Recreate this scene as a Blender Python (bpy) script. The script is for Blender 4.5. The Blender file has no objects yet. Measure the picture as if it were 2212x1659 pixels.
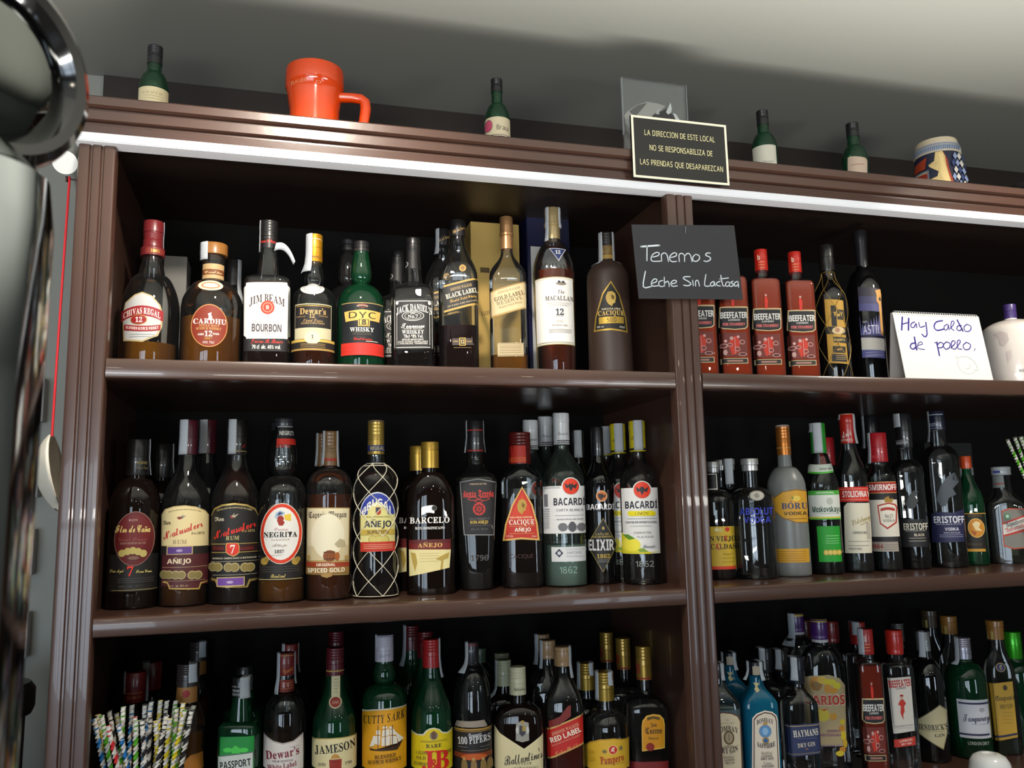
import bpy, bmesh, math, random
from mathutils import Vector, Matrix
D = bpy.data
SC = bpy.context.scene
COL = SC.collection
R = math.radians
EYE = 1.6                      # height of the lens above the floor; heights below are measured from it
# ---------------------------------------------------------------- camera
cam_d = D.cameras.new('camera'); cam = D.objects.new('camera', cam_d); COL.objects.link(cam)
cam_d.sensor_width = 36; cam_d.lens = 29.98; cam_d.clip_start = .02
_r, _u, _f = Vector((.96309, -.26829, -.0217)), Vector((-.01882, -.14751, .98888)), Vector((.26851, .95198, .14711))
M = Matrix((_r, _u, -_f)).transposed().to_4x4(); M.translation = Vector((0, -1.26, EYE))
cam.matrix_world = M
cam_d.dof.use_dof = True; cam_d.dof.focus_distance = 1.36; cam_d.dof.aperture_fstop = 9
SC.camera = cam
# ---------------------------------------------------------------- world, light, exposure
SC.view_settings.view_transform = 'Standard'; SC.view_settings.look = 'None'
SC.view_settings.gamma = 1; SC.view_settings.use_curve_mapping = False
SC.view_settings.exposure = 0.18
w = D.worlds.new('World'); SC.world = w; w.use_nodes = True
w.node_tree.nodes['Background'].inputs[0].default_value = (.60, .68, .8, 1)
w.node_tree.nodes['Background'].inputs[1].default_value = .15
cy = SC.cycles
cy.max_bounces = 10; cy.diffuse_bounces = 3; cy.glossy_bounces = 4; cy.transmission_bounces = 8
cy.transparent_max_bounces = 40; cy.caustics_reflective = False; cy.caustics_refractive = False
cy.use_denoising = True; cy.sample_clamp_indirect = 4
def lamp(name, kind, loc, aim, power, color, **kw):
    l = D.lights.new(name, kind); l.energy = power; l.color = color
    for k, v in kw.items(): setattr(l, k, v)
    o = D.objects.new(name, l); COL.objects.link(o)
    o.location = Vector(loc) + Vector((0, 0, EYE))
    o.rotation_euler = (Vector(aim) - Vector(loc)).to_track_quat('-Z', 'Y').to_euler()
    return o
# ceiling spots over the bar aisle, shaded so that they shine down only
lamp('spot_light', 'SPOT', (.06, -.50, .74), (.06, .02, .20), 26, (1, .90, .78), spot_size=R(84), spot_blend=.55, shadow_soft_size=.025)
lamp('spot_light', 'SPOT', (1.45, -.50, .74), (1.42, .02, .20), 17, (1, .90, .78), spot_size=R(84), spot_blend=.55, shadow_soft_size=.025)
# added unseen fill lights, aimed up to brighten the ceiling; no fixtures there
lamp('ceiling_fill', 'AREA', (-.25, -1.62, .02), (-.25, -1.50, .8), 26, (1, .96, .88), shape='RECTANGLE', size=.9, size_y=.2)
lamp('ceiling_fill', 'AREA', (1.35, -1.50, .02), (1.38, -1.38, .8), 16, (1, .96, .88), shape='RECTANGLE', size=.7, size_y=.2)
lamp('ceiling_fill_low', 'AREA', (.15, -.62, -.78), (.15, -.66, .8), 30, (1, .96, .88), shape='RECTANGLE', size=3.0, size_y=.3, spread=R(64))
# ---------------------------------------------------------------- materials
def lin(h):
    f = lambda c: c/12.92 if c <= .04045 else ((c+.055)/1.055)**2.4
    return tuple(f(int(h[i:i+2], 16)/255) for i in (0, 2, 4)) + (1,)
MATS = {}
def pm(name, col, rough=.5, metal=0, coat=0, bump=0, scale=40, spec=.5, var=0):
    if name in MATS: return MATS[name]
    m = D.materials.new(name); m.use_nodes = True; nt = m.node_tree; b = nt.nodes['Principled BSDF']
    c = lin(col) if isinstance(col, str) else col
    b.inputs['Base Color'].default_value = c
    b.inputs['Roughness'].default_value = rough; b.inputs['Metallic'].default_value = metal
    b.inputs['Coat Weight'].default_value = coat; b.inputs['Specular IOR Level'].default_value = spec
    if bump or var:
        tc = nt.nodes.new('ShaderNodeTexCoord'); n = nt.nodes.new('ShaderNodeTexNoise'); n.inputs['Scale'].default_value = scale; n.inputs['Detail'].default_value = 4
        nt.links.new(tc.outputs['Object'], n.inputs['Vector'])
        if bump:
            bp = nt.nodes.new('ShaderNodeBump'); bp.inputs['Strength'].default_value = bump; bp.inputs['Distance'].default_value = .002
            nt.links.new(n.outputs['Fac'], bp.inputs['Height']); nt.links.new(bp.outputs[0], b.inputs['Normal'])
        if var:
            mx = nt.nodes.new('ShaderNodeMix'); mx.data_type = 'RGBA'
            mx.inputs[6].default_value = tuple(x*(1-var) for x in c[:3])+(1,); mx.inputs[7].default_value = tuple(min(1, x*(1+var)) for x in c[:3])+(1,)
            nt.links.new(n.outputs['Fac'], mx.inputs[0]); nt.links.new(mx.outputs[2], b.inputs['Base Color'])
    MATS[name] = m; return m
METAL = {'c9a24a','c8a040','b98a5c','c8b080','b4b4b4','c8c8c8','a88838','b08c3c','a4a4a0','a8a4b0','70706c','d89a24','b8702c','3cb020','c0a04c'}
def paint(h):
    if h in ('c9a24a', 'c4a044', 'c4a860'): return pm('gold_print_'+h, h, .38, .55)
    return pm('print_'+h, h, .55)
def capmat(h):
    return pm('cap_'+h, h, .32, .6 if h in METAL else 0, .3)
def glassy(name, tint, body, opac, edge=.55, rough=.014, ior=1.5, edge_highlight=0):
    """hollow glass wall: see-through tint that deepens towards the silhouette, mirror reflections on top"""
    if name in MATS: return MATS[name]
    m = D.materials.new(name); m.use_nodes = True; nt = m.node_tree; nt.nodes.clear(); N = nt.nodes.new; L = nt.links.new
    out = N('ShaderNodeOutputMaterial'); tr = N('ShaderNodeBsdfTransparent'); df = N('ShaderNodeBsdfDiffuse'); gl = N('ShaderNodeBsdfGlossy')
    gl.inputs['Roughness'].default_value = rough; df.inputs['Color'].default_value = body
    lw = N('ShaderNodeLayerWeight'); lw.inputs['Blend'].default_value = .35
    pw = N('ShaderNodeMath'); pw.operation = 'POWER'; pw.inputs[1].default_value = 2.2; L(lw.outputs['Facing'], pw.inputs[0])
    mc = N('ShaderNodeMix'); mc.data_type = 'RGBA'; mc.inputs[6].default_value = tint; mc.inputs[7].default_value = tuple(t*edge for t in tint[:3])+(1,)
    L(pw.outputs[0], mc.inputs[0]); L(mc.outputs[2], tr.inputs['Color'])
    m1 = N('ShaderNodeMixShader'); rim = N('ShaderNodeMapRange'); rim.inputs['To Min'].default_value = opac; rim.inputs['To Max'].default_value = max(opac, edge_highlight)  # pale diffuse mixed in at grazing edges, standing in for refracted highlights
    L(pw.outputs[0], rim.inputs['Value']); L(rim.outputs[0], m1.inputs[0]); L(tr.outputs[0], m1.inputs[1]); L(df.outputs[0], m1.inputs[2])
    fr = N('ShaderNodeFresnel'); fr.inputs['IOR'].default_value = ior
    m2 = N('ShaderNodeMixShader'); L(fr.outputs[0], m2.inputs[0]); L(m1.outputs[0], m2.inputs[1]); L(gl.outputs[0], m2.inputs[2])
    tc = N('ShaderNodeTexCoord'); no = N('ShaderNodeTexNoise'); no.inputs['Scale'].default_value = 22; bp = N('ShaderNodeBump'); bp.inputs['Strength'].default_value = .05; bp.inputs['Distance'].default_value = .002
    L(tc.outputs['Object'], no.inputs['Vector']); L(no.outputs['Fac'], bp.inputs['Height']); L(bp.outputs[0], gl.inputs['Normal'])
    L(m2.outputs[0], out.inputs[0]); MATS[name] = m; return m
def liquid_mat(h):
    name = 'liquid_'+h
    if name in MATS: return MATS[name]
    m = D.materials.new(name); m.use_nodes = True; nt = m.node_tree; nt.nodes.clear(); N = nt.nodes.new; L = nt.links.new
    c = lin(h); out = N('ShaderNodeOutputMaterial'); rf = N('ShaderNodeBsdfRefraction'); rf.inputs['IOR'].default_value = 1.34; rf.inputs['Roughness'].default_value = .02
    rf.inputs['Color'].default_value = tuple(min(1, x**.6*1.05) for x in c[:3])+(1,)
    df = N('ShaderNodeBsdfDiffuse'); df.inputs['Color'].default_value = c; mx = N('ShaderNodeMixShader'); mx.inputs[0].default_value = .05 if max(c[:3])-min(c[:3]) < .12 and max(c[:3]) > .13 else .28 if max(c[:3]) < .13 else .62
    L(rf.outputs[0], mx.inputs[1]); L(df.outputs[0], mx.inputs[2]); L(mx.outputs[0], out.inputs[0]); MATS[name] = m; return m
def glass_for(k):
    return {'clear': lambda: glassy('clear_glass', (.95,.96,.955,1), (.50,.52,.52,1), .010, .72, .012, 1.62, .06),
     'palegreen': lambda: glassy('pale_green_glass', (.91,.965,.935,1), (.38,.50,.44,1), .035, .7, .012, 1.62, .08),
     'smoke': lambda: glassy('smoky_glass', (.55,.55,.55,1), (.04,.04,.04,1), .2),
     'green': lambda: glassy('green_glass', (.14,.46,.25,1), (.008,.07,.028,1), .42, .45, .014, 1.6),
     'blue': lambda: glassy('blue_glass', (.12,.55,.72,1), (.010,.15,.26,1), .62, .5),
     'darkrum': lambda: glassy('dark_brown_glass', (.10,.04,.02,1), (.010,.006,.005,1), .7, .4),
     'black': lambda: pm('black_glass', '0a0a0b', .03, 0, .5),
     'frost': lambda: glassy('frosted_glass', (.62,.65,.64,1), (.24,.25,.245,1), .72, .6, .32),
     'white': lambda: pm('white_glaze', 'e6dcd4', .25, 0, .5),
     'cacao': lambda: pm('matte_brown_coat', '3a2a24', .5)}[k]()
# ---------------------------------------------------------------- objects
def props(o, label=None, cat=None, group=None, kind=None):
    for k, v in (('label', label), ('category', cat), ('group', group), ('kind', kind)):
        if v: o[k] = v
    return o
def empty(name, x, y, z, rz=0):
    o = D.objects.new(name, None); COL.objects.link(o); o.empty_display_size = .03
    o.location = (x, y, z+EYE); o.rotation_euler = (0, 0, R(rz)); return o
def link_mesh(name, bm, mats, parent=None, smooth=True, ang=35, loc=None):
    me = D.meshes.new(name); bm.to_mesh(me); bm.free()
    for m in (mats if isinstance(mats, (list, tuple)) else [mats]): me.materials.append(m)
    if smooth:
        me.polygons.foreach_set('use_smooth', [True]*len(me.polygons)); me.set_sharp_from_angle(angle=R(ang))
    o = D.objects.new(name, me); COL.objects.link(o)
    if parent: o.parent = parent
    if loc: o.location = loc
    return o
def mm(a): return [x/1000 for x in a]
def rings(bm, pts, n=None, seg=40, close0=True, close1=True, mat=0):
    """pts: (z, half-width, half-depth, exponent); a skin of superellipse rings"""
    prev = None; first = None
    for z, a, b, e in pts:
        vs = []
        for i in range(seg):
            t = 2*math.pi*i/seg; c, s = math.cos(t), math.sin(t)
            vs.append(bm.verts.new((a*math.copysign(abs(c)**(2/e), c), b*math.copysign(abs(s)**(2/e), s), z)))
        if prev:
            for i in range(seg):
                f = bm.faces.new((prev[i], prev[(i+1) % seg], vs[(i+1) % seg], vs[i])); f.material_index = mat
        else: first = vs
        prev = vs
    if close0: bm.faces.new(first[::-1]).material_index = mat
    if close1: bm.faces.new(prev).material_index = mat
def box(bm, x0, x1, y0, y1, z0, z1, mat=0):
    v = [bm.verts.new(p) for p in ((x0,y0,z0),(x1,y0,z0),(x1,y1,z0),(x0,y1,z0),(x0,y0,z1),(x1,y0,z1),(x1,y1,z1),(x0,y1,z1))]
    for f in ((3,2,1,0),(4,5,6,7),(0,1,5,4),(1,2,6,5),(2,3,7,6),(3,0,4,7)):
        bm.faces.new([v[i] for i in f]).material_index = mat
def bevel(bm, w=.001, seg=2):
    bmesh.ops.bevel(bm, geom=[e for e in bm.edges], offset=w, segments=seg, affect='EDGES', clamp_overlap=True)
def tube(bm, pts, r, seg=8, mat=0, caps=True, closed=False):
    pts = [Vector(p) for p in pts]; prev = None; n = len(pts); up = None; first = None
    for i, p in enumerate(pts):
        d = (pts[min(i+1, n-1)]-pts[max(i-1, 0)]).normalized()
        if up is None: up = d.orthogonal().normalized()
        up = (up - d*up.dot(d)); up = up.normalized() if up.length > 1e-6 else d.orthogonal().normalized()
        s = d.cross(up); rr = r[i] if isinstance(r, (list, tuple)) else r
        vs = [bm.verts.new(p+(up*math.cos(2*math.pi*k/seg)+s*math.sin(2*math.pi*k/seg))*rr) for k in range(seg)]
        if prev:
            for k in range(seg): bm.faces.new((prev[k], prev[(k+1) % seg], vs[(k+1) % seg], vs[k])).material_index = mat
        else: first = vs
        prev = vs
    if caps: bm.faces.new(first[::-1]).material_index = mat; bm.faces.new(prev).material_index = mat
# ---------------------------------------------------------------- lettering
GL = {}
_fc = D.curves.new('glyph', 'FONT'); _fc.resolution_u = 2; _fo = D.objects.new('glyph', _fc)
STY = {'B': (0x1D400, 0x1D41A, 0x1D7CE), 'I': (0x1D468, 0x1D482, 0x1D7CE), 'S': (0x1D4D0, 0x1D4EA, 0x1D7CE), 'F': (0x1D56C, 0x1D586, 0x1D7CE), 'b': (0x1D5D4, 0x1D5EE, 0x1D7EC), 's': (0x1D5A0, 0x1D5BA, 0x1D7E2)}
ACC = {'Ñ': ('N', '~'), 'ñ': ('n', '~'), 'Ó': ('O', "'"), 'ó': ('o', "'"), 'Í': ('I', "'"), 'É': ('E', "'"), 'Ú': ('U', "'"), 'í': ('i', "'")}
def glyph(ch, st):
    """outline of one letter: (points, faces, x0, x1), capitals .7 high"""
    if (ch, st) in GL: return GL[ch, st]
    base, acc = ACC.get(ch, (ch, None)); o = ord(base); u, l, d = STY[st]
    c = chr(u+o-65) if 65 <= o <= 90 else chr(l+o-97) if 97 <= o <= 122 else chr(d+o-48) if 48 <= o <= 57 else base
    def get(c):
        _fc.offset = {'B': .010, 'b': .006, 'S': .008, 'F': .006}.get(st, .004); _fc.body = c; me = _fo.to_mesh()
        v = [(p.co.x, p.co.y) for p in me.vertices]; f = [tuple(p.vertices) for p in me.polygons]; _fo.to_mesh_clear(); return v, f
    v, f = get(c)
    if not f: v, f = get(base)
    if not v: g = ([], [], 0, .25)
    else:
        x0, x1 = min(p[0] for p in v), max(p[0] for p in v); y1 = max(p[1] for p in v)
        if acc:
            xm = (x0+x1)/2; n = len(v)
            q = [(xm-.17, y1+.07), (xm+.17, y1+.09), (xm+.17, y1+.17), (xm-.17, y1+.15)] if acc == '~' else [(xm-.05, y1+.06), (xm+.04, y1+.06), (xm+.16, y1+.22), (xm+.04, y1+.22)]
            v = v+q; f = f+[(n, n+1, n+2, n+3)]
        g = (v, f, x0, x1)
    GL[ch, st] = g; return g
def text_polys(s, st, w, h, cx, cy, arc, rot):
    x = 0; out = []; gap = -.015 if st == 'S' else .03 if st == 'F' else .12 if st == 's' else .07; wsp = .5 if st == 's' else .33
    for ch in s:
        if ch == ' ': x += wsp-gap; continue
        v, f, x0, x1 = glyph(ch, st)
        if f: out.append(([(p[0]-x0+x, p[1]) for p in v], f)); x += x1-x0+gap
    x = max(x-gap, .01); sy = h/.7; sx = w/x; cr, sr = math.cos(R(rot)), math.sin(R(rot)); res = []
    for v, f in out:
        q = []
        for px, py in v:
            X = px*sx-w/2; Y = py*sy-h/2
            Y -= arc*(2*X/max(w, 1e-6))**2
            q.append((cx+X*cr-Y*sr, cy+X*sr+Y*cr))
        res.append((q, f))
    return res
class Canvas:
    """flat artwork in millimetres, layered; later bent onto a surface"""
    def __init__(s): s.bm = bmesh.new(); s.mats = []; s.k = 0; s.lo = 1e9; s.hi = -1e9
    def mi(s, c):
        m = paint(c)
        if m not in s.mats: s.mats.append(m)
        return s.mats.index(m)
    def poly(s, pts, c, layer=True):
        if layer: s.k += 1
        if sum(pts[i][0]*pts[(i+1) % len(pts)][1]-pts[(i+1) % len(pts)][0]*pts[i][1] for i in range(len(pts))) < 0: pts = pts[::-1]
        vs = [s.bm.verts.new((x, y, s.k)) for x, y in pts]
        try: f = s.bm.faces.new(vs); f.material_index = s.mi(c)
        except ValueError: pass
    def add(s, e):
        k = e[0]
        if k == 'R':
            _, x0, y0, x1, y1, c, arc = e
            if arc:
                n = 8; xs = [x0+(x1-x0)*i/n for i in range(n+1)]; d = lambda x: -arc*(2*(x-(x0+x1)/2)/(x1-x0))**2
                s.poly([(x, y0+d(x)) for x in xs]+[(x, y1+d(x)) for x in xs[::-1]], c)
            else: s.poly([(x0, y0), (x1, y0), (x1, y1), (x0, y1)], c)
        elif k == 'E':
            _, x, y, rx, ry, c = e; n = 28 if max(rx, ry) > 6 else 16
            s.poly([(x+rx*math.cos(2*math.pi*i/n), y+ry*math.sin(2*math.pi*i/n)) for i in range(n)], c)
        elif k == 'P': s.poly(list(zip(e[2][::2], e[2][1::2])), e[1])
        elif k == 'T':
            _, x, y, w, h, t, st, c, arc, rot = e; s.k += 1; mi = s.mi(c)
            for v, f in text_polys(t, st, w, h, x, y, arc, rot):
                vs = [s.bm.verts.new((a, b, s.k)) for a, b in v]
                for q in f:
                    try: s.bm.faces.new([vs[i] for i in q]).material_index = mi
                    except ValueError: pass
    def bend(s, fn, ucut=2.5, vcut=None):
        bm = s.bm
        big = [f for f in bm.faces if len(f.verts) > 4]
        if big: bmesh.ops.triangulate(bm, faces=big)
        if not bm.verts: return bm
        us = [v.co.x for v in bm.verts]; vs = [v.co.y for v in bm.verts]
        def cut(lo, hi, st, no):
            x = math.ceil(lo/st)*st
            while x < hi:
                bmesh.ops.bisect_plane(bm, geom=bm.verts[:]+bm.edges[:]+bm.faces[:], plane_co=(x*no[0], x*no[1], 0), plane_no=no, dist=1e-5); x += st
        if ucut: cut(min(us)+.01, max(us), ucut, (1, 0, 0))
        if vcut: cut(min(vs)+.01, max(vs), vcut, (0, 1, 0))
        for v in bm.verts: v.co = fn(v.co.x, v.co.y, v.co.z)
        bm.normal_update(); return bm
# ---------------------------------------------------------------- bottles
ROWZ = {'A': .22066, 'B': .22066, 'C': -.12846, 'D': -.12846, 'E': -.485, 'F': -.485, 'T': .5947}
GRP = {'A': 'bottles on the left bay, upper shelf', 'B': 'bottles on the right bay, upper shelf', 'C': 'bottles on the left bay, middle shelf', 'D': 'bottles on the right bay, middle shelf',
       'E': 'bottles on the left bay, lower shelf', 'F': 'bottles on the right bay, lower shelf', 'T': 'small wine bottles on the cabinet top'}
def profile(a, n, ratio, tb, vsh, vnk, nw, sst, vcb, capr):
    """[(z mm, half-width, half-depth, exponent)] from foot to under the cap"""
    P = []
    def put(z, r):
        k = 1 if r >= a else max(0, min(1, (r-nw)/max(a-nw, 1)))
        P.append((z, r, r*(1-k+k*ratio), 2+(n-2)*min(1, k*1.25)))
    ab = a*tb
    for z, f in ((0, .90), (.7, .95), (2.2, .985), (5, 1)): put(z, ab*f)
    if tb != 1: put(vsh*.5, ab+(a-ab)*.55)
    put(vsh*.97, a)
    ne = min(nw, capr*.92); S = 9
    waist = ne*.92
    for i in range(1, S+1):
        t = i/S
        if sst == 'round': t = math.sin(t*math.pi/2)**.85; r = .8*math.sqrt(max(0, 1-t*t))+.2*(.5+.5*math.cos(math.pi*t))
        elif sst == 'bulge': t = math.sin(t*math.pi/2)**.85; r = math.sqrt(max(0, 1-t*t))
        elif sst == 'square': t = math.sin(t*math.pi/2)**.6; r = max(0, 1-t**4)**.6
        elif sst == 'cone': r = 1-t
        else: r = .5+.5*math.cos(math.pi*t)
        lo = waist if sst == 'bulge' else nw
        put(vsh+(vnk-vsh)*t, lo+(a-lo)*r)
    if sst == 'bulge':
        for i in range(1, 8):
            s = i/8; put(vnk+(vcb-vnk)*s, waist+(nw-waist)*math.sin(math.pi*s**.6)**.8)
    elif sst == 'long': put(vnk+(vcb-vnk)*.5, (nw+ne)/2)
    put(vcb, ne); put(vcb+2, ne)
    Q = [P[0]]
    for p in P[1:]:
        if p[0] > Q[-1][0]+.05: Q.append(p)
    return Q
def cap_profile(v0, v1, r, st):
    h = v1-v0; g = r*.94
    def groove(q): return [(v0+h*q-.5, r), (v0+h*q-.2, g), (v0+h*q+.2, g), (v0+h*q+.5, r)]
    end = [(v1-1.2, r), (v1-.4, r*.97), (v1, r*.9)]
    if st in ('screw', 'screw2'):
        L = [(v0, r)]
        for q in ((.42,) if st == 'screw2' else (.3, .42)): L += groove(q)
        for i in range(4): q = .56+.1*i; L += [(v0+h*q, r), (v0+h*(q+.03), r*.965), (v0+h*(q+.06), r)]
        return L+end
    if st == 'ring': return [(v0, r*.93)]+[(v0+h*.40, r*.93), (v0+h*.42, r*1.08), (v0+h*.50, r*1.08), (v0+h*.52, r*.98), (v0+h*.74, r), (v0+h*.75, r*.93), (v0+h*.77, r*.93), (v0+h*.78, r)]+end
    if st == 'band': return [(v0, r*1.2), (v0+h*.22, r*1.2), (v0+h*.26, r*1.0), (v0+h*.45, r*.98), (v0+h*.47, r*.92), (v0+h*.62, r*1.0), (v0+h*.64, r*.93), (v0+h*.66, r*.93), (v0+h*.68, r)]+end
    if st in ('cork', 'cork2'):
        if st == 'cork': return [(v0, r*.72), (v0+h*.04, r)]+end
        return [(v0, r*.95)]+groove(.68)+[(v0+h*.7, r*1.02), (v1-1.2, r*1.02), (v1, r*.95)]
    if st in ('capsil', 'capsil2'): return [(v0, r*.9), (v0+h*.4, r*.9), (v0+h*.42, r*.86), (v0+h*.46, r*.86), (v0+h*.5, r)]+end
    if st == 'capgold': return [(v0, r), (v0+h*.66, r), (v0+h*.67, g), (v0+h*.70, g), (v0+h*.71, r)]+end
    if st == 'capw': return [(v0, r)]+[(v0+h*.62, r*.98)]+groove(.68)+[(v0+h*.8, r*1.03), (v0+h*.86, r)]+end
    if st in ('capred', 'capred2', 'capring'): return [(v0, r*.95), (v0+h*.1, r), (v0+h*.16, r*.96), (v0+h*.24, r), (v0+h*.6, r*1.01)]+groove(.78)+end
    if st == 'capsule': return [(v0, r*.86), (v0+h*.6, r*.94), (v0+h*.7, r), (v0+h*.8, r*1.06), (v1-1, r*1.06), (v1, r)]
    return [(v0, r*.98), (v0+1, r)]+groove(.5)+end
def surf(prof, cap):
    pts = [p for p in prof if p[0] <= cap[0][0]]+[(z, r, r, 2) for z, r in cap]
    def at(v):
        if v <= pts[0][0]: return pts[0][1:]
        for i in range(1, len(pts)):
            if pts[i][0] >= v:
                p, q = pts[i-1], pts[i]; k = (v-p[0])/max(q[0]-p[0], 1e-6); return tuple(p[j]+(q[j]-p[j])*k for j in (1, 2, 3))
        return pts[-1][1:]
    def fn(u, v, k):
        a, b, e = at(v); off = .22+.07*k
        if k < 0: off = .8
        x = max(-.995, min(.995, u/a)); y = max(0, 1-abs(x)**e)**(1/e)*b
        nx, ny = math.copysign(abs(x)**(e-1)/a, x), (y/b)**(e-1)/b if y > 0 else 0
        l = math.hypot(nx, ny) or 1
        return Vector(((x*a+off*nx/l)/1000, (-y-off*ny/l)/1000, v/1000))
    return at, fn
def strip_mesh(at, u0, u1, vb, vt, flare, capr):
    """paper tax seal pasted up the neck and over the cap"""
    bm = bmesh.new(); n = 6; cols = []
    for i in range(n+1):
        u = u0+(u1-u0)*i/n; col = []
        for j in range(9):
            v = vb+(vt-vb)*j/8; r = max(at(v)[0], capr*.98)+.9+flare*max(0, .55-j/8)**1.5*2
            x = max(-.999, min(.999, u/(capr+.9)))
            col.append((x*r/1000, -math.sqrt(1-x*x)*r/1000, v/1000))
        x, y = col[-1][0], col[-1][1]
        for q in (.9, .3, -.3, -.9): col.append((x, y*q, (vt+.5+(.5 if abs(q) < .5 else 0))/1000))
        x, y = col[-5][0], col[-5][1]
        for j in range(1, 5): col.append((x, -y, (vt-(vt-vb)*.18*j)/1000))
        cols.append([bm.verts.new(p) for p in col])
    for a, b in zip(cols, cols[1:]):
        for j in range(len(a)-1): bm.faces.new((a[j], b[j], b[j+1], a[j+1]))
    return bm
PAPER = pm('seal_paper', 'c4c8cc', .7, bump=.3, scale=300)
def make_bottle(lab, nm, cat, row, X, Y, rz, sec, sh, cap, glass, liq, strips, extra, els):
    root = empty(nm, X, Y, ROWZ[row]+.0004, rz); props(root, lab, cat, GRP[row])
    a, n, ratio, tb = sec; vsh, vnk, nw, sst = sh; vcb, vt, capr, cst, ccol = cap
    prof = profile(a, n, ratio, tb, vsh, vnk, nw, sst, vcb, capr); cp = cap_profile(vcb, vt, capr, cst)
    at, fn = surf(prof, cp); seg = 56 if n > 2.5 else 40
    bm = bmesh.new(); rings(bm, [tuple(x/1000 for x in p[:3])+(p[3],) for p in prof], seg=seg)
    body = link_mesh('glass_body' if glass not in ('white', 'cacao') else 'bottle_body', bm, glass_for(glass), root, ang=50)
    if liq:
        lv, lc = liq; q = [p for p in prof if 3 < p[0] < lv]
        if q:
            q = [(2.2,)+q[0][1:]]+q+[(lv,)+(at(lv)[0], at(lv)[1], at(lv)[2])]
            bm = bmesh.new(); rings(bm, [(z/1000, (x-.9)/1000, (y-.9)/1000, e) for z, x, y, e in q], seg=seg)
            link_mesh('liquid', bm, liquid_mat(lc), root, ang=50)
    bm = bmesh.new(); rings(bm, [(z/1000, r/1000, r/1000, 2) for z, r in cp], seg=32)
    capo = link_mesh('cap', bm, capmat(ccol), root, ang=40)
    cv = None; groups = []
    for e in els:
        if e[0] == 'N': cv = Canvas(); groups.append((e[1], cv))
        else:
            if cv is None: cv = Canvas(); groups.append(('front_label', cv))
            cv.add(e)
    for gname, cv in groups:
        if not cv.bm.verts: cv.bm.free(); continue
        vs = [v.co.y for v in cv.bm.verts]; r = [at(min(vs)+(max(vs)-min(vs))*i/4)[0] for i in range(5)]
        bm = cv.bend(fn, 2.5 if n < 4 else 4, 4 if max(r)-min(r) > 1.5 else None)
        link_mesh(gname, bm, cv.mats, capo if min(vs) > vcb-1 else root, ang=60)
    for u0, u1, vb, fl in strips:
        bm = strip_mesh(at, u0, u1, vb, vt, fl, capr)
        o = link_mesh('tax_seal', bm, PAPER, capo, ang=60)
        md = o.modifiers.new('paper', 'SOLIDIFY'); md.thickness = .0003
    if extra in ('net', 'netgold'):
        bm = bmesh.new(); K = 5; rr = .0006 if extra == 'net' else .0004; top = vnk+2; turns = .9 if extra == 'net' else .6
        for sgn in (1, -1):
            for k in range(K):
                pts = []
                for i in range(61):
                    v = 3+(top-3)*i/60; A, B_, e = at(v); t = 2*math.pi*(k/K+sgn*turns*i/60)
                    c, s = math.cos(t), math.sin(t); A += .9; B_ += .9
                    pts.append((A/1000*math.copysign(abs(c)**(2/e), c), B_/1000*math.copysign(abs(s)**(2/e), s), v/1000))
                tube(bm, pts, rr, 5)
        for v in ((top, top-4, 3) if extra == 'net' else (vcb-4,)):
            A = at(v)[0]+1; pts = [(A/1000*math.cos(2*math.pi*i/40), A/1000*math.sin(2*math.pi*i/40), v/1000) for i in range(41)]
            tube(bm, pts, rr, 5)
        link_mesh('string_net', bm, pm('net_string', 'e2d8c0', .8) if extra == 'net' else pm('gold_thread', 'b08c40', .4, .6), root)
    if extra == 'flap':                                             # torn end of the seal curling away from the neck
        bm = bmesh.new(); pv = None
        for i in range(13):
            s = i/12; x = .012+.030*s; z = (vcb+1)/1000+.006*math.sin(s*2.2)-.030*s**2.4; wd = .0065*(1-.55*s)
            cur = (bm.verts.new((x, -.016, z+wd)), bm.verts.new((x-.003, -.014, z-wd)))
            if pv: bm.faces.new((pv[0], pv[1], cur[1], cur[0]))
            pv = cur
        o = link_mesh('seal_flap', bm, PAPER, capo, ang=60); md = o.modifiers.new('paper', 'SOLIDIFY'); md.thickness = .0003
    return root
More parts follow.
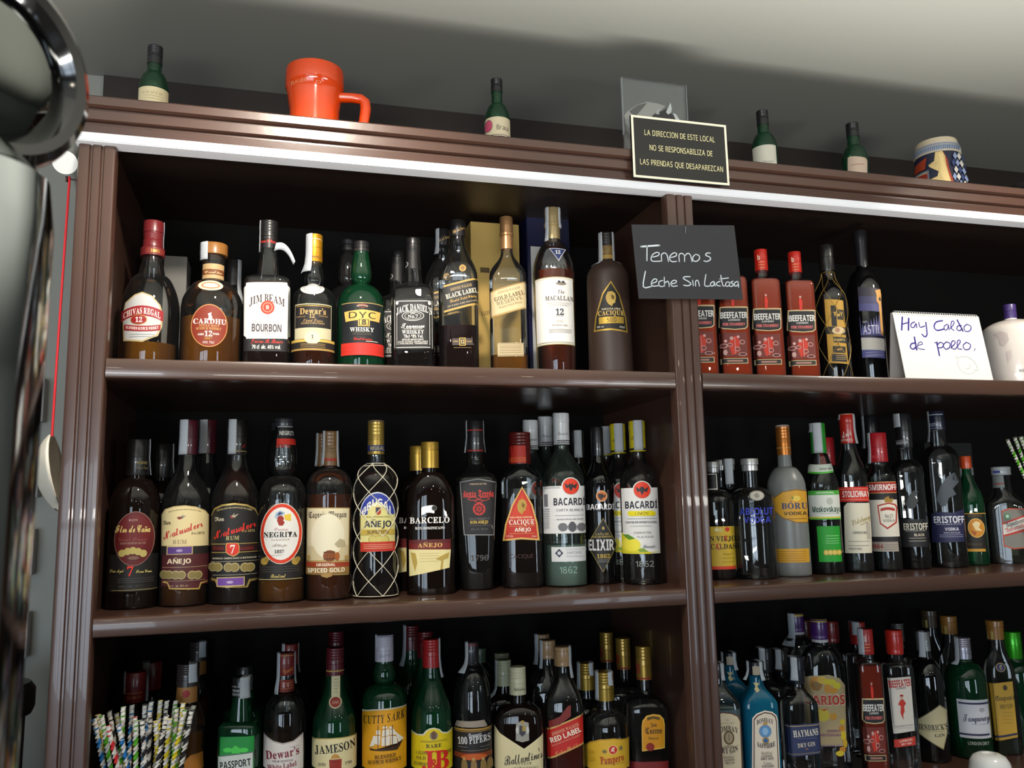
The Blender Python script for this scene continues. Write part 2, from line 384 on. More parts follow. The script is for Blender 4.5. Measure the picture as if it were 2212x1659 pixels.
# each bottle: label, name, category, row, x, y, turn, (half-width, squareness, depth ratio, foot taper), (shoulder, neck, neck radius, style),
# (cap from, cap to, radius, style, colour), glass, liquid (level, colour), seals, extra, artwork - millimetres above the shelf
BOTTLES = [
 ('round clear bottle with maroon cap and little amber whisky, against the left end panel','liquor_bottle','bottle','A',-0.1849,0.115,7.7,(42.4,2,1,1),(91.2,148.1,19.8,'round'),(178.5,235,14.8,'band','6e2024'),'clear',(38.1,'c87a14'),[(15.3,19.3,193.1,0)],None, [('N','neck_label'),('R',-9.7,180,16.4,188.8,'7c2a22',0),('T',3.3,184.4,13,4.4,'1801','B','c9a24a',0,0),('N','front_label'),('P','b9a678',[-37.7,80,-34.8,98.1,-22.2,109.5,-12.2,113.5,1.4,108.1,13.3,94.7,17.6,81.3,17,61.5,11.8,47.1,-9.3,36.8,-34.8,39.4]),('P','c4c4c2',[-36.5,80.1,-33.5,96.6,-21.5,107.1,-12.1,111.1,0.1,106.4,11.4,93.7,15,80.4,14.4,62,9.8,49.1,-9.4,39.5,-33,41.6]),('R',-39,76.4,18,92,'9c1c24',6.9),('T',-11.1,84.1,50.2,9.1,'CHIVAS REGAL','B','ece8de',6.3,0),('E',-15,70.5,11.2,7.7,'c9a24a'),('E',-15,70.5,10.3,6.6,'9c1c24'),('T',-15,70.5,9.4,7.7,'12','B','ece8de',0,0),('R',-34.2,52.7,14.5,61.1,'9c1c24',-3.5),('T',-10,56.9,43.8,4.2,'BLENDED SCOTCH WHISKY','B','ece8de',-3.5,0),('R',-26.5,48.2,7.2,48.9,'9a9a98',0),('R',-26.4,44.7,7.4,45.4,'9a9a98',0)]),
 ('squat round clear whisky bottle with wooden stopper and round russet label','liquor_bottle','bottle','A',-0.0955,0.115,4,(45.9,2,1,1),(102.7,144.3,16.7,'round'),(184.5,203.8,20.9,'cork','95622c'),'clear',(82,'c07018'),[(-20.7,-9.2,174.9,0)],None, [('N','neck_label'),('R',-15.4,145.6,15.7,169.2,'c4a272',0),('R',-15.3,151.5,15.7,160.3,'7a4420',0),('T',0.1,155.9,25.6,4.4,'Cardhu','S','d8b888',0,0),('N','neck_medallion'),('E',-3.2,129.2,18,9.5,'e6d6b4'),('E',-3.2,129.2,13.4,6.1,'c07040'),('E',-3.2,129.2,11.3,4.3,'e8dcc0'),('N','front_label'),('E',-3.4,64.4,26.2,33.1,'c88a50'),('E',-3.4,64.4,24.9,31.6,'8a3018'),('P','ece8de',[-5.9,82.4,-0.7,84.9,-1.2,80.5,-1.7,75.5,0.8,77.1,-0.4,74.9,1.6,72.9,-5.6,72.5,-4.4,78.2]),('T',-2.9,71.2,46.5,7.8,'CARDHU','B','ece8de',0,0),('T',-3.4,64.4,28.2,3.5,'SINGLE MALT','B','d8a060',0,0),('T',-3.9,59.8,35.3,3.5,'SCOTCH WHISKY','B','d8a060',0,0),('T',-4.3,51.9,11.1,8.5,'12','B','ece8de',0,0),('T',-14.7,50.7,8.4,2.8,'AGED','b','ece8de',0,0),('T',6.2,51.7,9.2,2.8,'YEARS','b','ece8de',0,0),('T',-4.1,44.5,11.1,2.8,'1824','B','c9a24a',0,0),('T',-4,38.5,15.7,3.5,'40% 70cl','s','ece8de',0,0)]),
 ('square bourbon bottle with big white label and round red seal, black cap','liquor_bottle','bottle','A',-0.0126,0.115,-3,(35.7,5,0.85,1),(136.9,155.2,17.7,'square'),(200.9,247.8,14.2,'screw','1c1a1c'),'clear',(142.8,'4a1c0c'),[(-17.4,-13.1,195.6,0)],'flap',[('N','neck_band'),('T',-1.2,212.4,25.5,6.1,'James B. Beam','S','d83020',0,0),('N','front_label'),('P','f0eee8',[-30.8,138.6,30.4,140.9,31.3,136.6,34.5,134.4,35.7,56.8,32.7,53.8,32,50.8,-28.5,49.4,-29.3,52.3,-32.7,55.1,-34.5,131.9,-31.2,134.2]),('T',1,114.7,52.6,12.6,'JIM BEAM','B','3a2422',7.4,0),('E',2,99.6,10.4,11,'d83a18'),('E',2,99.6,7.3,7.7,'eec8b0'),('E',2,99.6,6.6,7,'d83a18'),('T',2,99.6,4.1,5.9,'B','b','f0e0d0',0,0),('T',1.1,76.4,44.8,3.7,'KENTUCKY STRAIGHT','b','b4b4b8',0,0),('T',1.3,66.9,44.1,11.7,'BOURBON','b','54484c',0,0),('T',1.4,58.2,17.9,3.6,'WHISKEY','b','b4b4b8',0,0),('N','lower_label'),('R',-32.4,30.5,36,49.8,'19171b',0),('T',1.7,46.5,48.1,6.5,'James B. Beam','S','d83020',0,0),('T',1.2,37,42.6,5.8,'70 cl  alc. 40% vol.','b','ece8de',0,0)]),
 ('whisky bottle with gold cap and torn white seal, black and cream label','liquor_bottle','bottle','A',0.0589,0.115,-2.5,(34.8,2,1,1),(118.4,142.9,15.8,'bulge'),(183.8,229.9,12.9,'plain','d89a24'),'clear',(36.9,'6a2c0c'),[(-16.5,-3.4,165.1,6)],None, [('N','stopper_band'),('R',-14.3,219.8,12.6,229.9,'c8a67c',0),('R',-13.9,189.7,13,192,'8a5a18',0),('N','shoulder_medallion'),('E',-2.3,134.3,18.6,11.4,'c8c8c4'),('E',-2.3,134.3,13.6,7.8,'aeaeac'),('E',-2.3,134.3,11.5,5.9,'d0d0cc'),('N','front_label'),('R',-28.3,51.6,27.4,107.9,'cfc6a2',0),('R',-27.8,69.3,26.6,106.4,'211d1e',0),('R',-26.6,103.8,25,105,'c9a24a',0),('T',-1.2,96,39.6,9.7,"Dewar's",'B','d0a868',0,0),('T',-2.5,87.8,8.5,5.9,'12','B','d0a868',0,0),('T',-19.4,87.3,14,2.2,'TWELVE','b','a08050',0,0),('T',14.5,88.3,14.2,2.2,'YEARS OLD','b','a08050',0,0),('T',-1,81.2,29.6,5.2,'Special Reserve','S','b89460',0,0),('T',-0.9,76.3,35.3,2.6,'BLENDED SCOTCH WHISKY','B','c0a070',0,0),('R',-32.6,32.5,32,50.9,'2a2422',0),('R',-32.7,46.5,32,50.9,'d8b458',0),('R',-32.5,33.2,32.1,36.2,'b8924a',0),('E',-1.3,53.1,12,10.3,'e6dcb8'),('T',-1.4,54.5,3.5,5.9,'1','S','3a3020',0,0),('R',-18.7,43,17.8,44,'9a7c48',0),('R',-18.7,40.8,17.8,41.8,'9a7c48',0),('R',-18.7,37.9,17.9,38.9,'9a7c48',0)]),
 ('green glass whisky bottle with navy label, gold banner and red foot band','liquor_bottle','bottle','A',0.1343,0.115,-5.6,(38.3,2,1,1),(109.7,149.6,16.8,'bulge'),(205.9,223.2,13.1,'screw','232224'),'green',None, [],None, [('N','front_label'),('R',-30,27,35,112.4,'16191f',0),('R',-30.3,111.1,35,112.4,'b89858',0),('E',2.2,106.7,9.4,3,'9a2a20'),('R',-8.6,104.5,13.1,107.5,'16191f',0),('T',2.2,107.5,17.4,2.3,'SPECIAL BLEND','b','c8b898',1.6,0),('P','e2b860',[-25.9,97.9,2.2,100.7,30.6,99,28.4,82.3,2.3,84.1,-23.6,81.4]),('T',2.3,91.7,42,9.8,'DYC','s','1a1614',0,0),('R',-4.5,73.7,13.5,86.4,'e2b860',0),('R',-3.1,75.2,12.1,84.9,'1a1614',0),('R',-2,75.9,11,84.2,'e2b860',0),('T',4.5,80.1,7.2,7.5,'8','b','1a1614',0,0),('T',1.6,68.4,36.8,6.7,'WHISKY','B','ece8de',0,0),('R',-12.7,62,16.1,62.8,'6a6050',0),('R',-12.7,59.8,16.1,60.5,'6a6050',0),('T',3.2,53.5,28.8,5.2,'Destilerias','S','c83028',0,0),('R',7.5,48.8,25.6,49.9,'d8d0c0',0),('R',-29.8,27,35,46.7,'d23024',0),('R',-28.3,39.7,33.6,40.3,'c02a20',0),('R',-28.3,33,33.6,33.6,'c02a20',0)]),
 ('square whiskey bottle with black label and white lettering, black cap','liquor_bottle','bottle','A',0.2212,0.12,-14,(35.2,5,0.95,1),(144.7,159.1,14.9,'cone'),(214.2,236.7,11.6,'plain','1b1a1b'),'clear',(90.5,'2e140a'),[],None, [('N','neck_label'),('R',-14.8,181.5,13,214.3,'1d1c1d',0),('E',-11.7,190.4,4.6,4.8,'c8c8c4'),('E',-11.7,190.4,3.5,3.6,'1d1c1d'),('N','front_label'),('R',-29.8,41.1,34.3,124.5,'161415',0),('R',-27.9,43.5,-27.2,123.4,'d8d4cc',0),('R',32,42.5,32.8,122.5,'d8d4cc',0),('R',-24.9,120.2,30.1,121.4,'d8d4cc',0),('R',-25,43.4,29.5,44.6,'d8d4cc',0),('R',-24.2,48,-23.5,101.7,'d8d4cc',0),('R',28.2,47.2,29,100.9,'d8d4cc',0),('E',-23.4,117.9,2.3,3.1,'d8d4cc'),('E',28.5,117.1,2.3,3.1,'d8d4cc'),('T',3.6,110.5,56.4,10.8,"JACK DANIEL'S",'B','eeeae2',7,0),('E',2.1,95.9,18,8.5,'d8d4cc'),('E',2.1,95.9,16.9,7.3,'161415'),('E',2.1,95.9,13.5,6.2,'d8d4cc'),('E',2.1,95.9,12.8,5.4,'161415'),('T',2.1,100.1,7.5,3.1,'Old','I','e8e4dc',0,0),('T',2.1,95.1,16.5,5.4,'No.7','B','e8e4dc',0,0),('T',2,80.1,37.5,8.4,'Tennessee','S','eeeae2',0,0),('T',2,74.4,30,1.9,'SOUR MASH','b','c8c4bc',0,0),('T',2,69.3,35.2,6.1,'WHISKEY','B','eeeae2',0,0),('T',2.7,62.1,31.4,5.4,'70cl 40% Vol.','B','eeeae2',0,0),('T',1.9,56.5,34.4,2.7,'DISTILLED AND BOTTLED BY','b','e0dcd4',0,0),('T',1.9,53,47.8,2.9,'JACK DANIEL DISTILLERY','B','e0dcd4',0,0),('T',1.9,49.7,46.3,2.3,'LYNCHBURG, TENNESSEE','b','d0ccc4',0,0)]),
 ('square whisky bottle with slanted black label and black cap, in front of gold carton','liquor_bottle','bottle','A',0.2984,0.12,-14,(33.3,4,0.9,1),(167,242.1,11,'slope'),(244.7,273.3,13.2,'plain','1d1b1c'),'clear',(85,'48160a'),[],None, [('N','cap_print'),('T',1.4,255.3,22,7.4,'Walker','S','a88858',0,30),('N','shoulder_medallion'),('E',8.3,182.3,5.8,6.4,'a8823c'),('E',8.3,182.3,3.1,3.4,'7a5c28'),('N','front_label'),('P','c09a4c',[-23.9,152.3,34.8,166.9,34.1,120.6,-23.6,105.8]),('P','1b191a',[-23.9,149.1,34.8,163.7,34.2,124.2,-23.5,109.3]),('T',5.3,149.1,36.9,4.8,'JOHNNIE WALKER','B','a88c5c',0,14),('T',6,139.2,53.8,7.9,'BLACK LABEL','B','e8dcc0',0,14),('T',8.1,130.5,44.5,5.5,'Blended Scotch Whisky','S','c09a4c',0,14),('T',7.3,121.8,50.6,2.4,'OF RARE AND MATURE','b','a89878',0,14),('N','lower_label'),('R',-10.4,50.7,23.2,62.3,'3e322c',0),('R',1.1,49.9,11.7,63.1,'c9a24a',0),('R',2.2,51,10.6,61.9,'2a2220',0),('T',6.4,56.5,6.9,6.2,'12','B','d8b870',0,0),('T',-5,57.1,8.4,2.3,'AGED','b','b09060',0,0),('T',17.1,56.7,9.1,2.3,'YEARS','b','b09060',0,0),('R',-8.2,46,20.7,46.8,'8a7048',0)]),
 ('square clear bottle with copper gold cap and slanted pale gold label','liquor_bottle','bottle','A',0.385,0.12,-14,(31.7,4,0.9,1),(177,225.1,10,'slope'),(227.9,286.1,11.5,'ring','b98a5c'),'clear',(38.8,'b87020'),[],None, [('N','front_label'),('P','a8884c',[-29.4,147.5,32.2,165.2,30.3,117.7,-31,100.3]),('P','cfb98e',[-29.4,145.1,32.1,162.8,30.3,120.1,-31,103.5]),('T',1.2,148.7,39.2,4,'JOHNNIE WALKER','B','8a7450',0,15),('T',1.8,139,51.7,7.2,'GOLD LABEL','B','5c4426',0,15),('T',2.4,130.6,43.8,6.4,'RESERVE','s','6c5434',0,15),('T',3,123.8,40.6,4,'Blended Scotch Whisky','S','8a7450',0,15),('N','lower_label'),('R',-19.6,34.8,23.9,57.7,'b9a67e',0),('R',-18.6,55.7,23.3,56.5,'7a6a48',0),('R',-15.6,51.7,20.1,52.6,'8a7a58',0),('R',-15.6,48.5,20,49.5,'8a7a58',0),('R',-15.7,44.6,19.9,45.5,'8a7a58',0),('R',-15.8,40.7,19.9,41.6,'8a7a58',0),('R',-19,36.4,22.9,37.2,'7a6a48',0)]),
 ('tall bottle with cream gold capsule, large white label and blue triangle, before blue carton','liquor_bottle','bottle','A',0.4703,0.12,-18.8,(36.9,2,1,0.9),(190.8,244.5,13.3,'round'),(251,308.5,14.1,'ring','c8b080'),'clear',(190,'742c10'),[(11.1,16.8,271.2,0),(-12.6,-6.8,245.9,4)],None, [('N','shoulder_label'),('P','b8b8c0',[-7.3,228.2,22.2,227,8.9,201.8]),('P','263462',[-5.3,226.7,20,225.7,8.6,204.7]),('T',7.8,219.9,8.8,6.7,'12','B','ece8de',0,0),('N','front_label'),('R',-33.1,56.6,32.3,174.4,'b4a878',0),('R',-32.3,58.2,31.5,172.8,'e9e7e2',0),('R',-30.9,170.3,33.3,171.1,'c8bc98',0),('E',11.7,162.6,8.7,3.3,'8a8070'),('R',6.3,163.5,10.2,167.6,'3a3a44',0),('R',13.4,163.3,17.3,167.3,'3a3a44',0),('T',11.3,147.9,11,6.5,'The','I','6a5c50',0,0),('T',7.8,137.1,47.3,8.1,'MACALLAN','B','5c4e46',0,0),('T',7.5,128.6,39.4,2.8,'HIGHLAND SINGLE MALT','B','b4aca4',0,0),('T',7.4,124.6,31.5,2.8,'SCOTCH WHISKY','B','b4aca4',0,0),('T',7.8,112.8,13.4,10.5,'12','B','2e2e34',0,0),('T',7.6,106,11.8,2,'YEARS OLD','b','8a8480',0,0),('T',7.4,97.1,11,4,'DOUBLE','B','c0b8ae',0,0),('T',7.2,89.9,25.1,3.2,'DOUBLE CASK','B','9a9088',0,0),('R',-11.1,82.2,26.5,83.1,'a8a098',0),('R',-11.2,79.8,26.5,80.6,'a8a098',0),('R',-11.2,77.4,26.4,78.2,'a8a098',0),('R',-33.7,60.2,29.7,61.3,'b4a878',0)]),
 ('matte dark brown rum bottle with pointed black and gold label, right end of top shelf','liquor_bottle','bottle','A',0.5716,0.12,-22.5,(37.7,2,1,1.04),(186.4,215.8,14.3,'round'),(218.5,269.8,13.5,'screw2','24201e'),'cacao',None, [(-16.4,-7.4,209.2,2),(10.7,14.8,210.1,0)],None, [('N','neck_label'),('R',-15.9,228.3,12.8,244.5,'6a5430',0),('R',-16.3,219.8,12.3,227.4,'a8843c',0),('T',-1.1,235.9,23,11.9,'CACIQUE','B','a8843c',0,0),('N','front_label'),('P','c4a044',[5.2,172.1,-10.5,150.5,-23.9,110.7,-27.7,84.2,2.2,84.4,30.7,81.1,29,108.1,19.5,147.3]),('P','15120f',[5.1,168.8,-8.5,149.6,-21.5,110.6,-25,87,2.3,87.3,28.3,84,26.7,108.2,17.4,146.6]),('E',4,141.5,8.8,11.5,'a8863e'),('P','c8a650',[-4.2,145.2,-0.8,152.5,6.5,153.7,11.9,149.3,13.2,141.8,10.7,137,11.3,132.8,7.2,131.4,5.5,126.5,-0.8,131,-2.9,136.9]),('P','6a5020',[4.7,148,10.2,144.5,9.1,137.9,5.2,140.6]),('T',3.7,122.1,31.9,2.9,'RON EXTRA AÑEJO','b','d8cca8',0,0),('T',3.4,115.1,44.6,8.2,'CACIQUE','B','d0ac58',0,0),('R',-17.8,96.3,24.4,108.2,'c4a044',0),('T',3.7,102.2,15.9,7.4,'500','s','2a2010',0,0),('T',-15.8,91.4,11.2,3.3,'40% vol','s','ece8de',0,0),('T',20.7,89.7,8.7,3.3,'70cl','s','ece8de',0,0)]),
 ('pink gin bottle with red cap, third of four, beside the black chalk card','liquor_bottle','bottle','B',0.8725,0.1,-13,(28.6,5,0.8,1),(177.1,198.1,10.4,'square'),(210.9,251.7,12,'plain','c8281c'),'clear',(192,'d8502c'),[(-29.7,-16.6,198.5,0)],None, [('N','cap_print'),('R',-23.2,225.5,2.9,226.6,'e8a060',0),('R',-23.6,220.2,2.6,221.3,'e8a060',0),('R',-23.9,214.9,2.2,215.9,'e8a060',0),('T',-7,234.9,3.5,8.9,'b','b','f0d8c0',0,0),('N','front_label'),('R',-26.6,133.6,24.1,135.3,'d8c090',0),('P','d0b888',[-26.6,134.7,24.1,134.2,21.6,97.9,16.1,93.6,-2.8,92.2,-23.2,94.1,-28.9,98.5]),('P','19171a',[-25,133,22.2,132.5,19.9,98.8,15.4,95.4,-2.7,93.9,-22.3,95.8,-27.2,99.3]),('T',-2.3,119.3,48,11.2,'BEEFEATER','b','e6e2da',0,0),('T',-2.9,110.4,22.3,3.4,'LONDON','B','e6e2da',0,0),('T',-3.4,102.5,40.2,5.2,'PINK STRAWBERRY','b','e0706c',0,0),('N','guard_print'),('P','d83020',[-5.4,157.1,-1.9,157,0.1,149.2,-1.8,133.6,-6.1,133.6,-6.7,149.3]),('E',-3.5,159.7,2.2,2.4,'c8a090'),('R',-5.8,161.4,-0.7,164,'a82018',0),('N','berry_print'),('R',-29.3,43.4,18.4,87,'70281e',0),('P','c83018',[-12.4,76,-1.8,81.8,6,71.4,1.2,51,-10.2,46,-15,63.2]),('E',-23.5,63.3,6,4.3,'c89c94'),('E',-13.2,64.8,5.1,3.4,'c89c94'),('E',9.3,69.7,5.1,4.3,'c89c94'),('E',-0.1,57,5.1,4.3,'c89c94'),('E',-21.7,51.3,3.4,5.1,'c89c94'),('E',8.7,47.5,7.7,3.4,'c89c94'),('E',-9.8,76.8,3.4,3.4,'c89c94'),('E',-20.4,71.8,2.6,2.6,'d8a49c'),('E',2.3,79.2,2.6,2.6,'d8a49c'),('E',-23.5,63.3,4.3,2.9,'6a2420'),('E',-13.2,64.8,3.8,2.2,'8a2c20'),('E',9.3,69.7,3.8,2.9,'7a2820'),('E',-0.1,57,3.8,2.9,'8a2c20'),('E',8.7,47.5,6,2.4,'5c1c18'),('R',-4.8,47.7,-3.9,78.4,'d8a49c',0),('N','lower_label'),('R',-28.7,30.6,18.1,40.8,'c8b888',0),('R',-27.4,31.9,16.8,39.6,'2a1c1a',0),('R',-19.4,34,8.7,37.4,'a87868',0)]),
 ('pink gin bottle mostly hidden behind chalk card and centre post','liquor_bottle','bottle','B',0.7368,0.1,-13,(28.6,5,0.8,1),(177.1,198.1,10.4,'square'),(210.9,251.7,12,'plain','c8281c'),'clear',(192,'d8502c'),[(-29.7,-16.6,198.5,0)],None, [('N','cap_print'),('R',-23.2,225.5,2.9,226.6,'e8a060',0),('R',-23.6,220.2,2.6,221.3,'e8a060',0),('R',-23.9,214.9,2.2,215.9,'e8a060',0),('T',-7,234.9,3.5,8.9,'b','b','f0d8c0',0,0),('N','front_label'),('R',-26.6,133.6,24.1,135.3,'d8c090',0),('P','d0b888',[-26.6,134.7,24.1,134.2,21.6,97.9,16.1,93.6,-2.8,92.2,-23.2,94.1,-28.9,98.5]),('P','19171a',[-25,133,22.2,132.5,19.9,98.8,15.4,95.4,-2.7,93.9,-22.3,95.8,-27.2,99.3]),('T',-2.3,119.3,48,11.2,'BEEFEATER','b','e6e2da',0,0),('T',-2.9,110.4,22.3,3.4,'LONDON','B','e6e2da',0,0),('T',-3.4,102.5,40.2,5.2,'PINK STRAWBERRY','b','e0706c',0,0),('N','guard_print'),('P','d83020',[-5.4,157.1,-1.9,157,0.1,149.2,-1.8,133.6,-6.1,133.6,-6.7,149.3]),('E',-3.5,159.7,2.2,2.4,'c8a090'),('R',-5.8,161.4,-0.7,164,'a82018',0),('N','berry_print'),('R',-29.3,43.4,18.4,87,'70281e',0),('P','c83018',[-12.4,76,-1.8,81.8,6,71.4,1.2,51,-10.2,46,-15,63.2]),('E',-23.5,63.3,6,4.3,'c89c94'),('E',-13.2,64.8,5.1,3.4,'c89c94'),('E',9.3,69.7,5.1,4.3,'c89c94'),('E',-0.1,57,5.1,4.3,'c89c94'),('E',-21.7,51.3,3.4,5.1,'c89c94'),('E',8.7,47.5,7.7,3.4,'c89c94'),('E',-9.8,76.8,3.4,3.4,'c89c94'),('E',-20.4,71.8,2.6,2.6,'d8a49c'),('E',2.3,79.2,2.6,2.6,'d8a49c'),('E',-23.5,63.3,4.3,2.9,'6a2420'),('E',-13.2,64.8,3.8,2.2,'8a2c20'),('E',9.3,69.7,3.8,2.9,'7a2820'),('E',-0.1,57,3.8,2.9,'8a2c20'),('E',8.7,47.5,6,2.4,'5c1c18'),('R',-4.8,47.7,-3.9,78.4,'d8a49c',0),('N','lower_label'),('R',-28.7,30.6,18.1,40.8,'c8b888',0),('R',-27.4,31.9,16.8,39.6,'2a1c1a',0),('R',-19.4,34,8.7,37.4,'a87868',0)]),
 ('pink gin bottle partly under the chalk card, second of four','liquor_bottle','bottle','B',0.8038,0.1,-13,(28.6,5,0.8,1),(177.1,198.1,10.4,'square'),(210.9,251.7,12,'plain','c8281c'),'clear',(192,'d8502c'),[(-29.7,-16.6,198.5,0)],None, [('N','cap_print'),('R',-23.2,225.5,2.9,226.6,'e8a060',0),('R',-23.6,220.2,2.6,221.3,'e8a060',0),('R',-23.9,214.9,2.2,215.9,'e8a060',0),('T',-7,234.9,3.5,8.9,'b','b','f0d8c0',0,0),('N','front_label'),('R',-26.6,133.6,24.1,135.3,'d8c090',0),('P','d0b888',[-26.6,134.7,24.1,134.2,21.6,97.9,16.1,93.6,-2.8,92.2,-23.2,94.1,-28.9,98.5]),('P','19171a',[-25,133,22.2,132.5,19.9,98.8,15.4,95.4,-2.7,93.9,-22.3,95.8,-27.2,99.3]),('T',-2.3,119.3,48,11.2,'BEEFEATER','b','e6e2da',0,0),('T',-2.9,110.4,22.3,3.4,'LONDON','B','e6e2da',0,0),('T',-3.4,102.5,40.2,5.2,'PINK STRAWBERRY','b','e0706c',0,0),('N','guard_print'),('P','d83020',[-5.4,157.1,-1.9,157,0.1,149.2,-1.8,133.6,-6.1,133.6,-6.7,149.3]),('E',-3.5,159.7,2.2,2.4,'c8a090'),('R',-5.8,161.4,-0.7,164,'a82018',0),('N','berry_print'),('R',-29.3,43.4,18.4,87,'70281e',0),('P','c83018',[-12.4,76,-1.8,81.8,6,71.4,1.2,51,-10.2,46,-15,63.2]),('E',-23.5,63.3,6,4.3,'c89c94'),('E',-13.2,64.8,5.1,3.4,'c89c94'),('E',9.3,69.7,5.1,4.3,'c89c94'),('E',-0.1,57,5.1,4.3,'c89c94'),('E',-21.7,51.3,3.4,5.1,'c89c94'),('E',8.7,47.5,7.7,3.4,'c89c94'),('E',-9.8,76.8,3.4,3.4,'c89c94'),('E',-20.4,71.8,2.6,2.6,'d8a49c'),('E',2.3,79.2,2.6,2.6,'d8a49c'),('E',-23.5,63.3,4.3,2.9,'6a2420'),('E',-13.2,64.8,3.8,2.2,'8a2c20'),('E',9.3,69.7,3.8,2.9,'7a2820'),('E',-0.1,57,3.8,2.9,'8a2c20'),('E',8.7,47.5,6,2.4,'5c1c18'),('R',-4.8,47.7,-3.9,78.4,'d8a49c',0),('N','lower_label'),('R',-28.7,30.6,18.1,40.8,'c8b888',0),('R',-27.4,31.9,16.8,39.6,'2a1c1a',0),('R',-19.4,34,8.7,37.4,'a87868',0)]),
 ('pink gin bottle with red cap standing beside the dark netted bottle','liquor_bottle','bottle','B',0.9448,0.1,-13,(28.6,5,0.8,1),(177.1,198.1,10.4,'square'),(210.9,251.7,12,'plain','c8281c'),'clear',(192,'d8502c'),[(-29.7,-16.6,198.5,0)],None, [('N','cap_print'),('R',-23.2,225.5,2.9,226.6,'e8a060',0),('R',-23.6,220.2,2.6,221.3,'e8a060',0),('R',-23.9,214.9,2.2,215.9,'e8a060',0),('T',-7,234.9,3.5,8.9,'b','b','f0d8c0',0,0),('N','front_label'),('R',-26.6,133.6,24.1,135.3,'d8c090',0),('P','d0b888',[-26.6,134.7,24.1,134.2,21.6,97.9,16.1,93.6,-2.8,92.2,-23.2,94.1,-28.9,98.5]),('P','19171a',[-25,133,22.2,132.5,19.9,98.8,15.4,95.4,-2.7,93.9,-22.3,95.8,-27.2,99.3]),('T',-2.3,119.3,48,11.2,'BEEFEATER','b','e6e2da',0,0),('T',-2.9,110.4,22.3,3.4,'LONDON','B','e6e2da',0,0),('T',-3.4,102.5,40.2,5.2,'PINK STRAWBERRY','b','e0706c',0,0),('N','guard_print'),('P','d83020',[-5.4,157.1,-1.9,157,0.1,149.2,-1.8,133.6,-6.1,133.6,-6.7,149.3]),('E',-3.5,159.7,2.2,2.4,'c8a090'),('R',-5.8,161.4,-0.7,164,'a82018',0),('N','berry_print'),('R',-29.3,43.4,18.4,87,'70281e',0),('P','c83018',[-12.4,76,-1.8,81.8,6,71.4,1.2,51,-10.2,46,-15,63.2]),('E',-23.5,63.3,6,4.3,'c89c94'),('E',-13.2,64.8,5.1,3.4,'c89c94'),('E',9.3,69.7,5.1,4.3,'c89c94'),('E',-0.1,57,5.1,4.3,'c89c94'),('E',-21.7,51.3,3.4,5.1,'c89c94'),('E',8.7,47.5,7.7,3.4,'c89c94'),('E',-9.8,76.8,3.4,3.4,'c89c94'),('E',-20.4,71.8,2.6,2.6,'d8a49c'),('E',2.3,79.2,2.6,2.6,'d8a49c'),('E',-23.5,63.3,4.3,2.9,'6a2420'),('E',-13.2,64.8,3.8,2.2,'8a2c20'),('E',9.3,69.7,3.8,2.9,'7a2820'),('E',-0.1,57,3.8,2.9,'8a2c20'),('E',8.7,47.5,6,2.4,'5c1c18'),('R',-4.8,47.7,-3.9,78.4,'d8a49c',0),('N','lower_label'),('R',-28.7,30.6,18.1,40.8,'c8b888',0),('R',-27.4,31.9,16.8,39.6,'2a1c1a',0),('R',-19.4,34,8.7,37.4,'a87868',0)]),
 ('dark bottle in fine gold netting with gold maze label','liquor_bottle','bottle','B',1.0149,0.1,-36.7,(30.4,2,1,1),(162.8,211.8,11.9,'slope'),(218.4,269.7,14,'plain','1b1a18'),'black',None, [],'netgold',[('N','front_label'),('P','b88c30',[-8.7,158.3,23.7,154.7,23.6,34.1,-9.8,36.9]),('P','171410',[1.2,145.6,10.9,144.6,9.6,105.1,0.8,105.9]),('P','171410',[12,137.4,23.2,136.2,22.5,116.9,11.4,118.1]),('T',13,129.4,16,10.5,'Vatt','S','d8b050',0,0),('P','171410',[-11.3,106.3,23.9,102.8,23.7,88.8,-10.7,92.1]),('E',11.4,97,11.2,7,'cbb488'),('E',9.9,98,4,4.4,'a87858'),('P','171410',[1.8,85.7,25.7,83.4,24.9,73,1.8,75.1]),('T',11.8,79.5,19.1,4.3,'RESERVA','B','d0b468',0,0),('P','171410',[-0.3,68.3,21.2,66.4,20.3,54.3,-0.4,56.1]),('T',10.6,63.9,9.6,8.7,'e','S','b88c30',0,0),('P','171410',[-3,53.7,21.7,51.6,21.5,37.7,-3.2,39.8]),('R',4,49.2,21.5,50.3,'a88c58',0),('R',3.8,45.8,21.3,46.8,'a88c58',0),('R',3.5,42.3,21,43.4,'a88c58',0)]),
 ('black wine bottle with white cap top and blue violet label','wine_bottle','bottle','B',1.1189,0.13,-38.8,(34,2,1,1),(185.4,234.7,13.2,'round'),(240.4,315.1,12.8,'capsule','1f1d22'),'black',None, [],None, [('N','front_label'),('P','55568e',[-11.2,195,28.6,190,26.7,51.9,-13.1,55.5]),('P','2c2734',[-11.2,195,28.6,190,28.8,171.9,-11.3,176.8]),('P','3c3a5c',[-11.3,176.8,28.8,171.9,28.5,157.3,-11.6,162]),('P','484878',[-11.6,162,28.5,157.3,28.2,142.8,-11.9,147.4]),('P','d09a54',[19.3,186.1,28.5,189,29.3,177.3,24.8,172.4,25.7,163.1,28,161,27.1,97.6,23,98.1,23.7,157.9,20.2,165.6,21,176.5]),('E',26.1,168.6,1.9,3.2,'2c2734'),('T',7.5,108.7,30.2,16.2,'ASTIL','s','d8d4e4',0,0),('T',-3.7,124.5,8.2,3.6,'TINTO','s','c8c4d8',0,0),('P','1a1622',[-12.2,99.4,27.7,95.3,27.8,91.7,-12.2,95.7]),('P','cdc6bc',[-12.2,94.4,27.7,90.4,27.1,67,-12.5,70.8]),('R',-6.5,63.7,24.3,64.8,'a8a4c4',0),('R',-6.8,59.3,24,60.3,'a8a4c4',0),('R',-7,56.6,23.8,57.7,'a8a4c4',0)]),
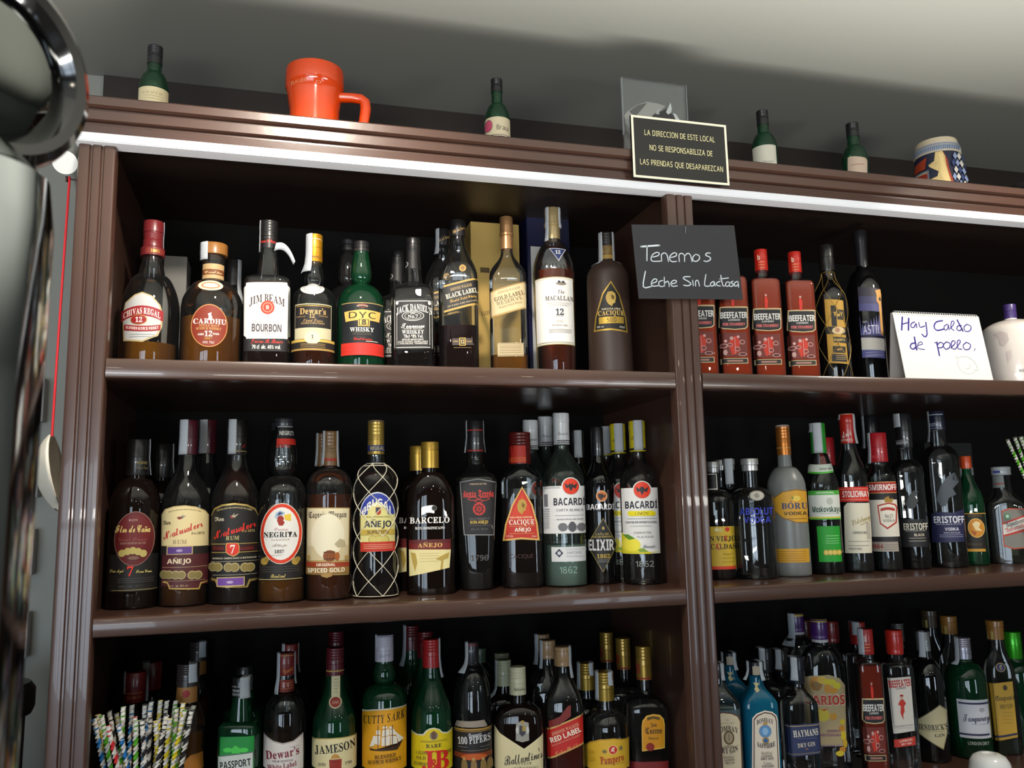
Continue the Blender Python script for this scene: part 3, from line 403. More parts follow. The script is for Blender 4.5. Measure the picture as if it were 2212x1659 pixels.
 ('white glazed gin jug with violet cap at right end beside the desk calendar','liquor_bottle','bottle','B',1.4402,0.1,-46.6,(55.9,2,1,1),(116.4,138.9,13.7,'round'),(143,172.3,11.9,'plain','42316e'),'white',None, [(-24.1,-13.5,139.2,2)],None, [('N','map_print'),('P','cfc0bc',[-33.6,106.6,-20.3,111.5,-8.1,105.3,-6.3,91,-15.2,80,-22.8,84.6,-23.4,95.9]),('P','d4c6c0',[-13.1,68.6,-4.9,71.4,-4.7,56.5,-12,46.2]),('N','front_print'),('T',14.6,28.7,18.5,5.4,'NORDÉS','s','5a5450',0,0)]),
 ('dark rum bottle with round crimson label and black capsule, leftmost on middle shelf','liquor_bottle','bottle','C',-0.1966,0.1317,8,(35,2,1,1),(150.8,187.9,15.9,'round'),(192.6,246.8,17.3,'plain','1a1918'),'darkrum',None, [(17,24.7,193.3,3)],None, [('N','capsule_print'),('T',7,204.2,15.2,4.8,'Flor de Caña','S','8a7c58',0,0),('E',2.3,211.1,2.5,2.7,'7a6c44'),('E',6.7,211.1,2.5,2.8,'7a6c44'),('E',11.2,211.1,2.5,2.8,'7a6c44'),('N','front_label'),('R',-31.5,25.4,34.5,77.8,'171514',0),('R',-26.9,26.8,34.2,27.8,'8a7a48',0),('E',1,100.2,27.1,39.1,'8a6a60'),('E',1,100.2,26.1,38.1,'5c1418'),('E',0.7,109.5,20.9,25.2,'681a1c'),('T',-1.9,126.8,12.3,3.3,'RON','B','a88880',0,0),('T',-2,114.9,46.7,11.3,'Flor de Caña','S','e0cc7c',0,0),('T',-1.4,99.6,36.9,5.3,'Grand Reserve','S','8a4844',0,0),('T',-1.2,93.7,33.1,2.6,'IMPORTED RUM','B','a08070',0,0),('E',-14.6,79.7,4.9,5.2,'b8a860'),('E',-7.4,82.1,4.9,5.3,'b8a860'),('E',6.1,81.5,4.9,5.3,'b8a860'),('E',13,78.6,4.9,5.3,'b8a860'),('E',-0.7,83.1,4.9,5.3,'b8a860'),('E',0.3,72.6,7.4,2.6,'7a5848'),('T',-3,54,7.9,13.1,'7','B','e03020',0,0),('T',-20.2,55.2,18.1,4.6,'Slow Aged','S','d0c070',0,0),('T',14.6,53.5,20.4,4.6,'Seven Years','S','d0c070',0,0),('R',-18.6,43.2,27.3,43.9,'4a4844',0),('R',-18.5,40.6,27.4,41.3,'4a4844',0),('R',-18.4,38,27.5,38.7,'4a4844',0),('T',-1.8,32.8,30.5,2.6,'40% vol.  0,7 l','s','5a5448',0,0)]),
 ('rum bottle with cream and maroon label, maroon capsule','liquor_bottle','bottle','C',-0.1255,0.1348,5.1,(34.6,2,1,1),(148.2,221.6,13.3,'slope'),(223.7,276.6,13.7,'plain','521a26'),'clear',(107.6,'6c3a10'),[(-13.4,-0.9,223.7,1)],None, [('N','front_label'),('P','c8b078',[-34,134,-29.2,141.9,-16.7,145.7,-1.4,146.8,14.1,144.5,27.3,138.8,32.7,132.5,34,85.5,-32.3,87.8]),('P','e2cf9a',[-32.7,133.3,-27.9,140.6,-16,144,-1.4,145.1,13.5,142.8,26,137.4,31.4,131.2,32.7,86.2,-31.1,88.4]),('T',-1.2,140.7,44.9,2,'DESTILADO EN SANTIAGO DE CUBA','b','8a7448',3.4,0),('P','8a3028',[-12.3,129.4,-7.3,130.7,-4.6,127.2,-9.7,126]),('P','7a7468',[-7.2,129.3,-2.9,134.6,-4.7,130.6,0.4,131.8,-4.6,127.2]),('T',-25.4,121.7,10.7,5.4,'Ron','F','2e2418',0,0),('T',-4.1,111.7,56.2,11.5,'Matusalem','S','c02428',0,19),('T',17.2,105.7,18.1,3.4,'Est.1872','I','5a4a30',0,0),('T',-7,93.6,19.1,6,'RUM','B','a8946c',0,0),('R',-32.1,75.3,32.9,86.7,'1f1a18',0),('R',-29.9,30.6,33.7,75.3,'4e1c20',0),('P','b89a50',[-28,35.4,-21.7,33.8,-18.9,25.8,21.7,23.7,24,31.5,32.9,33.8,32.9,35.1,22.7,33.6,20.3,25.7,-17.7,27.7,-20.5,35.7,-28,37.4]),('P','4e1c20',[-20.5,35.7,22.7,33.6,20.3,25.7,-17.7,27.7]),('R',-24,75.2,10.9,87.6,'c8b078',0),('R',-22.7,76.2,9.7,86.3,'5a3c80',0),('E',-6.9,80.9,4.4,2,'a890b8'),('T',-7,65.6,31.7,6.7,'AÑEJO','b','e4d0b0',0,0),('R',-28.8,56.5,31,57.3,'a08868',0),('E',-25.9,46.7,5.9,6.3,'b0a070'),('E',-19.6,46.4,6,6.3,'b0a070'),('E',-10.8,46,6,6.3,'b0a070'),('E',-3.2,45.7,6,6.3,'b0a070'),('E',10.8,45,6.1,6.3,'b0a070'),('E',18.5,44.7,6.1,6.3,'b0a070'),('E',-25.9,46.7,4.7,5,'847444'),('E',-19.6,46.4,4.7,5,'847444'),('E',-10.8,46,4.7,5,'847444'),('E',-3.2,45.7,4.8,5,'847444'),('E',10.8,45,4.8,5,'847444'),('E',18.5,44.7,4.8,5,'847444'),('R',-25.6,37,27.7,37.6,'a08868',0),('T',-6.5,30.4,25.2,2.6,'70 cl   alc. 38% vol.','s','c8a888',0,0)]),
 ('rum bottle with arched black label, red script and red numeral badge','liquor_bottle','bottle','C',-0.0545,0.1372,2.2,(35.8,2,1,1),(150.3,221.4,14.3,'slope'),(224.2,278,15,'plain','1a1917'),'clear',(202.5,'381607'),[(-13.2,-1,224.2,0)],None, [('N','capsule_print'),('T',10.5,237.1,5.5,5,'M','S','c83028',0,0),('R',-11.7,227.8,18.3,229.2,'a88c50',0),('N','front_label'),('P','c4a860',[-34,132.4,-30.3,141.9,-18.7,147.2,-0.9,148.9,17.1,146.5,29.3,140.7,34.3,130.9,36.3,32.7,24.4,31.9,20.6,23.3,-21.9,25.3,-26,34.2,-31.2,35.8]),('P','191716',[-33.9,129.7,-29,139.2,-18,144.4,-0.8,146.2,16.5,143.8,28.1,138,34.3,128.1,36.3,36.1,22.3,35.4,18.6,25.4,-20,27.2,-24.2,37.5,-31.3,39.1]),('T',-0.7,142,50.4,2.1,'DESTILADO EN SANTIAGO DE CUBA','b','b8a878',4.1,0),('P','8a3028',[-7.7,129.8,-2.4,131,-0.4,126.9,-4.9,125.6]),('P','a8a088',[-5,129,-0.5,134.4,-1.8,130.3,5.5,132.9,-0.4,126.9]),('T',-21.7,125.3,13.1,5.5,'Ron','F','d8d0b8',0,0),('T',-0.6,110.4,62.1,12.3,'Matusalem','S','d82c20',0,17),('T',19.4,107.1,18.7,3.4,'Est.1872','I','c0a868',0,0),('T',-2.6,97.1,18.5,6.1,'RUM','B','b8a870',0,0),('R',-31.5,88,33.2,89,'b09850',0),('R',-31.1,75.4,33.4,76.4,'b09850',0),('R',-31.3,76.9,33.3,87.1,'2e1414',0),('T',-21.5,82.5,15.7,4.1,'SOLERA','B','8a2420',0,0),('T',18,81.1,18.6,4.1,'BLENDER','B','8a2420',0,0),('P','c8a860',[-10.6,90.2,5.2,89.7,7.3,84.9,7.5,75.3,4.3,72.1,-0.9,69.5,-7.5,72.5,-11.6,76,-11.8,85.5]),('P','d83222',[-9.9,89.2,4.6,88.7,6.3,84.2,6.5,76.1,3.6,73.1,-0.9,70.9,-6.9,73.5,-10.6,76.7,-10.8,84.8]),('T',-2.2,80.4,6.6,12.2,'7','B','ece8de',0,0),('T',1.1,67.4,60.6,2.4,'BODEGAS AMERICANAS A MATUSALEM','b','c8c0a8',0,0),('R',-30.7,62.3,33.7,63,'a8a088',0),('E',-28.6,55.1,6.5,6.7,'b8a878'),('E',-21.4,54.8,6.5,6.7,'b8a878'),('E',-7.1,54.2,6.5,6.8,'b8a878'),('E',1.5,53.9,6.6,6.8,'b8a878'),('E',15.3,53.3,6.6,6.8,'b8a878'),('E',22.6,53,6.6,6.8,'b8a878'),('E',-28.6,55.1,5.2,5.4,'8c7c48'),('E',-21.4,54.8,5.2,5.4,'8c7c48'),('E',-7.1,54.2,5.2,5.4,'8c7c48'),('E',1.5,53.9,5.3,5.4,'8c7c48'),('E',15.3,53.3,5.3,5.4,'8c7c48'),('E',22.6,53,5.3,5.4,'8c7c48'),('R',-27.6,42.7,31.5,43.4,'a8a088',0),('R',-22.1,26.4,15.1,39.9,'c8b078',0),('R',-20.8,27.8,13.8,38.6,'70489c',0),('E',-4.5,32.5,4.6,2,'b8a0c8')]),
 ('rum bottle with red oval on white label, black and red neck collar','liquor_bottle','bottle','C',0.0159,0.125,-0.7,(35.4,2,1,1),(157.9,189.3,20.8,'bulge'),(266.4,279.4,14.7,'plain','2e3035'),'clear',(32.3,'a86418'),[],None, [('N','neck_label'),('R',-9.3,265.3,20.1,266.4,'d8d8d8',0),('R',-9.1,246.9,20.2,264.3,'1b191b',0),('T',6.9,255.6,26.5,6.5,'NEGRITA','b','e8e4dc',0,0),('R',-10.2,237.5,20.4,246.9,'d83020',0),('N','front_label'),('R',-31.9,33,29.7,68.4,'191717',0),('E',-24.8,61,5.3,5.4,'b09040'),('E',-21.5,64.3,4,4.1,'988038'),('E',19.9,60.1,5.4,5.5,'b09040'),('E',23.4,62.7,4.1,4.1,'988038'),('R',-28,52.3,25.6,53.1,'4e4a44',0),('R',-27.9,48.9,25.7,49.7,'4e4a44',0),('R',-27.8,45.5,25.7,46.3,'4e4a44',0),('T',-4.4,39.9,21.4,6.1,'Bardinet','S','d0b870',0,0),('R',-31.5,33.9,30,34.9,'c8b070',0),('E',-0.8,101.9,30.3,45.4,'e0d8c8'),('E',-0.8,101.9,29.3,44.4,'d83a1c'),('E',-0.8,101.9,25.3,39.2,'ebe8e2'),('P','9c2818',[-6.7,127.5,-1.3,129.5,2.8,124.5,1.5,121.1,3.6,118.3,0.3,117,1,113.5,-4.4,113.7,-7.2,120.6]),('P','a8c0d0',[-10.7,126.2,-9.5,133.1,-2.8,136.4,4,132.8,1.4,128.7,-5.3,128.2,-7.9,123.4]),('P','3a4470',[-8,128.9,-4.1,134.4,1.4,132.2,-3.3,129.5]),('P','e8c440',[2.1,129.4,12.2,131.3,12.4,120.2,4.2,121.7]),('T',-1.6,108.8,20.2,4.8,'Pasion','S','c8a0a0',0,0),('T',-2.1,100.5,47.1,7.6,'NEGRITA','B','26221f',0,0),('T',-2,93,25.6,2.7,'BARDINET','B','c0b8ac',0,0),('T',-3.2,85.5,20.2,4.8,'Añejo','S','a8988c',0,0),('T',-3.4,75.4,13.4,4.8,'1857','B','4c4844',0,0),('R',-15,69.9,1.1,70.6,'c8c0b4',0)]),
 ('rum bottle with cream label, barrel drawing and red and bronze banner','liquor_bottle','bottle','C',0.0874,0.1245,-3.6,(35.7,2,1,1),(166.7,200.5,13.1,'bulge'),(204.9,259.6,12.7,'screw2','7c5a34'),'clear',(159.6,'7c3c16'),[(10.6,22.1,203.4,2),(-11.6,-8,205.6,3)],None, [('N','neck_label'),('R',-12,216.5,14.4,235.4,'8a6c44',0),('T',0.8,231,15.7,10.2,'Morgan','F','5c4020',0,0),('R',-11.8,204.8,14.5,216.5,'a83820',0),('N','front_label'),('P','b89858',[-34.3,139.8,30.9,138.5,30.2,36.6,3.9,37.5,-2.9,33,-9.8,38,-33.7,38.9]),('P','e4d8b4',[-32.9,138.4,29.5,137.1,28.6,58.8,-32.6,60.8]),('T',-2.5,128.3,56.9,9.1,'Captain Morgan','F','3c2e26',0,0),('E',-2.1,95.1,24.9,34.8,'ece4c8'),('R',-32.1,59.8,28.6,81.2,'d4c49c',0),('E',-2.1,96.5,23.5,33.4,'ece4c8'),('P','b8ac88',[7.7,83.7,15.9,91.8,22.9,88.8,25.7,79,13.2,78]),('E',0.9,66.6,9.6,8.3,'8a4a18'),('R',-8.1,71.4,9.1,72.8,'4a2810',0),('R',-8,61.1,9.2,62.4,'4a2810',0),('R',-3.2,58.4,-2.5,75,'6a3814',0),('R',1.6,58.2,2.3,74.9,'6a3814',0),('R',5.7,58.8,6.4,74,'6a3814',0),('E',12,65.5,3.5,6.2,'a85c24'),('P','9a3a20',[-33.2,58,30.1,55.9,29.4,48.3,-33.1,50.5]),('T',-4.5,53.3,27.5,4.1,'ORIGINAL','b','ece0c0',0,0),('R',-33.1,39.8,29.4,49.4,'987038',0),('T',-3.7,45,53.6,6.2,'SPICED GOLD','b','f0e6cc',0,0),('E',-2.9,37.8,8.2,3.4,'a88448'),('E',-29.2,64.8,2.7,3.4,'b89858'),('E',25.1,63,2.8,3.5,'b89858')]),
 ('dark rum bottle in cream string netting with blue arched label','liquor_bottle','bottle','C',0.1594,0.1187,-6.6,(34.2,2,1,1),(178.4,205.5,14,'round'),(222.4,276.7,13.2,'screw2','c0a04c'),'clear',(192.8,'2e1008'),[],'net',[('N','capsule_print'),('R',-13.3,273.4,15.9,277.1,'30326a',0),('R',-13.2,226.8,15.9,236.4,'2c3478',0),('T',2.1,231.6,21.8,5.9,'BRUGAL','b','c8b878',0,0),('N','front_label'),('P','c8c8d0',[29.9,125,29,134.4,26.3,143.2,21.9,150.8,16.2,156.8,9.6,160.5,2.5,161.9,-4.6,160.8,-11.2,157.3,-16.8,151.6,-21.1,144.2,-23.8,135.5,-24.7,126.2]),('P','2a3c98',[28.5,125,27.6,133.9,25,142.2,20.9,149.3,15.5,154.9,9.2,158.5,2.5,159.7,-4.2,158.7,-10.4,155.4,-15.8,150.1,-19.9,143.1,-22.4,134.9,-23.2,126.1]),('P','dcd48c',[18.2,124.5,17.6,130,16.1,135.2,13.6,139.7,10.3,143.2,6.6,145.4,2.5,146.2,-1.5,145.5,-5.3,143.5,-8.5,140.2,-11,135.8,-12.5,130.7,-13,125.2]),('T',2.5,146.2,46.9,10.7,'BRUGAL','b','ecebe4',18.5,0),('R',-23.2,85.3,29.2,127,'dcd48c',0),('P','b89040',[-0.7,138.4,7.9,138.2,7.9,128.3,3.6,125.5,-0.6,128.5]),('P','34345c',[0.1,137.7,7.2,137.5,0.1,129.2]),('P','b03028',[7.2,136.8,7.2,129,3.6,126.6,0.8,129.2]),('T',3.4,123.4,35.4,2.1,'RON DOMINICANO','b','8a8040',0,0),('T',2.9,112.5,41.1,9.2,'AÑEJO','b','34343c',0,0),('R',-22.4,95.9,28.5,104.3,'c4a848',0),('T',3.4,100.1,32.5,4.9,'SUPERIOR','b','5a4820',0,0),('E',-4.8,89,6.3,6.3,'a89440'),('E',4.4,88.8,6.4,6.3,'a89440'),('E',13.6,88.5,6.4,6.3,'a89440'),('E',-4.8,89,5.3,5.3,'cabc68'),('E',4.4,88.8,5.3,5.3,'cabc68'),('E',13.6,88.5,5.3,5.3,'cabc68'),('R',-22.3,70.6,28.4,85.3,'bc3020',0),('R',-18.1,80.7,24.9,81.5,'e0a080',0),('R',-18.1,77.8,24.9,78.7,'e0a080',0),('R',-18.1,75,24.9,75.9,'e0a080',0)]),
 ('flat black rum bottle with gold cap, maroon band and cream label','liquor_bottle','bottle','C',0.2486,0.1277,-8,(38.8,2.6,0.62,1),(142.7,193.4,13.2,'round'),(200.1,243,14.7,'capgold','c8a040'),'darkrum',None, [],None, [('N','front_label'),('T',-1.8,116.4,63.3,9.5,'BARCELÓ','B','ece8e4',0,0),('T',-1.5,103.9,47.1,4,'RON DOMINICANO','B','ece8e4',0,0),('E',5.4,135.2,4.4,4.4,'585650'),('E',5.4,135.2,3,2.9,'201e1c'),('N','lower_label'),('R',-34.6,69.8,31.4,85.8,'701c1c',0),('R',-34.6,80,31.4,85.8,'5a1818',0),('T',-1.7,77.1,38.9,6.5,'AÑEJO','B','d8ac60',0,0),('P','e6d89c',[-34.7,71,31.3,69.2,28.8,40.8,-34.1,29.1]),('R',-18.6,63.7,12.1,64.5,'c8b478',0),('R',-18.7,60.1,12.1,60.9,'c8b478',0),('R',-18.7,55.8,12,56.5,'c8b478',0),('R',-18.7,51.5,12,52.2,'c8b478',0),('P','b89c48',[6.9,55.2,13.5,58.6,20.9,62,28.3,64.7,26.7,56,19.3,53.3,17.7,39,14.1,38.4,15.7,52]),('P','b89c48',[-31.8,66.3,-24.5,64.7,-21.6,50.2,-25.4,36,-28.9,50.4])]),
 ('tapering square rum bottle, dark grey label with red blackletter and red emblem','liquor_bottle','bottle','C',0.3342,0.1676,-12,(35.7,4,0.9,0.76),(179.9,210.2,14.2,'slope'),(228.2,282.7,14.9,'plain','201e20'),'smoke',(176.8,'240e06'),[(-21.4,-13.9,228.2,4),(15.3,20,228.2,3)],None, [('N','capsule_print'),('R',-15.7,264.9,17.4,266.9,'b02c24',0),('R',-16.2,229.8,16.8,232.2,'b02c24',0),('N','front_label'),('P','888888',[-27.1,178.1,3.9,183,34.7,176.9,29.2,88.5,-21.3,89.7]),('P','1f1d1f',[-25.6,176.6,3.9,181,33.2,175.4,27.7,90.1,-19.8,91.2]),('T',3.7,173.7,27.8,2.7,'FUNDADA EN 1796','b','b8a080',0,0),('T',4,157.6,50.9,11.5,'santa Teresa','F','cc3830',0,0),('E',-5.1,149.3,8.5,3.1,'cc3830'),('E',-5.1,149.3,7.3,2.1,'1f1d1f'),('E',13.4,149,8.5,3.1,'cc3830'),('E',13.4,149,7.3,2.1,'1f1d1f'),('E',4.1,145.3,6.9,2.6,'cc3830'),('E',4.1,145.3,5.8,1.7,'1f1d1f'),('E',4.6,132.3,10.4,10.3,'cc3830'),('E',10.8,132.2,2.5,2.4,'6a2020'),('E',-1.5,132.5,2.5,2.4,'6a2020'),('E',4.5,126.3,2.5,2.4,'6a2020'),('E',4.7,138.4,2.5,2.4,'6a2020'),('E',8.9,128,2.5,2.4,'6a2020'),('E',0.2,128.2,2.5,2.4,'6a2020'),('E',9,136.5,2.5,2.4,'6a2020'),('E',0.4,136.7,2.5,2.4,'6a2020'),('E',4.6,132.3,2.3,2.3,'6a2020'),('T',4.4,116.4,32.3,3.4,'GRAN RESERVA','B','6a6868',0,0),('T',4.3,110.7,29.2,4.9,'RON AÑEJO','b','c8a850',0,0),('R',-13.4,105,21.8,105.8,'5a5858',0),('T',4.1,99.3,27.6,3.4,'40% vol. 700 ml','s','6a6868',0,0),('N','embossing'),('T',4.1,52.3,29,9,'1796','B','4c4a48',0,0)]),
 ('flared rum bottle with pointed red label and red metallic cap','liquor_bottle','bottle','C',0.4155,0.1726,-11,(33.7,4,0.8,1.06),(184.1,203.2,21.6,'cone'),(208.1,263.3,19.2,'screw2','5a1612'),'clear',(147.2,'34140a'),[(-31.4,-29,208.1,0)],None, [('N','neck_label'),('R',-32.1,209.2,8.7,239.4,'c02a1a',0),('R',-32.2,211.5,8.5,219.5,'d8582c',0),('T',-12.3,215.5,32,4,'CACIQUE','B','c02a1a',0,0),('N','front_label'),('P','d4aa5c',[0.2,169.1,-18.1,138.2,-29.9,105.1,-34,77.8,-3.3,80.2,28.1,77.5,25.3,106.2,17.4,137.5]),('P','bc281a',[0.1,165.2,-16,136.6,-27.4,104.3,-30.4,81.2,-3.3,83.3,24.6,80.7,22.5,105.5,14.8,136.8]),('P','cc3c20',[-0.3,157.4,-13.1,135,-21.5,114.2,18,113.3,11.4,135.3]),('P','b89440',[-9.1,137.3,-5.8,145.8,0.6,148,6.1,144,7.5,136.9,5,132.3,5.7,128.4,1.7,126.9,-0.8,121.5,-7,126.3,-8.5,131]),('P','7c5c20',[-1.1,141.8,4.4,138.5,2.6,132.3,-1.3,134.8]),('T',-2.5,116.9,37.8,2.7,'RON AÑEJO SUPERIOR','b','e8c8a0',0,0),('T',-1.9,109.1,42.5,8.5,'CACIQUE','B','efe4d0',0,0),('R',-23.3,101.8,20,102.5,'d8904c',0),('T',-0.6,96.3,27.5,6.2,'AÑEJO','b','efe4d0',0,0),('R',-23.5,89.4,19.7,90.2,'d8904c',0),('T',-22.8,85.7,11,2.7,'37,5%','s','efe4d0',0,0),('T',18,84.7,7.9,2.7,'70cl','s','efe4d0',0,0),('N','embossing'),('T',-3.2,52.1,39.2,6.1,'CACIQUE','s','3c1c12',0,0)]),
 ('clear rum bottle with white cap and white label bearing red bat disc','liquor_bottle','bottle','C',0.4879,0.158,-19,(37.7,2,1,1),(182.3,237.7,11.7,'slope'),(241.1,296.2,14.5,'capw','dcdcdc'),'palegreen',(69.2,'b4ccbc'),[(-13.8,-8.1,242.4,0)],None, [('N','cap_print'),('R',-18.4,242.5,15.4,248.2,'26242a',0),('T',2.6,245.2,20.9,3.2,'WHITE RUM','b','dcdcdc',0,0),('T',3,260.2,19.3,6.5,'Bacardi','S','9a98a0',0,0),('N','front_label'),('R',-34.7,88.4,36.9,168.2,'e4e4e4',0),('E',13.5,166.4,16.1,16,'e4e4e4'),('E',13.5,167.2,14.4,14.3,'b8b4b0'),('E',13.5,167.2,13.6,13.5,'dc3c20'),('P','302a30',[2.7,172.9,8.9,168.8,11.4,172.7,13.6,170.3,16.1,172.6,18.3,168.6,24.7,172.4,21.3,163.1,17.4,165.5,13.3,158.6,9.6,165.7,5.6,163.4]),('R',-32.1,166,-4.6,166.6,'9a9aa0',0),('R',-32.1,164.5,-4.6,165.1,'9a9aa0',0),('T',10.4,141.5,53.2,11.7,'BACARDÍ','b','22222e',0,0),('T',10.7,127.5,44.5,3.9,'CARTA BLANCA','s','3c3a44',0,0),('R',-13.8,118.2,34.6,119,'9a9aa0',0),('T',10.2,112.1,43.7,2.3,'MAESTROS DE RON','b','8a8a90',0,0),('E',-1.9,99.2,7.8,6.9,'6c6c72'),('E',13.7,98.9,7.8,6.9,'8a8a90'),('E',29.3,98.6,7.8,6.9,'6c6c72'),('E',13.7,99.6,6.2,8.5,'55555c'),('R',-31.9,134.6,-25.6,154.8,'787880',0),('R',-33.1,129.3,-22.9,130.5,'a0a0a6',0),('R',-33.2,125.5,-23,126.6,'a0a0a6',0),('R',-33.3,121.6,-23.1,122.8,'a0a0a6',0),('R',-33.4,117.7,-23.2,118.9,'a0a0a6',0),('R',-33.5,113.9,-23.3,115,'a0a0a6',0),('R',-33.6,110,-23.4,111.1,'a0a0a6',0),('R',-33.7,106.1,-23.5,107.3,'a0a0a6',0),('R',-33.8,102.3,-23.6,103.4,'a0a0a6',0),('R',-33.9,98.4,-23.7,99.6,'a0a0a6',0),('N','lower_label'),('R',-22.3,41.8,35.5,66,'d8dadc',0),('P','343c50',[-9.2,63.2,-2.4,55.8,-9.6,48.7,-16.4,56]),('E',-9.4,55.9,3.1,3.1,'c8ccd0'),('T',15.9,56.3,24.8,3.8,'SANTIAGO','s','6c7078',0,0),('R',1.7,61.6,32.7,62.4,'a8acb2',0),('R',1.3,50.1,32.3,50.9,'a8acb2',0),('N','embossing'),('T',5.3,27.9,29.4,10.6,'1862','s','8aa898',0,0)]),
 ('matte black slim bottle with orange bat disc and gold diamond outline','liquor_bottle','bottle','C',0.5577,0.165,-21.4,(26.5,2,1,1),(174.2,217,11.4,'slope'),(221.1,272.8,11,'plain','1c1c1e'),'black',None, [],None, [('N','front_label'),('E',4.3,150.2,9.6,9.6,'d8b890'),('E',4.3,150.2,8.6,8.6,'c06c34'),('P','2a2020',[-2.5,154.3,1.3,151.1,3.1,154.2,4.3,151.8,6.3,154.1,7.8,150.9,11.9,154,9.2,146.9,6.9,148.5,4,143,1.3,148.7,-1.2,147.1]),('T',1.4,131.6,48,9.5,'BACARDÍ','b','c8c8cc',0,0),('P','8c7c44',[5.5,112.8,27.6,65.8,2.1,20.2,-24,66.8]),('P','141415',[5.5,110.8,26.4,65.9,2.2,22.1,-22.8,66.7]),('T',4.9,95.4,4.8,3.9,'♣','s','b09a50',0,0),('T',2.9,85.2,22.3,3.2,'CAÑA DE','B','b09a50',0,0),('T',1.9,80.5,35,3.1,'AZÚCAR TOSTADA','B','b09a50',0,0),('T',0.6,66.3,42.9,18.1,'ELIXIR','b','ccccd0',0,0),('T',3.5,47.5,22.2,7,'1862','B','b0963c',0,0),('R',-5.8,40.8,13.2,41.6,'8a8a88',0),('R',-6,37.7,13,38.5,'8a8a88',0)]),
 ('clear rum bottle with yellow cap and lemon drawing on white label','liquor_bottle','bottle','C',0.619,0.128,-24,(34.2,2,1,1),(171.9,222.3,11.7,'slope'),(226.2,280.4,14.5,'capw','d8c41c'),'clear',None, [(-6.5,10.3,228.6,0)],None, [('N','cap_print'),('R',-18.1,228,13.9,232.1,'2a2820',0),('T',-1.3,249.9,19.2,6.5,'Bacardi','S','7c7010',0,0),('N','front_label'),('R',-31.5,51.3,30.5,162.5,'e2e2e0',0),('E',4.3,157.7,16.4,16.5,'e2e2e0'),('E',4.3,158.5,14.7,14.8,'b8b4b0'),('E',4.3,158.5,13.9,14,'dc3c20'),('P','302a30',[-6.4,164.3,-0.3,160.2,2.2,164.1,4.5,161.6,6.9,163.9,9.1,160,15.5,163.7,12,154.4,8.2,156.8,3.9,149.9,0.3,157,-3.7,154.8]),('T',1.7,133.5,53.9,11.7,'BACARDÍ','b','22222e',0,0),('E',-16.9,119.4,4.7,4.3,'e6d620'),('E',20.5,118.6,4.7,4.3,'e6d620'),('R',-16.9,114.7,20.5,123.3,'e6d620',0),('T',1.8,119,21.8,4.3,'LIMÓN','s','6c6410',0,0),('R',-22,110.1,26.3,110.8,'8a8a94',0),('T',0.4,104.3,51.4,3.1,'CRAFTED FOR INTENSE FLAVOUR','b','5c5c66',0,0),('R',-17.8,97.7,16.4,98.5,'b0b0b0',0),('T',2,86.8,28,3.1,'CHARACTER','s','44444c',0,0),('T',6.3,79.7,26.4,3.1,'FLAVOUR','s','6a6a70',0,0),('T',11.8,64.2,20.1,5.4,'Bacardi','S','5c5c66',0,0),('P','dcd22c',[-32.3,88.2,-23.4,75.6,-8.3,64.5,8.4,56.6,15.9,51.1,-33.8,51.8]),('E',-17.6,67,15.6,10.8,'ecdf48'),('P','5c8c2c',[-30.9,83.5,-21.5,84.1,-10.1,76.9,-20.4,74.8]),('P','7c9c34',[-7,58.3,2.4,61.3,11.3,53.4,-2.6,53.6]),('R',-33.7,53.3,27.6,54.4,'d8cc30',0),('N','embossing'),('T',3.5,34.4,30.9,9.2,'1862','s','8a8c88',0,0)]),
 ('dark bottle behind the crimson-label rum, only its capsule and seal showing','liquor_bottle','bottle','C',-0.172,0.2157,6.6,(35,2,1,1),(150.8,187.9,15.9,'round'),(192.6,246.8,17.3,'plain','1a1918'),'darkrum',None, [(17,24.7,193.3,3)],None, []),
 ('bottle with bright maroon capsule, standing behind the cream and maroon label rum','liquor_bottle','bottle','C',-0.102,0.2028,4,(34.6,2,1,1),(152.3,227.7,13.3,'slope'),(229.8,284.2,13.7,'plain','521a26'),'clear',(110.5,'6c3a10'),[(-13.4,-0.9,229.9,1)],None, []),
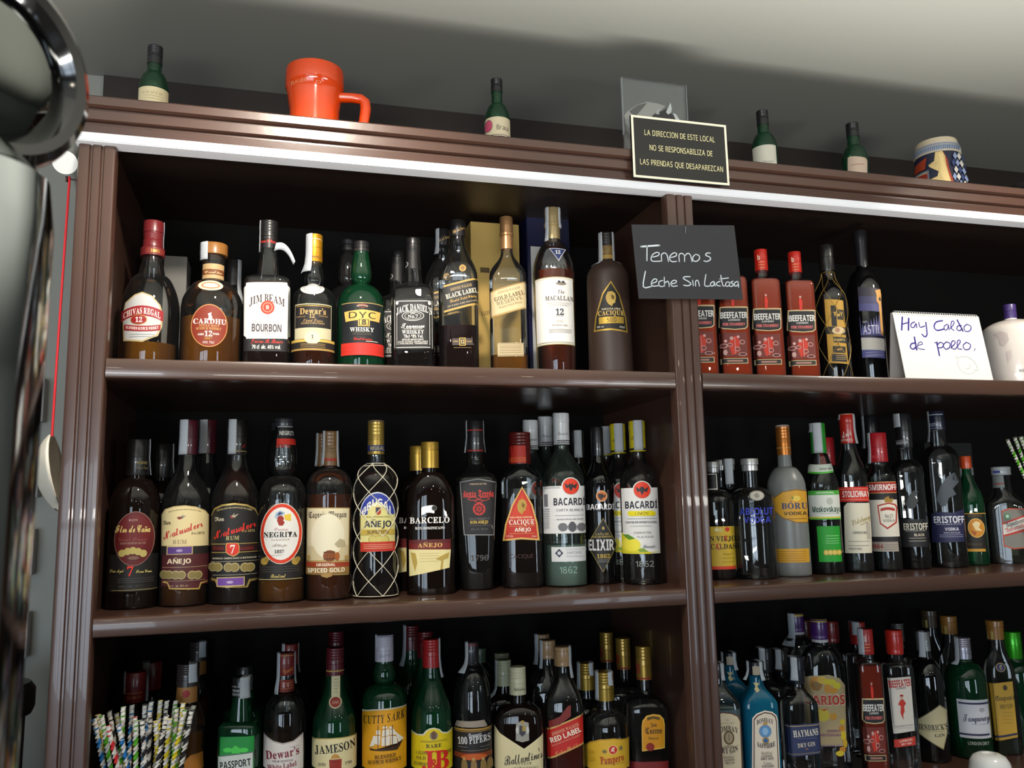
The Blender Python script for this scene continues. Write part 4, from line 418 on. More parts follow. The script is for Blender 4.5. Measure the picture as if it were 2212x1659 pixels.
 ('second red-collared bottle hidden behind the red oval label rum','liquor_bottle','bottle','C',0.0111,0.197,-0.4,(35.4,2,1,1),(158.5,190,20.8,'bulge'),(267.4,280.5,14.7,'plain','2e3035'),'clear',(32.4,'a86418'),[],None, [('N','neck_label'),('R',-9.3,266.3,20.1,267.4,'d8d8d8',0),('R',-9.1,247.8,20.2,265.3,'1b191b',0),('T',6.9,256.6,26.5,6.5,'NEGRITA','b','e8e4dc',0,0),('R',-10.2,238.4,20.4,247.8,'d83020',0),('N','front_label'),('R',-31.9,33.1,29.7,68.7,'191717',0),('E',-24.8,61.2,5.3,5.4,'b09040'),('E',-21.5,64.5,4,4.1,'988038'),('E',19.9,60.3,5.4,5.5,'b09040'),('E',23.4,62.9,4.1,4.1,'988038'),('R',-28,52.5,25.6,53.3,'4e4a44',0),('R',-27.9,49.1,25.7,49.9,'4e4a44',0),('R',-27.8,45.7,25.7,46.5,'4e4a44',0),('T',-4.4,40.1,21.4,6.1,'Bardinet','S','d0b870',0,0),('R',-31.5,34,30,35,'c8b070',0),('E',-0.8,102.3,30.3,45.4,'e0d8c8'),('E',-0.8,102.3,29.3,44.4,'d83a1c'),('E',-0.8,102.3,25.3,39.2,'ebe8e2'),('P','9c2818',[-6.7,128,-1.3,130,2.8,125,1.5,121.6,3.6,118.7,0.3,117.4,1,113.9,-4.4,114.1,-7.2,121.1]),('P','a8c0d0',[-10.7,126.7,-9.5,133.6,-2.8,136.9,4,133.3,1.4,129.2,-5.3,128.7,-7.9,123.9]),('P','3a4470',[-8,129.4,-4.1,134.9,1.4,132.7,-3.3,130]),('P','e8c440',[2.1,129.9,12.2,131.8,12.4,120.7,4.2,122.2]),('T',-1.6,109.2,20.2,4.8,'Pasion','S','c8a0a0',0,0),('T',-2.1,100.9,47.1,7.6,'NEGRITA','B','26221f',0,0),('T',-2,93.4,25.6,2.7,'BARDINET','B','c0b8ac',0,0),('T',-3.2,85.8,20.2,4.8,'Añejo','S','a8988c',0,0),('T',-3.4,75.7,13.4,4.8,'1857','B','4c4844',0,0),('R',-15,70.2,1.1,70.9,'c8c0b4',0)]),
 ('bronze-capped bottle hidden behind the barrel-label rum','liquor_bottle','bottle','C',0.0814,0.2144,-3.2,(35.7,2,1,1),(169.6,204.1,13.1,'bulge'),(208.5,264.2,12.7,'screw2','7c5a34'),'clear',(162.4,'7c3c16'),[(10.6,22.1,207,2),(-11.6,-8,209.3,3)],None, []),
 ('second gold-capped bottle behind the flat black rum bottle','liquor_bottle','bottle','C',0.2433,0.2142,-8,(38.8,2.6,0.62,1),(142.7,193.4,13.2,'round'),(200.1,243,14.7,'capgold','c8a040'),'darkrum',None, [],None, [('N','front_label'),('T',-1.8,116.4,63.3,9.5,'BARCELÓ','B','ece8e4',0,0),('T',-1.5,103.9,47.1,4,'RON DOMINICANO','B','ece8e4',0,0),('E',5.4,135.2,4.4,4.4,'585650'),('E',5.4,135.2,3,2.9,'201e1c'),('N','lower_label'),('R',-34.6,69.8,31.4,85.8,'701c1c',0),('R',-34.6,80,31.4,85.8,'5a1818',0),('T',-1.7,77.1,38.9,6.5,'AÑEJO','B','d8ac60',0,0),('P','e6d89c',[-34.7,71,31.3,69.2,28.8,40.8,-34.1,29.1]),('R',-18.6,63.7,12.1,64.5,'c8b478',0),('R',-18.7,60.1,12.1,60.9,'c8b478',0),('R',-18.7,55.8,12,56.5,'c8b478',0),('R',-18.7,51.5,12,52.2,'c8b478',0),('P','b89c48',[6.9,55.2,13.5,58.6,20.9,62,28.3,64.7,26.7,56,19.3,53.3,17.7,39,14.1,38.4,15.7,52]),('P','b89c48',[-31.8,66.3,-24.5,64.7,-21.6,50.2,-25.4,36,-28.9,50.4])]),
 ('grey-capped rum bottle behind, nearest the red metallic cap','liquor_bottle','bottle','C',0.467,0.275,-16.9,(37.7,2,1,1),(182.3,237.7,11.7,'slope'),(241.1,296.2,14.5,'capw','dcdcdc'),'palegreen',(69.2,'b4ccbc'),[(-13.8,-8.1,242.4,0)],None, [('N','cap_print'),('R',-18.4,242.5,15.4,248.2,'26242a',0),('T',2.6,245.2,20.9,3.2,'WHITE RUM','b','dcdcdc',0,0),('T',3,260.2,19.3,6.5,'Bacardi','S','9a98a0',0,0),('N','front_label'),('R',-34.7,88.4,36.9,168.2,'e4e4e4',0),('E',13.5,166.4,16.1,16,'e4e4e4'),('E',13.5,167.2,14.4,14.3,'b8b4b0'),('E',13.5,167.2,13.6,13.5,'dc3c20'),('P','302a30',[2.7,172.9,8.9,168.8,11.4,172.7,13.6,170.3,16.1,172.6,18.3,168.6,24.7,172.4,21.3,163.1,17.4,165.5,13.3,158.6,9.6,165.7,5.6,163.4]),('R',-32.1,166,-4.6,166.6,'9a9aa0',0),('R',-32.1,164.5,-4.6,165.1,'9a9aa0',0),('T',10.4,141.5,53.2,11.7,'BACARDÍ','b','22222e',0,0),('T',10.7,127.5,44.5,3.9,'CARTA BLANCA','s','3c3a44',0,0),('R',-13.8,118.2,34.6,119,'9a9aa0',0),('T',10.2,112.1,43.7,2.3,'MAESTROS DE RON','b','8a8a90',0,0),('E',-1.9,99.2,7.8,6.9,'6c6c72'),('E',13.7,98.9,7.8,6.9,'8a8a90'),('E',29.3,98.6,7.8,6.9,'6c6c72'),('E',13.7,99.6,6.2,8.5,'55555c'),('R',-31.9,134.6,-25.6,154.8,'787880',0),('R',-33.1,129.3,-22.9,130.5,'a0a0a6',0),('R',-33.2,125.5,-23,126.6,'a0a0a6',0),('R',-33.3,121.6,-23.1,122.8,'a0a0a6',0),('R',-33.4,117.7,-23.2,118.9,'a0a0a6',0),('R',-33.5,113.9,-23.3,115,'a0a0a6',0),('R',-33.6,110,-23.4,111.1,'a0a0a6',0),('R',-33.7,106.1,-23.5,107.3,'a0a0a6',0),('R',-33.8,102.3,-23.6,103.4,'a0a0a6',0),('R',-33.9,98.4,-23.7,99.6,'a0a0a6',0),('N','lower_label'),('R',-22.3,41.8,35.5,66,'d8dadc',0),('P','343c50',[-9.2,63.2,-2.4,55.8,-9.6,48.7,-16.4,56]),('E',-9.4,55.9,3.1,3.1,'c8ccd0'),('T',15.9,56.3,24.8,3.8,'SANTIAGO','s','6c7078',0,0),('R',1.7,61.6,32.7,62.4,'a8acb2',0),('R',1.3,50.1,32.3,50.9,'a8acb2',0),('N','embossing'),('T',5.3,27.9,29.4,10.6,'1862','s','8aa898',0,0)]),
 ('pale-capped rum bottle directly left of the front white-capped one','liquor_bottle','bottle','C',0.5162,0.3358,-17.9,(37.7,2,1,1),(190.8,248.8,11.7,'slope'),(252.3,310,14.5,'capw','dcdcdc'),'palegreen',(72.4,'b4ccbc'),[(-13.8,-8.1,253.7,0)],None, [('N','cap_print'),('R',-18.4,253.8,15.4,259.7,'26242a',0),('T',2.6,256.6,20.9,3.2,'WHITE RUM','b','dcdcdc',0,0),('T',3,272.3,19.3,6.5,'Bacardi','S','9a98a0',0,0),('N','front_label'),('R',-34.7,92.5,36.9,176,'e4e4e4',0),('E',13.5,174.1,16.1,16,'e4e4e4'),('E',13.5,175,14.4,14.3,'b8b4b0'),('E',13.5,175,13.6,13.5,'dc3c20'),('P','302a30',[2.7,180.9,8.9,176.6,11.4,180.7,13.6,178.2,16.1,180.6,18.3,176.4,24.7,180.4,21.3,170.7,17.4,173.2,13.3,166,9.6,173.4,5.6,171]),('R',-32.1,173.7,-4.6,174.3,'9a9aa0',0),('R',-32.1,172.1,-4.6,172.8,'9a9aa0',0),('T',10.4,148.1,53.2,11.7,'BACARDÍ','b','22222e',0,0),('T',10.7,133.4,44.5,3.9,'CARTA BLANCA','s','3c3a44',0,0),('R',-13.8,123.7,34.6,124.5,'9a9aa0',0),('T',10.2,117.3,43.7,2.3,'MAESTROS DE RON','b','8a8a90',0,0),('E',-1.9,103.8,7.8,6.9,'6c6c72'),('E',13.7,103.5,7.8,6.9,'8a8a90'),('E',29.3,103.2,7.8,6.9,'6c6c72'),('E',13.7,104.2,6.2,8.5,'55555c'),('R',-31.9,140.9,-25.6,162,'787880',0),('R',-33.1,135.3,-22.9,136.6,'a0a0a6',0),('R',-33.2,131.3,-23,132.5,'a0a0a6',0),('R',-33.3,127.3,-23.1,128.5,'a0a0a6',0),('R',-33.4,123.2,-23.2,124.4,'a0a0a6',0),('R',-33.5,119.2,-23.3,120.3,'a0a0a6',0),('R',-33.6,115.1,-23.4,116.3,'a0a0a6',0),('R',-33.7,111,-23.5,112.3,'a0a0a6',0),('R',-33.8,107.1,-23.6,108.2,'a0a0a6',0),('R',-33.9,103,-23.7,104.2,'a0a0a6',0),('N','lower_label'),('R',-22.3,43.7,35.5,69.1,'d8dadc',0),('P','343c50',[-9.2,66.1,-2.4,58.4,-9.6,51,-16.4,58.6]),('E',-9.4,58.5,3.1,3.1,'c8ccd0'),('T',15.9,58.9,24.8,3.8,'SANTIAGO','s','6c7078',0,0),('R',1.7,64.5,32.7,65.3,'a8acb2',0),('R',1.3,52.4,32.3,53.3,'a8acb2',0),('N','embossing'),('T',5.3,29.2,29.4,10.6,'1862','s','8aa898',0,0)]),
 ('dark bottle behind between white-capped bottle and matte black bottle','liquor_bottle','bottle','C',0.5459,0.2328,-20.1,(26.5,2,1,1),(174.2,217,11.4,'slope'),(221.1,272.8,11,'plain','1c1c1e'),'black',None, [(-7.3,7.3,222.6,1)],None, []),
 ('middle yellow-capped bottle of the row of three','liquor_bottle','bottle','C',0.6113,0.1976,-22.8,(34.2,2,1,1),(172.9,223.7,11.7,'slope'),(227.5,282.1,14.5,'capw','d8c41c'),'clear',None, [(-6.5,10.3,230,0)],None, [('N','cap_print'),('R',-18.1,229.4,13.9,233.5,'2a2820',0),('T',-1.3,251.4,19.2,6.5,'Bacardi','S','7c7010',0,0),('N','front_label'),('R',-31.5,51.6,30.5,163.5,'e2e2e0',0),('E',4.3,158.7,16.4,16.5,'e2e2e0'),('E',4.3,159.5,14.7,14.8,'b8b4b0'),('E',4.3,159.5,13.9,14,'dc3c20'),('P','302a30',[-6.4,165.3,-0.3,161.2,2.2,165.1,4.5,162.6,6.9,164.9,9.1,161,15.5,164.7,12,155.3,8.2,157.8,3.9,150.8,0.3,158,-3.7,155.7]),('T',1.7,134.3,53.9,11.7,'BACARDÍ','b','22222e',0,0),('E',-16.9,120.1,4.7,4.3,'e6d620'),('E',20.5,119.3,4.7,4.3,'e6d620'),('R',-16.9,115.4,20.5,124,'e6d620',0),('T',1.8,119.7,21.8,4.3,'LIMÓN','s','6c6410',0,0),('R',-22,110.8,26.3,111.5,'8a8a94',0),('T',0.4,104.9,51.4,3.1,'CRAFTED FOR INTENSE FLAVOUR','b','5c5c66',0,0),('R',-17.8,98.3,16.4,99.1,'b0b0b0',0),('T',2,87.3,28,3.1,'CHARACTER','s','44444c',0,0),('T',6.3,80.2,26.4,3.1,'FLAVOUR','s','6a6a70',0,0),('T',11.8,64.6,20.1,5.4,'Bacardi','S','5c5c66',0,0),('P','dcd22c',[-32.3,88.7,-23.4,76.1,-8.3,64.9,8.4,56.9,15.9,51.4,-33.8,52.1]),('E',-17.6,67.4,15.6,10.8,'ecdf48'),('P','5c8c2c',[-30.9,84,-21.5,84.6,-10.1,77.4,-20.4,75.3]),('P','7c9c34',[-7,58.7,2.4,61.7,11.3,53.7,-2.6,53.9]),('R',-33.7,53.6,27.6,54.7,'d8cc30',0),('N','embossing'),('T',3.5,34.6,30.9,9.2,'1862','s','8a8c88',0,0)]),
 ('yellow-capped bottle just right of the matte black cap, farthest back','liquor_bottle','bottle','C',0.6152,0.2682,-21.9,(34.2,2,1,1),(173.9,224.9,11.7,'slope'),(228.8,283.7,14.5,'capw','d8c41c'),'clear',None, [(-6.5,10.3,231.3,0)],None, [('N','cap_print'),('R',-18.1,230.7,13.9,234.8,'2a2820',0),('T',-1.3,252.8,19.2,6.5,'Bacardi','S','7c7010',0,0),('N','front_label'),('R',-31.5,51.9,30.5,164.4,'e2e2e0',0),('E',4.3,159.5,16.4,16.5,'e2e2e0'),('E',4.3,160.4,14.7,14.8,'b8b4b0'),('E',4.3,160.4,13.9,14,'dc3c20'),('P','302a30',[-6.4,166.2,-0.3,162.1,2.2,166,4.5,163.5,6.9,165.8,9.1,161.9,15.5,165.6,12,156.2,8.2,158.6,3.9,151.7,0.3,158.8,-3.7,156.6]),('T',1.7,135.1,53.9,11.7,'BACARDÍ','b','22222e',0,0),('E',-16.9,120.8,4.7,4.3,'e6d620'),('E',20.5,120,4.7,4.3,'e6d620'),('R',-16.9,116,20.5,124.7,'e6d620',0),('T',1.8,120.4,21.8,4.3,'LIMÓN','s','6c6410',0,0),('R',-22,111.4,26.3,112.1,'8a8a94',0),('T',0.4,105.5,51.4,3.1,'CRAFTED FOR INTENSE FLAVOUR','b','5c5c66',0,0),('R',-17.8,98.8,16.4,99.7,'b0b0b0',0),('T',2,87.8,28,3.1,'CHARACTER','s','44444c',0,0),('T',6.3,80.6,26.4,3.1,'FLAVOUR','s','6a6a70',0,0),('T',11.8,65,20.1,5.4,'Bacardi','S','5c5c66',0,0),('P','dcd22c',[-32.3,89.2,-23.4,76.5,-8.3,65.3,8.4,57.3,15.9,51.7,-33.8,52.4]),('E',-17.6,67.8,15.6,10.8,'ecdf48'),('P','5c8c2c',[-30.9,84.5,-21.5,85.1,-10.1,77.8,-20.4,75.7]),('P','7c9c34',[-7,59,2.4,62,11.3,54,-2.6,54.2]),('R',-33.7,53.9,27.6,55,'d8cc30',0),('N','embossing'),('T',3.5,34.8,30.9,9.2,'1862','s','8a8c88',0,0)]),
 ('bottle with yellow label and black neck tag, half behind the centre post','liquor_bottle','bottle','D',0.7773,0.1523,-28.8,(33,2,1,1),(138.1,158.2,11.8,'round'),(189,209.1,11.8,'capsil','b4b4b4'),'clear',(107.1,'34180a'),[],None, [('N','neck_label'),('R',-12.7,158.4,6.1,186.8,'d8d4cc',0),('R',-11.9,160.1,4.9,185.6,'1a1816',0),('N','front_label'),('R',-36.6,17.6,32.1,92.5,'ccaa30',0),('R',-38.4,17.6,30.1,23.2,'d83a20',0),('E',6.9,85.9,4,4,'c8b468'),('E',18.9,87.4,4,4,'c03024'),('E',0.5,86.9,3.2,3.2,'d8d0a0'),('T',2.1,71.4,60.7,8.9,'RON VIEJO','B','2c2414',0,0),('T',1.3,57.7,60.6,8.9,'DE CALDAS','B','2c2414',0,0),('T',15.6,71.3,6.4,10.5,'V','B','c83020',0,0),('T',2.5,57.7,7.2,10.5,'C','B','c83020',0,0),('E',17.3,45.5,7.9,2.4,'a08828'),('E',17.4,47.1,7.9,2.4,'ccaa30'),('R',7.3,37.1,28,37.9,'9a8428',0),('R',7,30.7,27.6,31.5,'9a8428',0)]),
 ('clear round-shouldered vodka bottle with blue lettering and silver cap','liquor_bottle','bottle','D',0.8388,0.1279,-31.1,(39,2,1,1),(141.5,161.5,11.8,'round'),(190.9,212.9,15.5,'capsil','c8c8c8'),'clear',None, [],None, [('N','shoulder_medallion'),('E',9.2,145.5,12.6,9.1,'989488'),('E',9.2,145.5,10.3,7,'b8b4a8'),('E',9.2,145.5,4.7,4.5,'86827a'),('N','front_label'),('T',6.7,117.9,56.6,12.1,'ABSOLUT','b','2c3cb0',0,0),('T',7.4,103.4,45.5,10.5,'VODKA','b','2c3cb0',0,0)]),
 ('frosted grey vodka bottle with orange capsule and gold label','liquor_bottle','bottle','D',0.919,0.1385,-33.3,(34.5,2,1,1),(160.4,198.1,12.9,'round'),(219.7,274.6,12.9,'screw2','b8702c'),'frost',None, [],None, [('N','capsule_print'),('R',-11.9,272.1,18.4,275.5,'d0d0cc',0),('R',-13.7,232.4,15.7,233.4,'d8b070',0),('N','front_label'),('P','8a6018',[-27.7,137.9,-7.4,152.4,16.9,155.9,37.3,152.8,34.1,95.2,12.8,95.5,-10.5,104.2,-24.1,117.7]),('P','cf9a2c',[-26.1,137,-6.7,150.7,16.7,153.8,36.4,151.2,33.1,96.8,12.9,97.2,-9.6,105.8,-22.4,118.5]),('E',15.8,139.3,7.2,5,'e0c050'),('P','5a7c3c',[6.3,140.4,11.2,142.7,10.1,137.8]),('T',11.7,126.1,44.5,10.8,'BÓRU','B','30406c',0,0),('T',12.4,112.4,39.7,5.8,'VODKA','b','3c2c14',0,0),('R',-4.2,102.4,30.7,103.5,'8a6018',0),('N','lower_label'),('R',-27.6,25.2,31.4,49.7,'cf9a2c',0),('R',-22.4,44.3,26.7,45.2,'9a6c1c',0),('R',-22.6,40.2,26.4,41.1,'9a6c1c',0),('R',-22.9,36.2,26.2,37.1,'9a6c1c',0),('R',-23.2,32.1,25.9,33,'9a6c1c',0),('R',-23.4,28,25.6,28.9,'9a6c1c',0)]),
 ('vodka bottle with green capsule and white and green label','liquor_bottle','bottle','D',1.0015,0.148,-35.4,(29.9,2,1,1),(168.2,221.5,14.9,'cone'),(223.5,280.7,14,'plain','24942c'),'clear',(144.3,'1c2a20'),[(-9.9,7.4,223.9,0),(-16.6,-9.9,264,2)],None, [('N','collar_label'),('R',-22.2,184.9,22.6,201.4,'cfd6c8',-2.6),('R',-22.7,184,22.1,187.5,'44ac30',-2.6),('T',9.7,193.2,22.7,3.5,'DESDE 1894','B','3c5040',0,0),('N','front_label'),('R',-25.1,99.5,29.7,152.9,'48a83c',0),('R',-25.2,104.5,29.6,144.8,'d8dad2',0),('R',-26.7,102,28.1,104.5,'d8c838',0),('T',4.9,149,32.3,3.4,'ORIGINAL','b','c8e0c0',0,0),('E',11.9,133.1,5.6,6.8,'b8bcb0'),('T',6,118.4,49.9,10.2,'Moskovskaya','b','1c4c34',0,0),('R',-5.9,110.3,26.2,111.1,'9aa098',0),('N','lower_label'),('R',-13.8,22.6,25.7,87.5,'209a2c',0),('R',0.9,69.3,23.3,70.4,'8cd08c',0),('R',0.5,64.2,22.9,65.3,'8cd08c',0),('R',0.2,60.1,22.6,61.1,'8cd08c',0),('R',-0.1,55.9,22.3,57,'8cd08c',0),('E',-0.5,39.7,4.8,5,'c8a83c'),('E',6.7,39.7,4.8,5,'c8a83c'),('E',13.9,39.7,4.8,5,'c8a83c'),('E',21.1,39.7,4.8,5,'c8a83c'),('E',-0.5,39.7,3.4,3.5,'e0c868'),('E',6.7,39.7,3.4,3.5,'e0c868'),('E',13.9,39.7,3.3,3.5,'e0c868'),('E',21.1,39.7,3.3,3.5,'e0c868')]),
 ('vodka bottle with red banner, cream label and peach-topped red cap','liquor_bottle','bottle','D',1.0708,0.1511,-37.2,(28.3,2,1,1),(174.5,240.4,13.3,'slope'),(242.4,298.2,14.2,'cork2','c0281c'),'clear',(152,'aab0ac'),[(11.3,15.5,241.5,4),(-15.2,-11.9,288.5,2)],None, [('N','cap_band'),('R',-16.4,280.6,13.5,299.3,'c8a080',0),('T',-3.5,261.9,18.2,14.2,'stoli','S','f0dcd0',0,20),('T',-2.8,248.5,21.5,4.4,'IMPORTED','b','e8c0b0',0,0),('N','banner_label'),('R',-23.4,131.3,30,158.9,'d02c1e',0),('R',-22.7,154.6,30.8,155.5,'e8a088',0),('R',-24.2,134.8,29.2,135.6,'e8a088',0),('T',9.1,145.4,53.3,11.2,'STOLICHNAYA','b','efe8e0',0,0),('N','front_label'),('P','e0d8c2',[-17,122.3,-10.8,129,30.3,128.1,25.6,35.9,-20.9,36]),('T',11.2,98.5,37,11.1,'Stolichnaya','S','a08c4c',0,22),('T',15.5,91.6,16,5.1,'vodka','S','a08c4c',0,22),('T',9.3,73.7,28.9,4.3,'CERTIFIED ORIGIN','B','4c4844',0,0),('R',-14.4,57.1,22.5,58.1,'8c8880',0),('R',-15,49.4,21.9,50.4,'8c8880',0),('T',-2.6,44,22.5,3.4,'PREMIUM VODKA','B','4c4844',0,0),('R',19.2,61.7,25.6,91.4,'bcb4a4',0)]),
 ('vodka bottle with red and white banner label and cherry red cap','liquor_bottle','bottle','D',1.1374,0.1523,-38.8,(27.1,2,1,1),(173.9,204.3,14.3,'slope'),(206.4,263,17,'plain','b81e28'),'clear',(168.6,'8e9494'),[(-27,-12.8,204.2,3)],None, [('N','cap_print'),('T',-5.4,216.4,23.1,5.3,'SMIRNOFF','b','d84848',0,0),('N','front_label'),('R',-24.7,146,26.5,167.9,'c89c58',0),('R',-24.7,147.3,26.5,166.6,'a8221e',0),('T',3.1,157.3,48.7,10.5,'SMIRNOFF','b','f0e8e0',0,0),('R',-25.3,131.9,26.6,145.5,'1c1a1c',0),('R',-27.5,64.2,25,133.7,'e4dccc',0),('P','b03024',[-9.3,123.4,-1,125.9,10.5,128.2,22.4,125.3,25.1,119.2,21.9,89.8,4.9,77.9,-7.2,88.5]),('P','e8e0d0',[-7,121.6,-0.4,123.2,10.3,125.6,20.6,122.8,22.6,118.4,19.7,91.6,5.2,81.4,-5.4,90.2]),('P','a8802c',[4.1,128.4,4,137.1,9.4,134.3,11.5,140.4,13.5,134.2,18.5,136.7,17,128.1]),('R',-4.1,114.3,20.1,119.5,'b03024',2.6),('T',9.3,102.7,12.9,6.9,'No21','s','3a3834',0,0),('T',8.7,94.3,19.3,4.8,'VODKA','s','3a3834',0,0),('R',-29.8,54.7,21.9,64.2,'2c2a2c',0),('R',-27.6,36.6,20.8,54.7,'a89c90',0),('T',-14.5,46.1,19.4,7.8,'1864','b','9a3028',0,0),('R',-2.9,49,19.5,49.9,'7c7268',0),('R',-3.3,44.7,19.1,45.6,'7c7268',0),('R',-3.6,40.4,18.8,41.3,'7c7268',0)]),
 ('clear bottle with black drink, black label and black capsule','liquor_bottle','bottle','D',1.211,0.1649,-40.4,(29.7,2,1,1),(187.8,211.8,13.7,'round'),(235.3,302.7,15.5,'plain','1c1c1e'),'clear',(97.1,'101010'),[(-19.4,-4.3,276.2,0)],None, [('N','capsule_print'),('R',-20.8,249.1,8.3,250,'a8a8a8',0),('T',-3.7,244.4,21.6,5.5,'ERISTOFF','b','c8c8c8',0,0),('N','front_label'),('R',-22.8,42.5,25.9,95.3,'1b1a1c',0),('T',6.8,81.1,42.1,12.3,'ERISTOFF','b','d4cebc',0,0),('T',6.1,73.2,35.6,2.2,'FROM THE LAND OF THE WOLF','b','a8a498',0,0),('T',11.9,65.3,17.7,4.8,'BLACK','b','d8c8b0',0,0),('R',-6.4,58.6,22.6,59.7,'b0a898',0),('R',-6.8,53.3,22.2,54.5,'b0a898',0),('N','embossing'),('P','343838',[-7.6,123.9,0.4,141.6,9.2,150.2,17.2,148.2,10,139.5,15.7,130.5,8.1,116.5,-0.2,114.9])]),
 ('tall clear vodka bottle with navy label and navy capsule','liquor_bottle','bottle','D',1.2923,0.1638,-42.2,(33.7,2,1,1),(212.3,238.7,15.7,'round'),(270,308.8,15.7,'plain','1c2030'),'clear',None, [(-18.4,-13.4,247,5)],None, [('N','capsule_print'),('R',-17.1,300.2,12,302,'a8b0c0',0),('T',-4.7,280.7,23.3,6.5,'ERISTOFF','b','a8b0c8',0,0),('R',-19.5,272.8,9.6,274.2,'8890a8',0),('N','front_label'),('P','26284c',[-24.4,104.7,-9.4,108,14.7,105.8,33.7,112.6,29,49.8,-27.5,48.2]),('T',5.5,92.6,53.2,12.5,'ERISTOFF','b','e4e4ec',0,0),('T',4.7,83.7,45.1,2.2,'FROM THE LAND OF THE WOLF','b','a8a8c0',0,0),('T',8.8,74.3,24.1,5.8,'VODKA','b','dcdce8',0,0),('T',8.1,67.2,28.9,2.7,'TRIPLE DISTILLED','b','b0b0c8',0,0),('R',-13.2,62.7,27,63.7,'9c9cb8',0),('R',-13.5,59.1,26.7,60.1,'9c9cb8',0),('N','embossing'),('P','4a5058',[-13.9,131.6,-3.4,158.4,9.5,176.1,23.2,184.6,17.1,170.4,29.7,166.3,17.2,152.3,22.7,141.4,9.2,134.6,3.1,120.4,-5.3,117])]),
 ('green herb liqueur bottle with orange cap and black label with orange oval','liquor_bottle','bottle','D',1.3709,0.1814,-43.6,(26.6,2,1,1),(122.7,189.8,8.5,'slope'),(193.4,218.7,10.4,'plain','d85020'),'green',None, [],None, [('N','front_label'),('R',-24,26.7,22.6,103.4,'1c1814',0),('R',-20.7,101.6,26,103.4,'c89028',0),('R',-27.1,27.6,19.5,33,'d0982c',0),('T',6.9,97.8,24.5,3.7,'BITTER','B','5c4c20',0,0),('E',7.2,74,14.7,19.2,'e0c070'),('E',7.2,74,13.5,17.8,'d48a28'),('P','f0d8a0',[0.6,82.3,7.6,87.7,15.4,84,11.4,74.9,17.2,67.5,6,69.5]),('P','a8541c',[-2.2,69.5,7.3,65.8,3.4,58.5]),('T',1.9,42.1,24.5,4.5,'HIERBAS','B','5c4c20',0,0)]),
 ('flask of clear aguardiente with orange red bordered label and blue and white cap','liquor_bottle','bottle','D',1.4607,0.1844,-35,(41.2,3,0.6,1),(109.8,151.1,18.2,'slope'),(179.4,196.4,18.2,'plain','c0c4c8'),'clear',(122.9,'a8aa98'),[(-29.9,-21.4,175.6,1)],None, [('N','cap_print'),('R',-15.7,183.9,-4.7,196.2,'3848a8',0),('N','neck_label'),('R',-33.2,153.6,0.6,178.3,'8e9694',0),('R',-33.6,160.3,0.2,163.1,'b05048',0),('N','front_label'),('P','cc4a2c',[-11.2,106.3,3.6,111.6,38.2,110,31.4,31.6,4,29,-13.7,35.6]),('P','86827a',[-9.7,104.4,4.1,109.3,36.3,108.1,29.9,33.4,4.2,31.3,-11.8,37.4]),('E',-1.4,94.9,5.4,6.1,'3c8c50'),('E',-1.4,94.9,3.3,3.7,'c8d8c8'),('P','c83c28',[-11,82,36.4,99.8,33.9,66.5,-11.9,54.1]),('P','e6e0d8',[-11.3,78.3,36,96.1,34.5,72,-11.6,57.8]),('T',12.4,82.6,38.1,8.3,'Aguardiente','F','2c2420',0,18),('T',11.4,72.4,38,8.3,'Antioqueño','F','c03028',0,18)]),
 ('silver-capped bottle with grey neck paper, behind the clear vodka bottle','liquor_bottle','bottle','D',0.8386,0.2023,-29.8,(33,2,1,1),(143.2,164,11.8,'round'),(196,216.8,11.8,'capsil','b4b4b4'),'clear',(111.1,'34180a'),[(-7.9,7.9,169.2,0)],None, []),
 ('silver cap sliver between the two front silver-capped bottles','liquor_bottle','bottle','D',0.8582,0.2683,-29.3,(33,2,1,1),(145,166.1,11.8,'round'),(198.4,219.5,11.8,'capsil','b4b4b4'),'clear',(112.5,'34180a'),[],None, []),
 ('black-capped bottle behind the cherry red cap','liquor_bottle','bottle','D',1.2856,0.3549,-38.5,(27.1,2,1,1),(211.6,248.7,14.3,'slope'),(251.2,320,17,'plain','1a1a1c'),'clear',(205.2,'8e9494'),[(-27,-12.8,248.5,3)],None, []),
 ('dim dark red cap in the shadow behind the green capsule bottle','liquor_bottle','bottle','D',1.0982,0.2609,-35.8,(27.1,2,1,1),(173.9,204.3,14.3,'slope'),(206.4,263,17,'plain','b81e28'),'clear',(168.6,'8e9494'),[(-27,-12.8,204.2,3)],None, []),
 ('flask with blue and white cap behind the green herb liqueur bottle','liquor_bottle','bottle','D',1.4549,0.2764,-35,(41.2,3,0.6,1),(111.9,153.9,18.2,'slope'),(182.8,200.2,18.2,'plain','c0c4c8'),'clear',(125.2,'a8aa98'),[(-29.9,-21.4,178.9,1)],None, []),
 ('bottle with dull red capsule behind the drinking straws','liquor_bottle','bottle','E',-0.1961,0.2,7.7,(23,2,1,1),(159.2,200.6,14.5,'slope'),(210.9,254.6,16,'plain','701c1c'),'darkrum',None, [(-18.6,-13.5,224.3,0)],None, [('N','capsule_print'),('R',-18.1,224.3,11.3,225.7,'b06838',0),('T',-0.1,218.7,19.2,4,'ORO','B','b06838',0,0)]),
 ('jar-like bottle with brown cap, tan neck paper and red seal, right of straws','liquor_bottle','bottle','E',-0.1144,0.13,4.7,(25.9,2,1,1),(182.2,217.3,16.1,'round'),(240.5,272.4,15.8,'screw','3a3230'),'clear',(179,'8a5420'),[(0.7,12.8,247,2)],None, [('N','neck_label'),('R',-18.1,218.5,13.4,240.5,'a8743c',0),('E',-1.8,231.4,5,5.2,'a01c20'),('N','front_label'),('P','b0742c',[-4.9,138.6,7.1,148.5,23.3,149.2,25.3,125.6,-5.9,129.3])]),
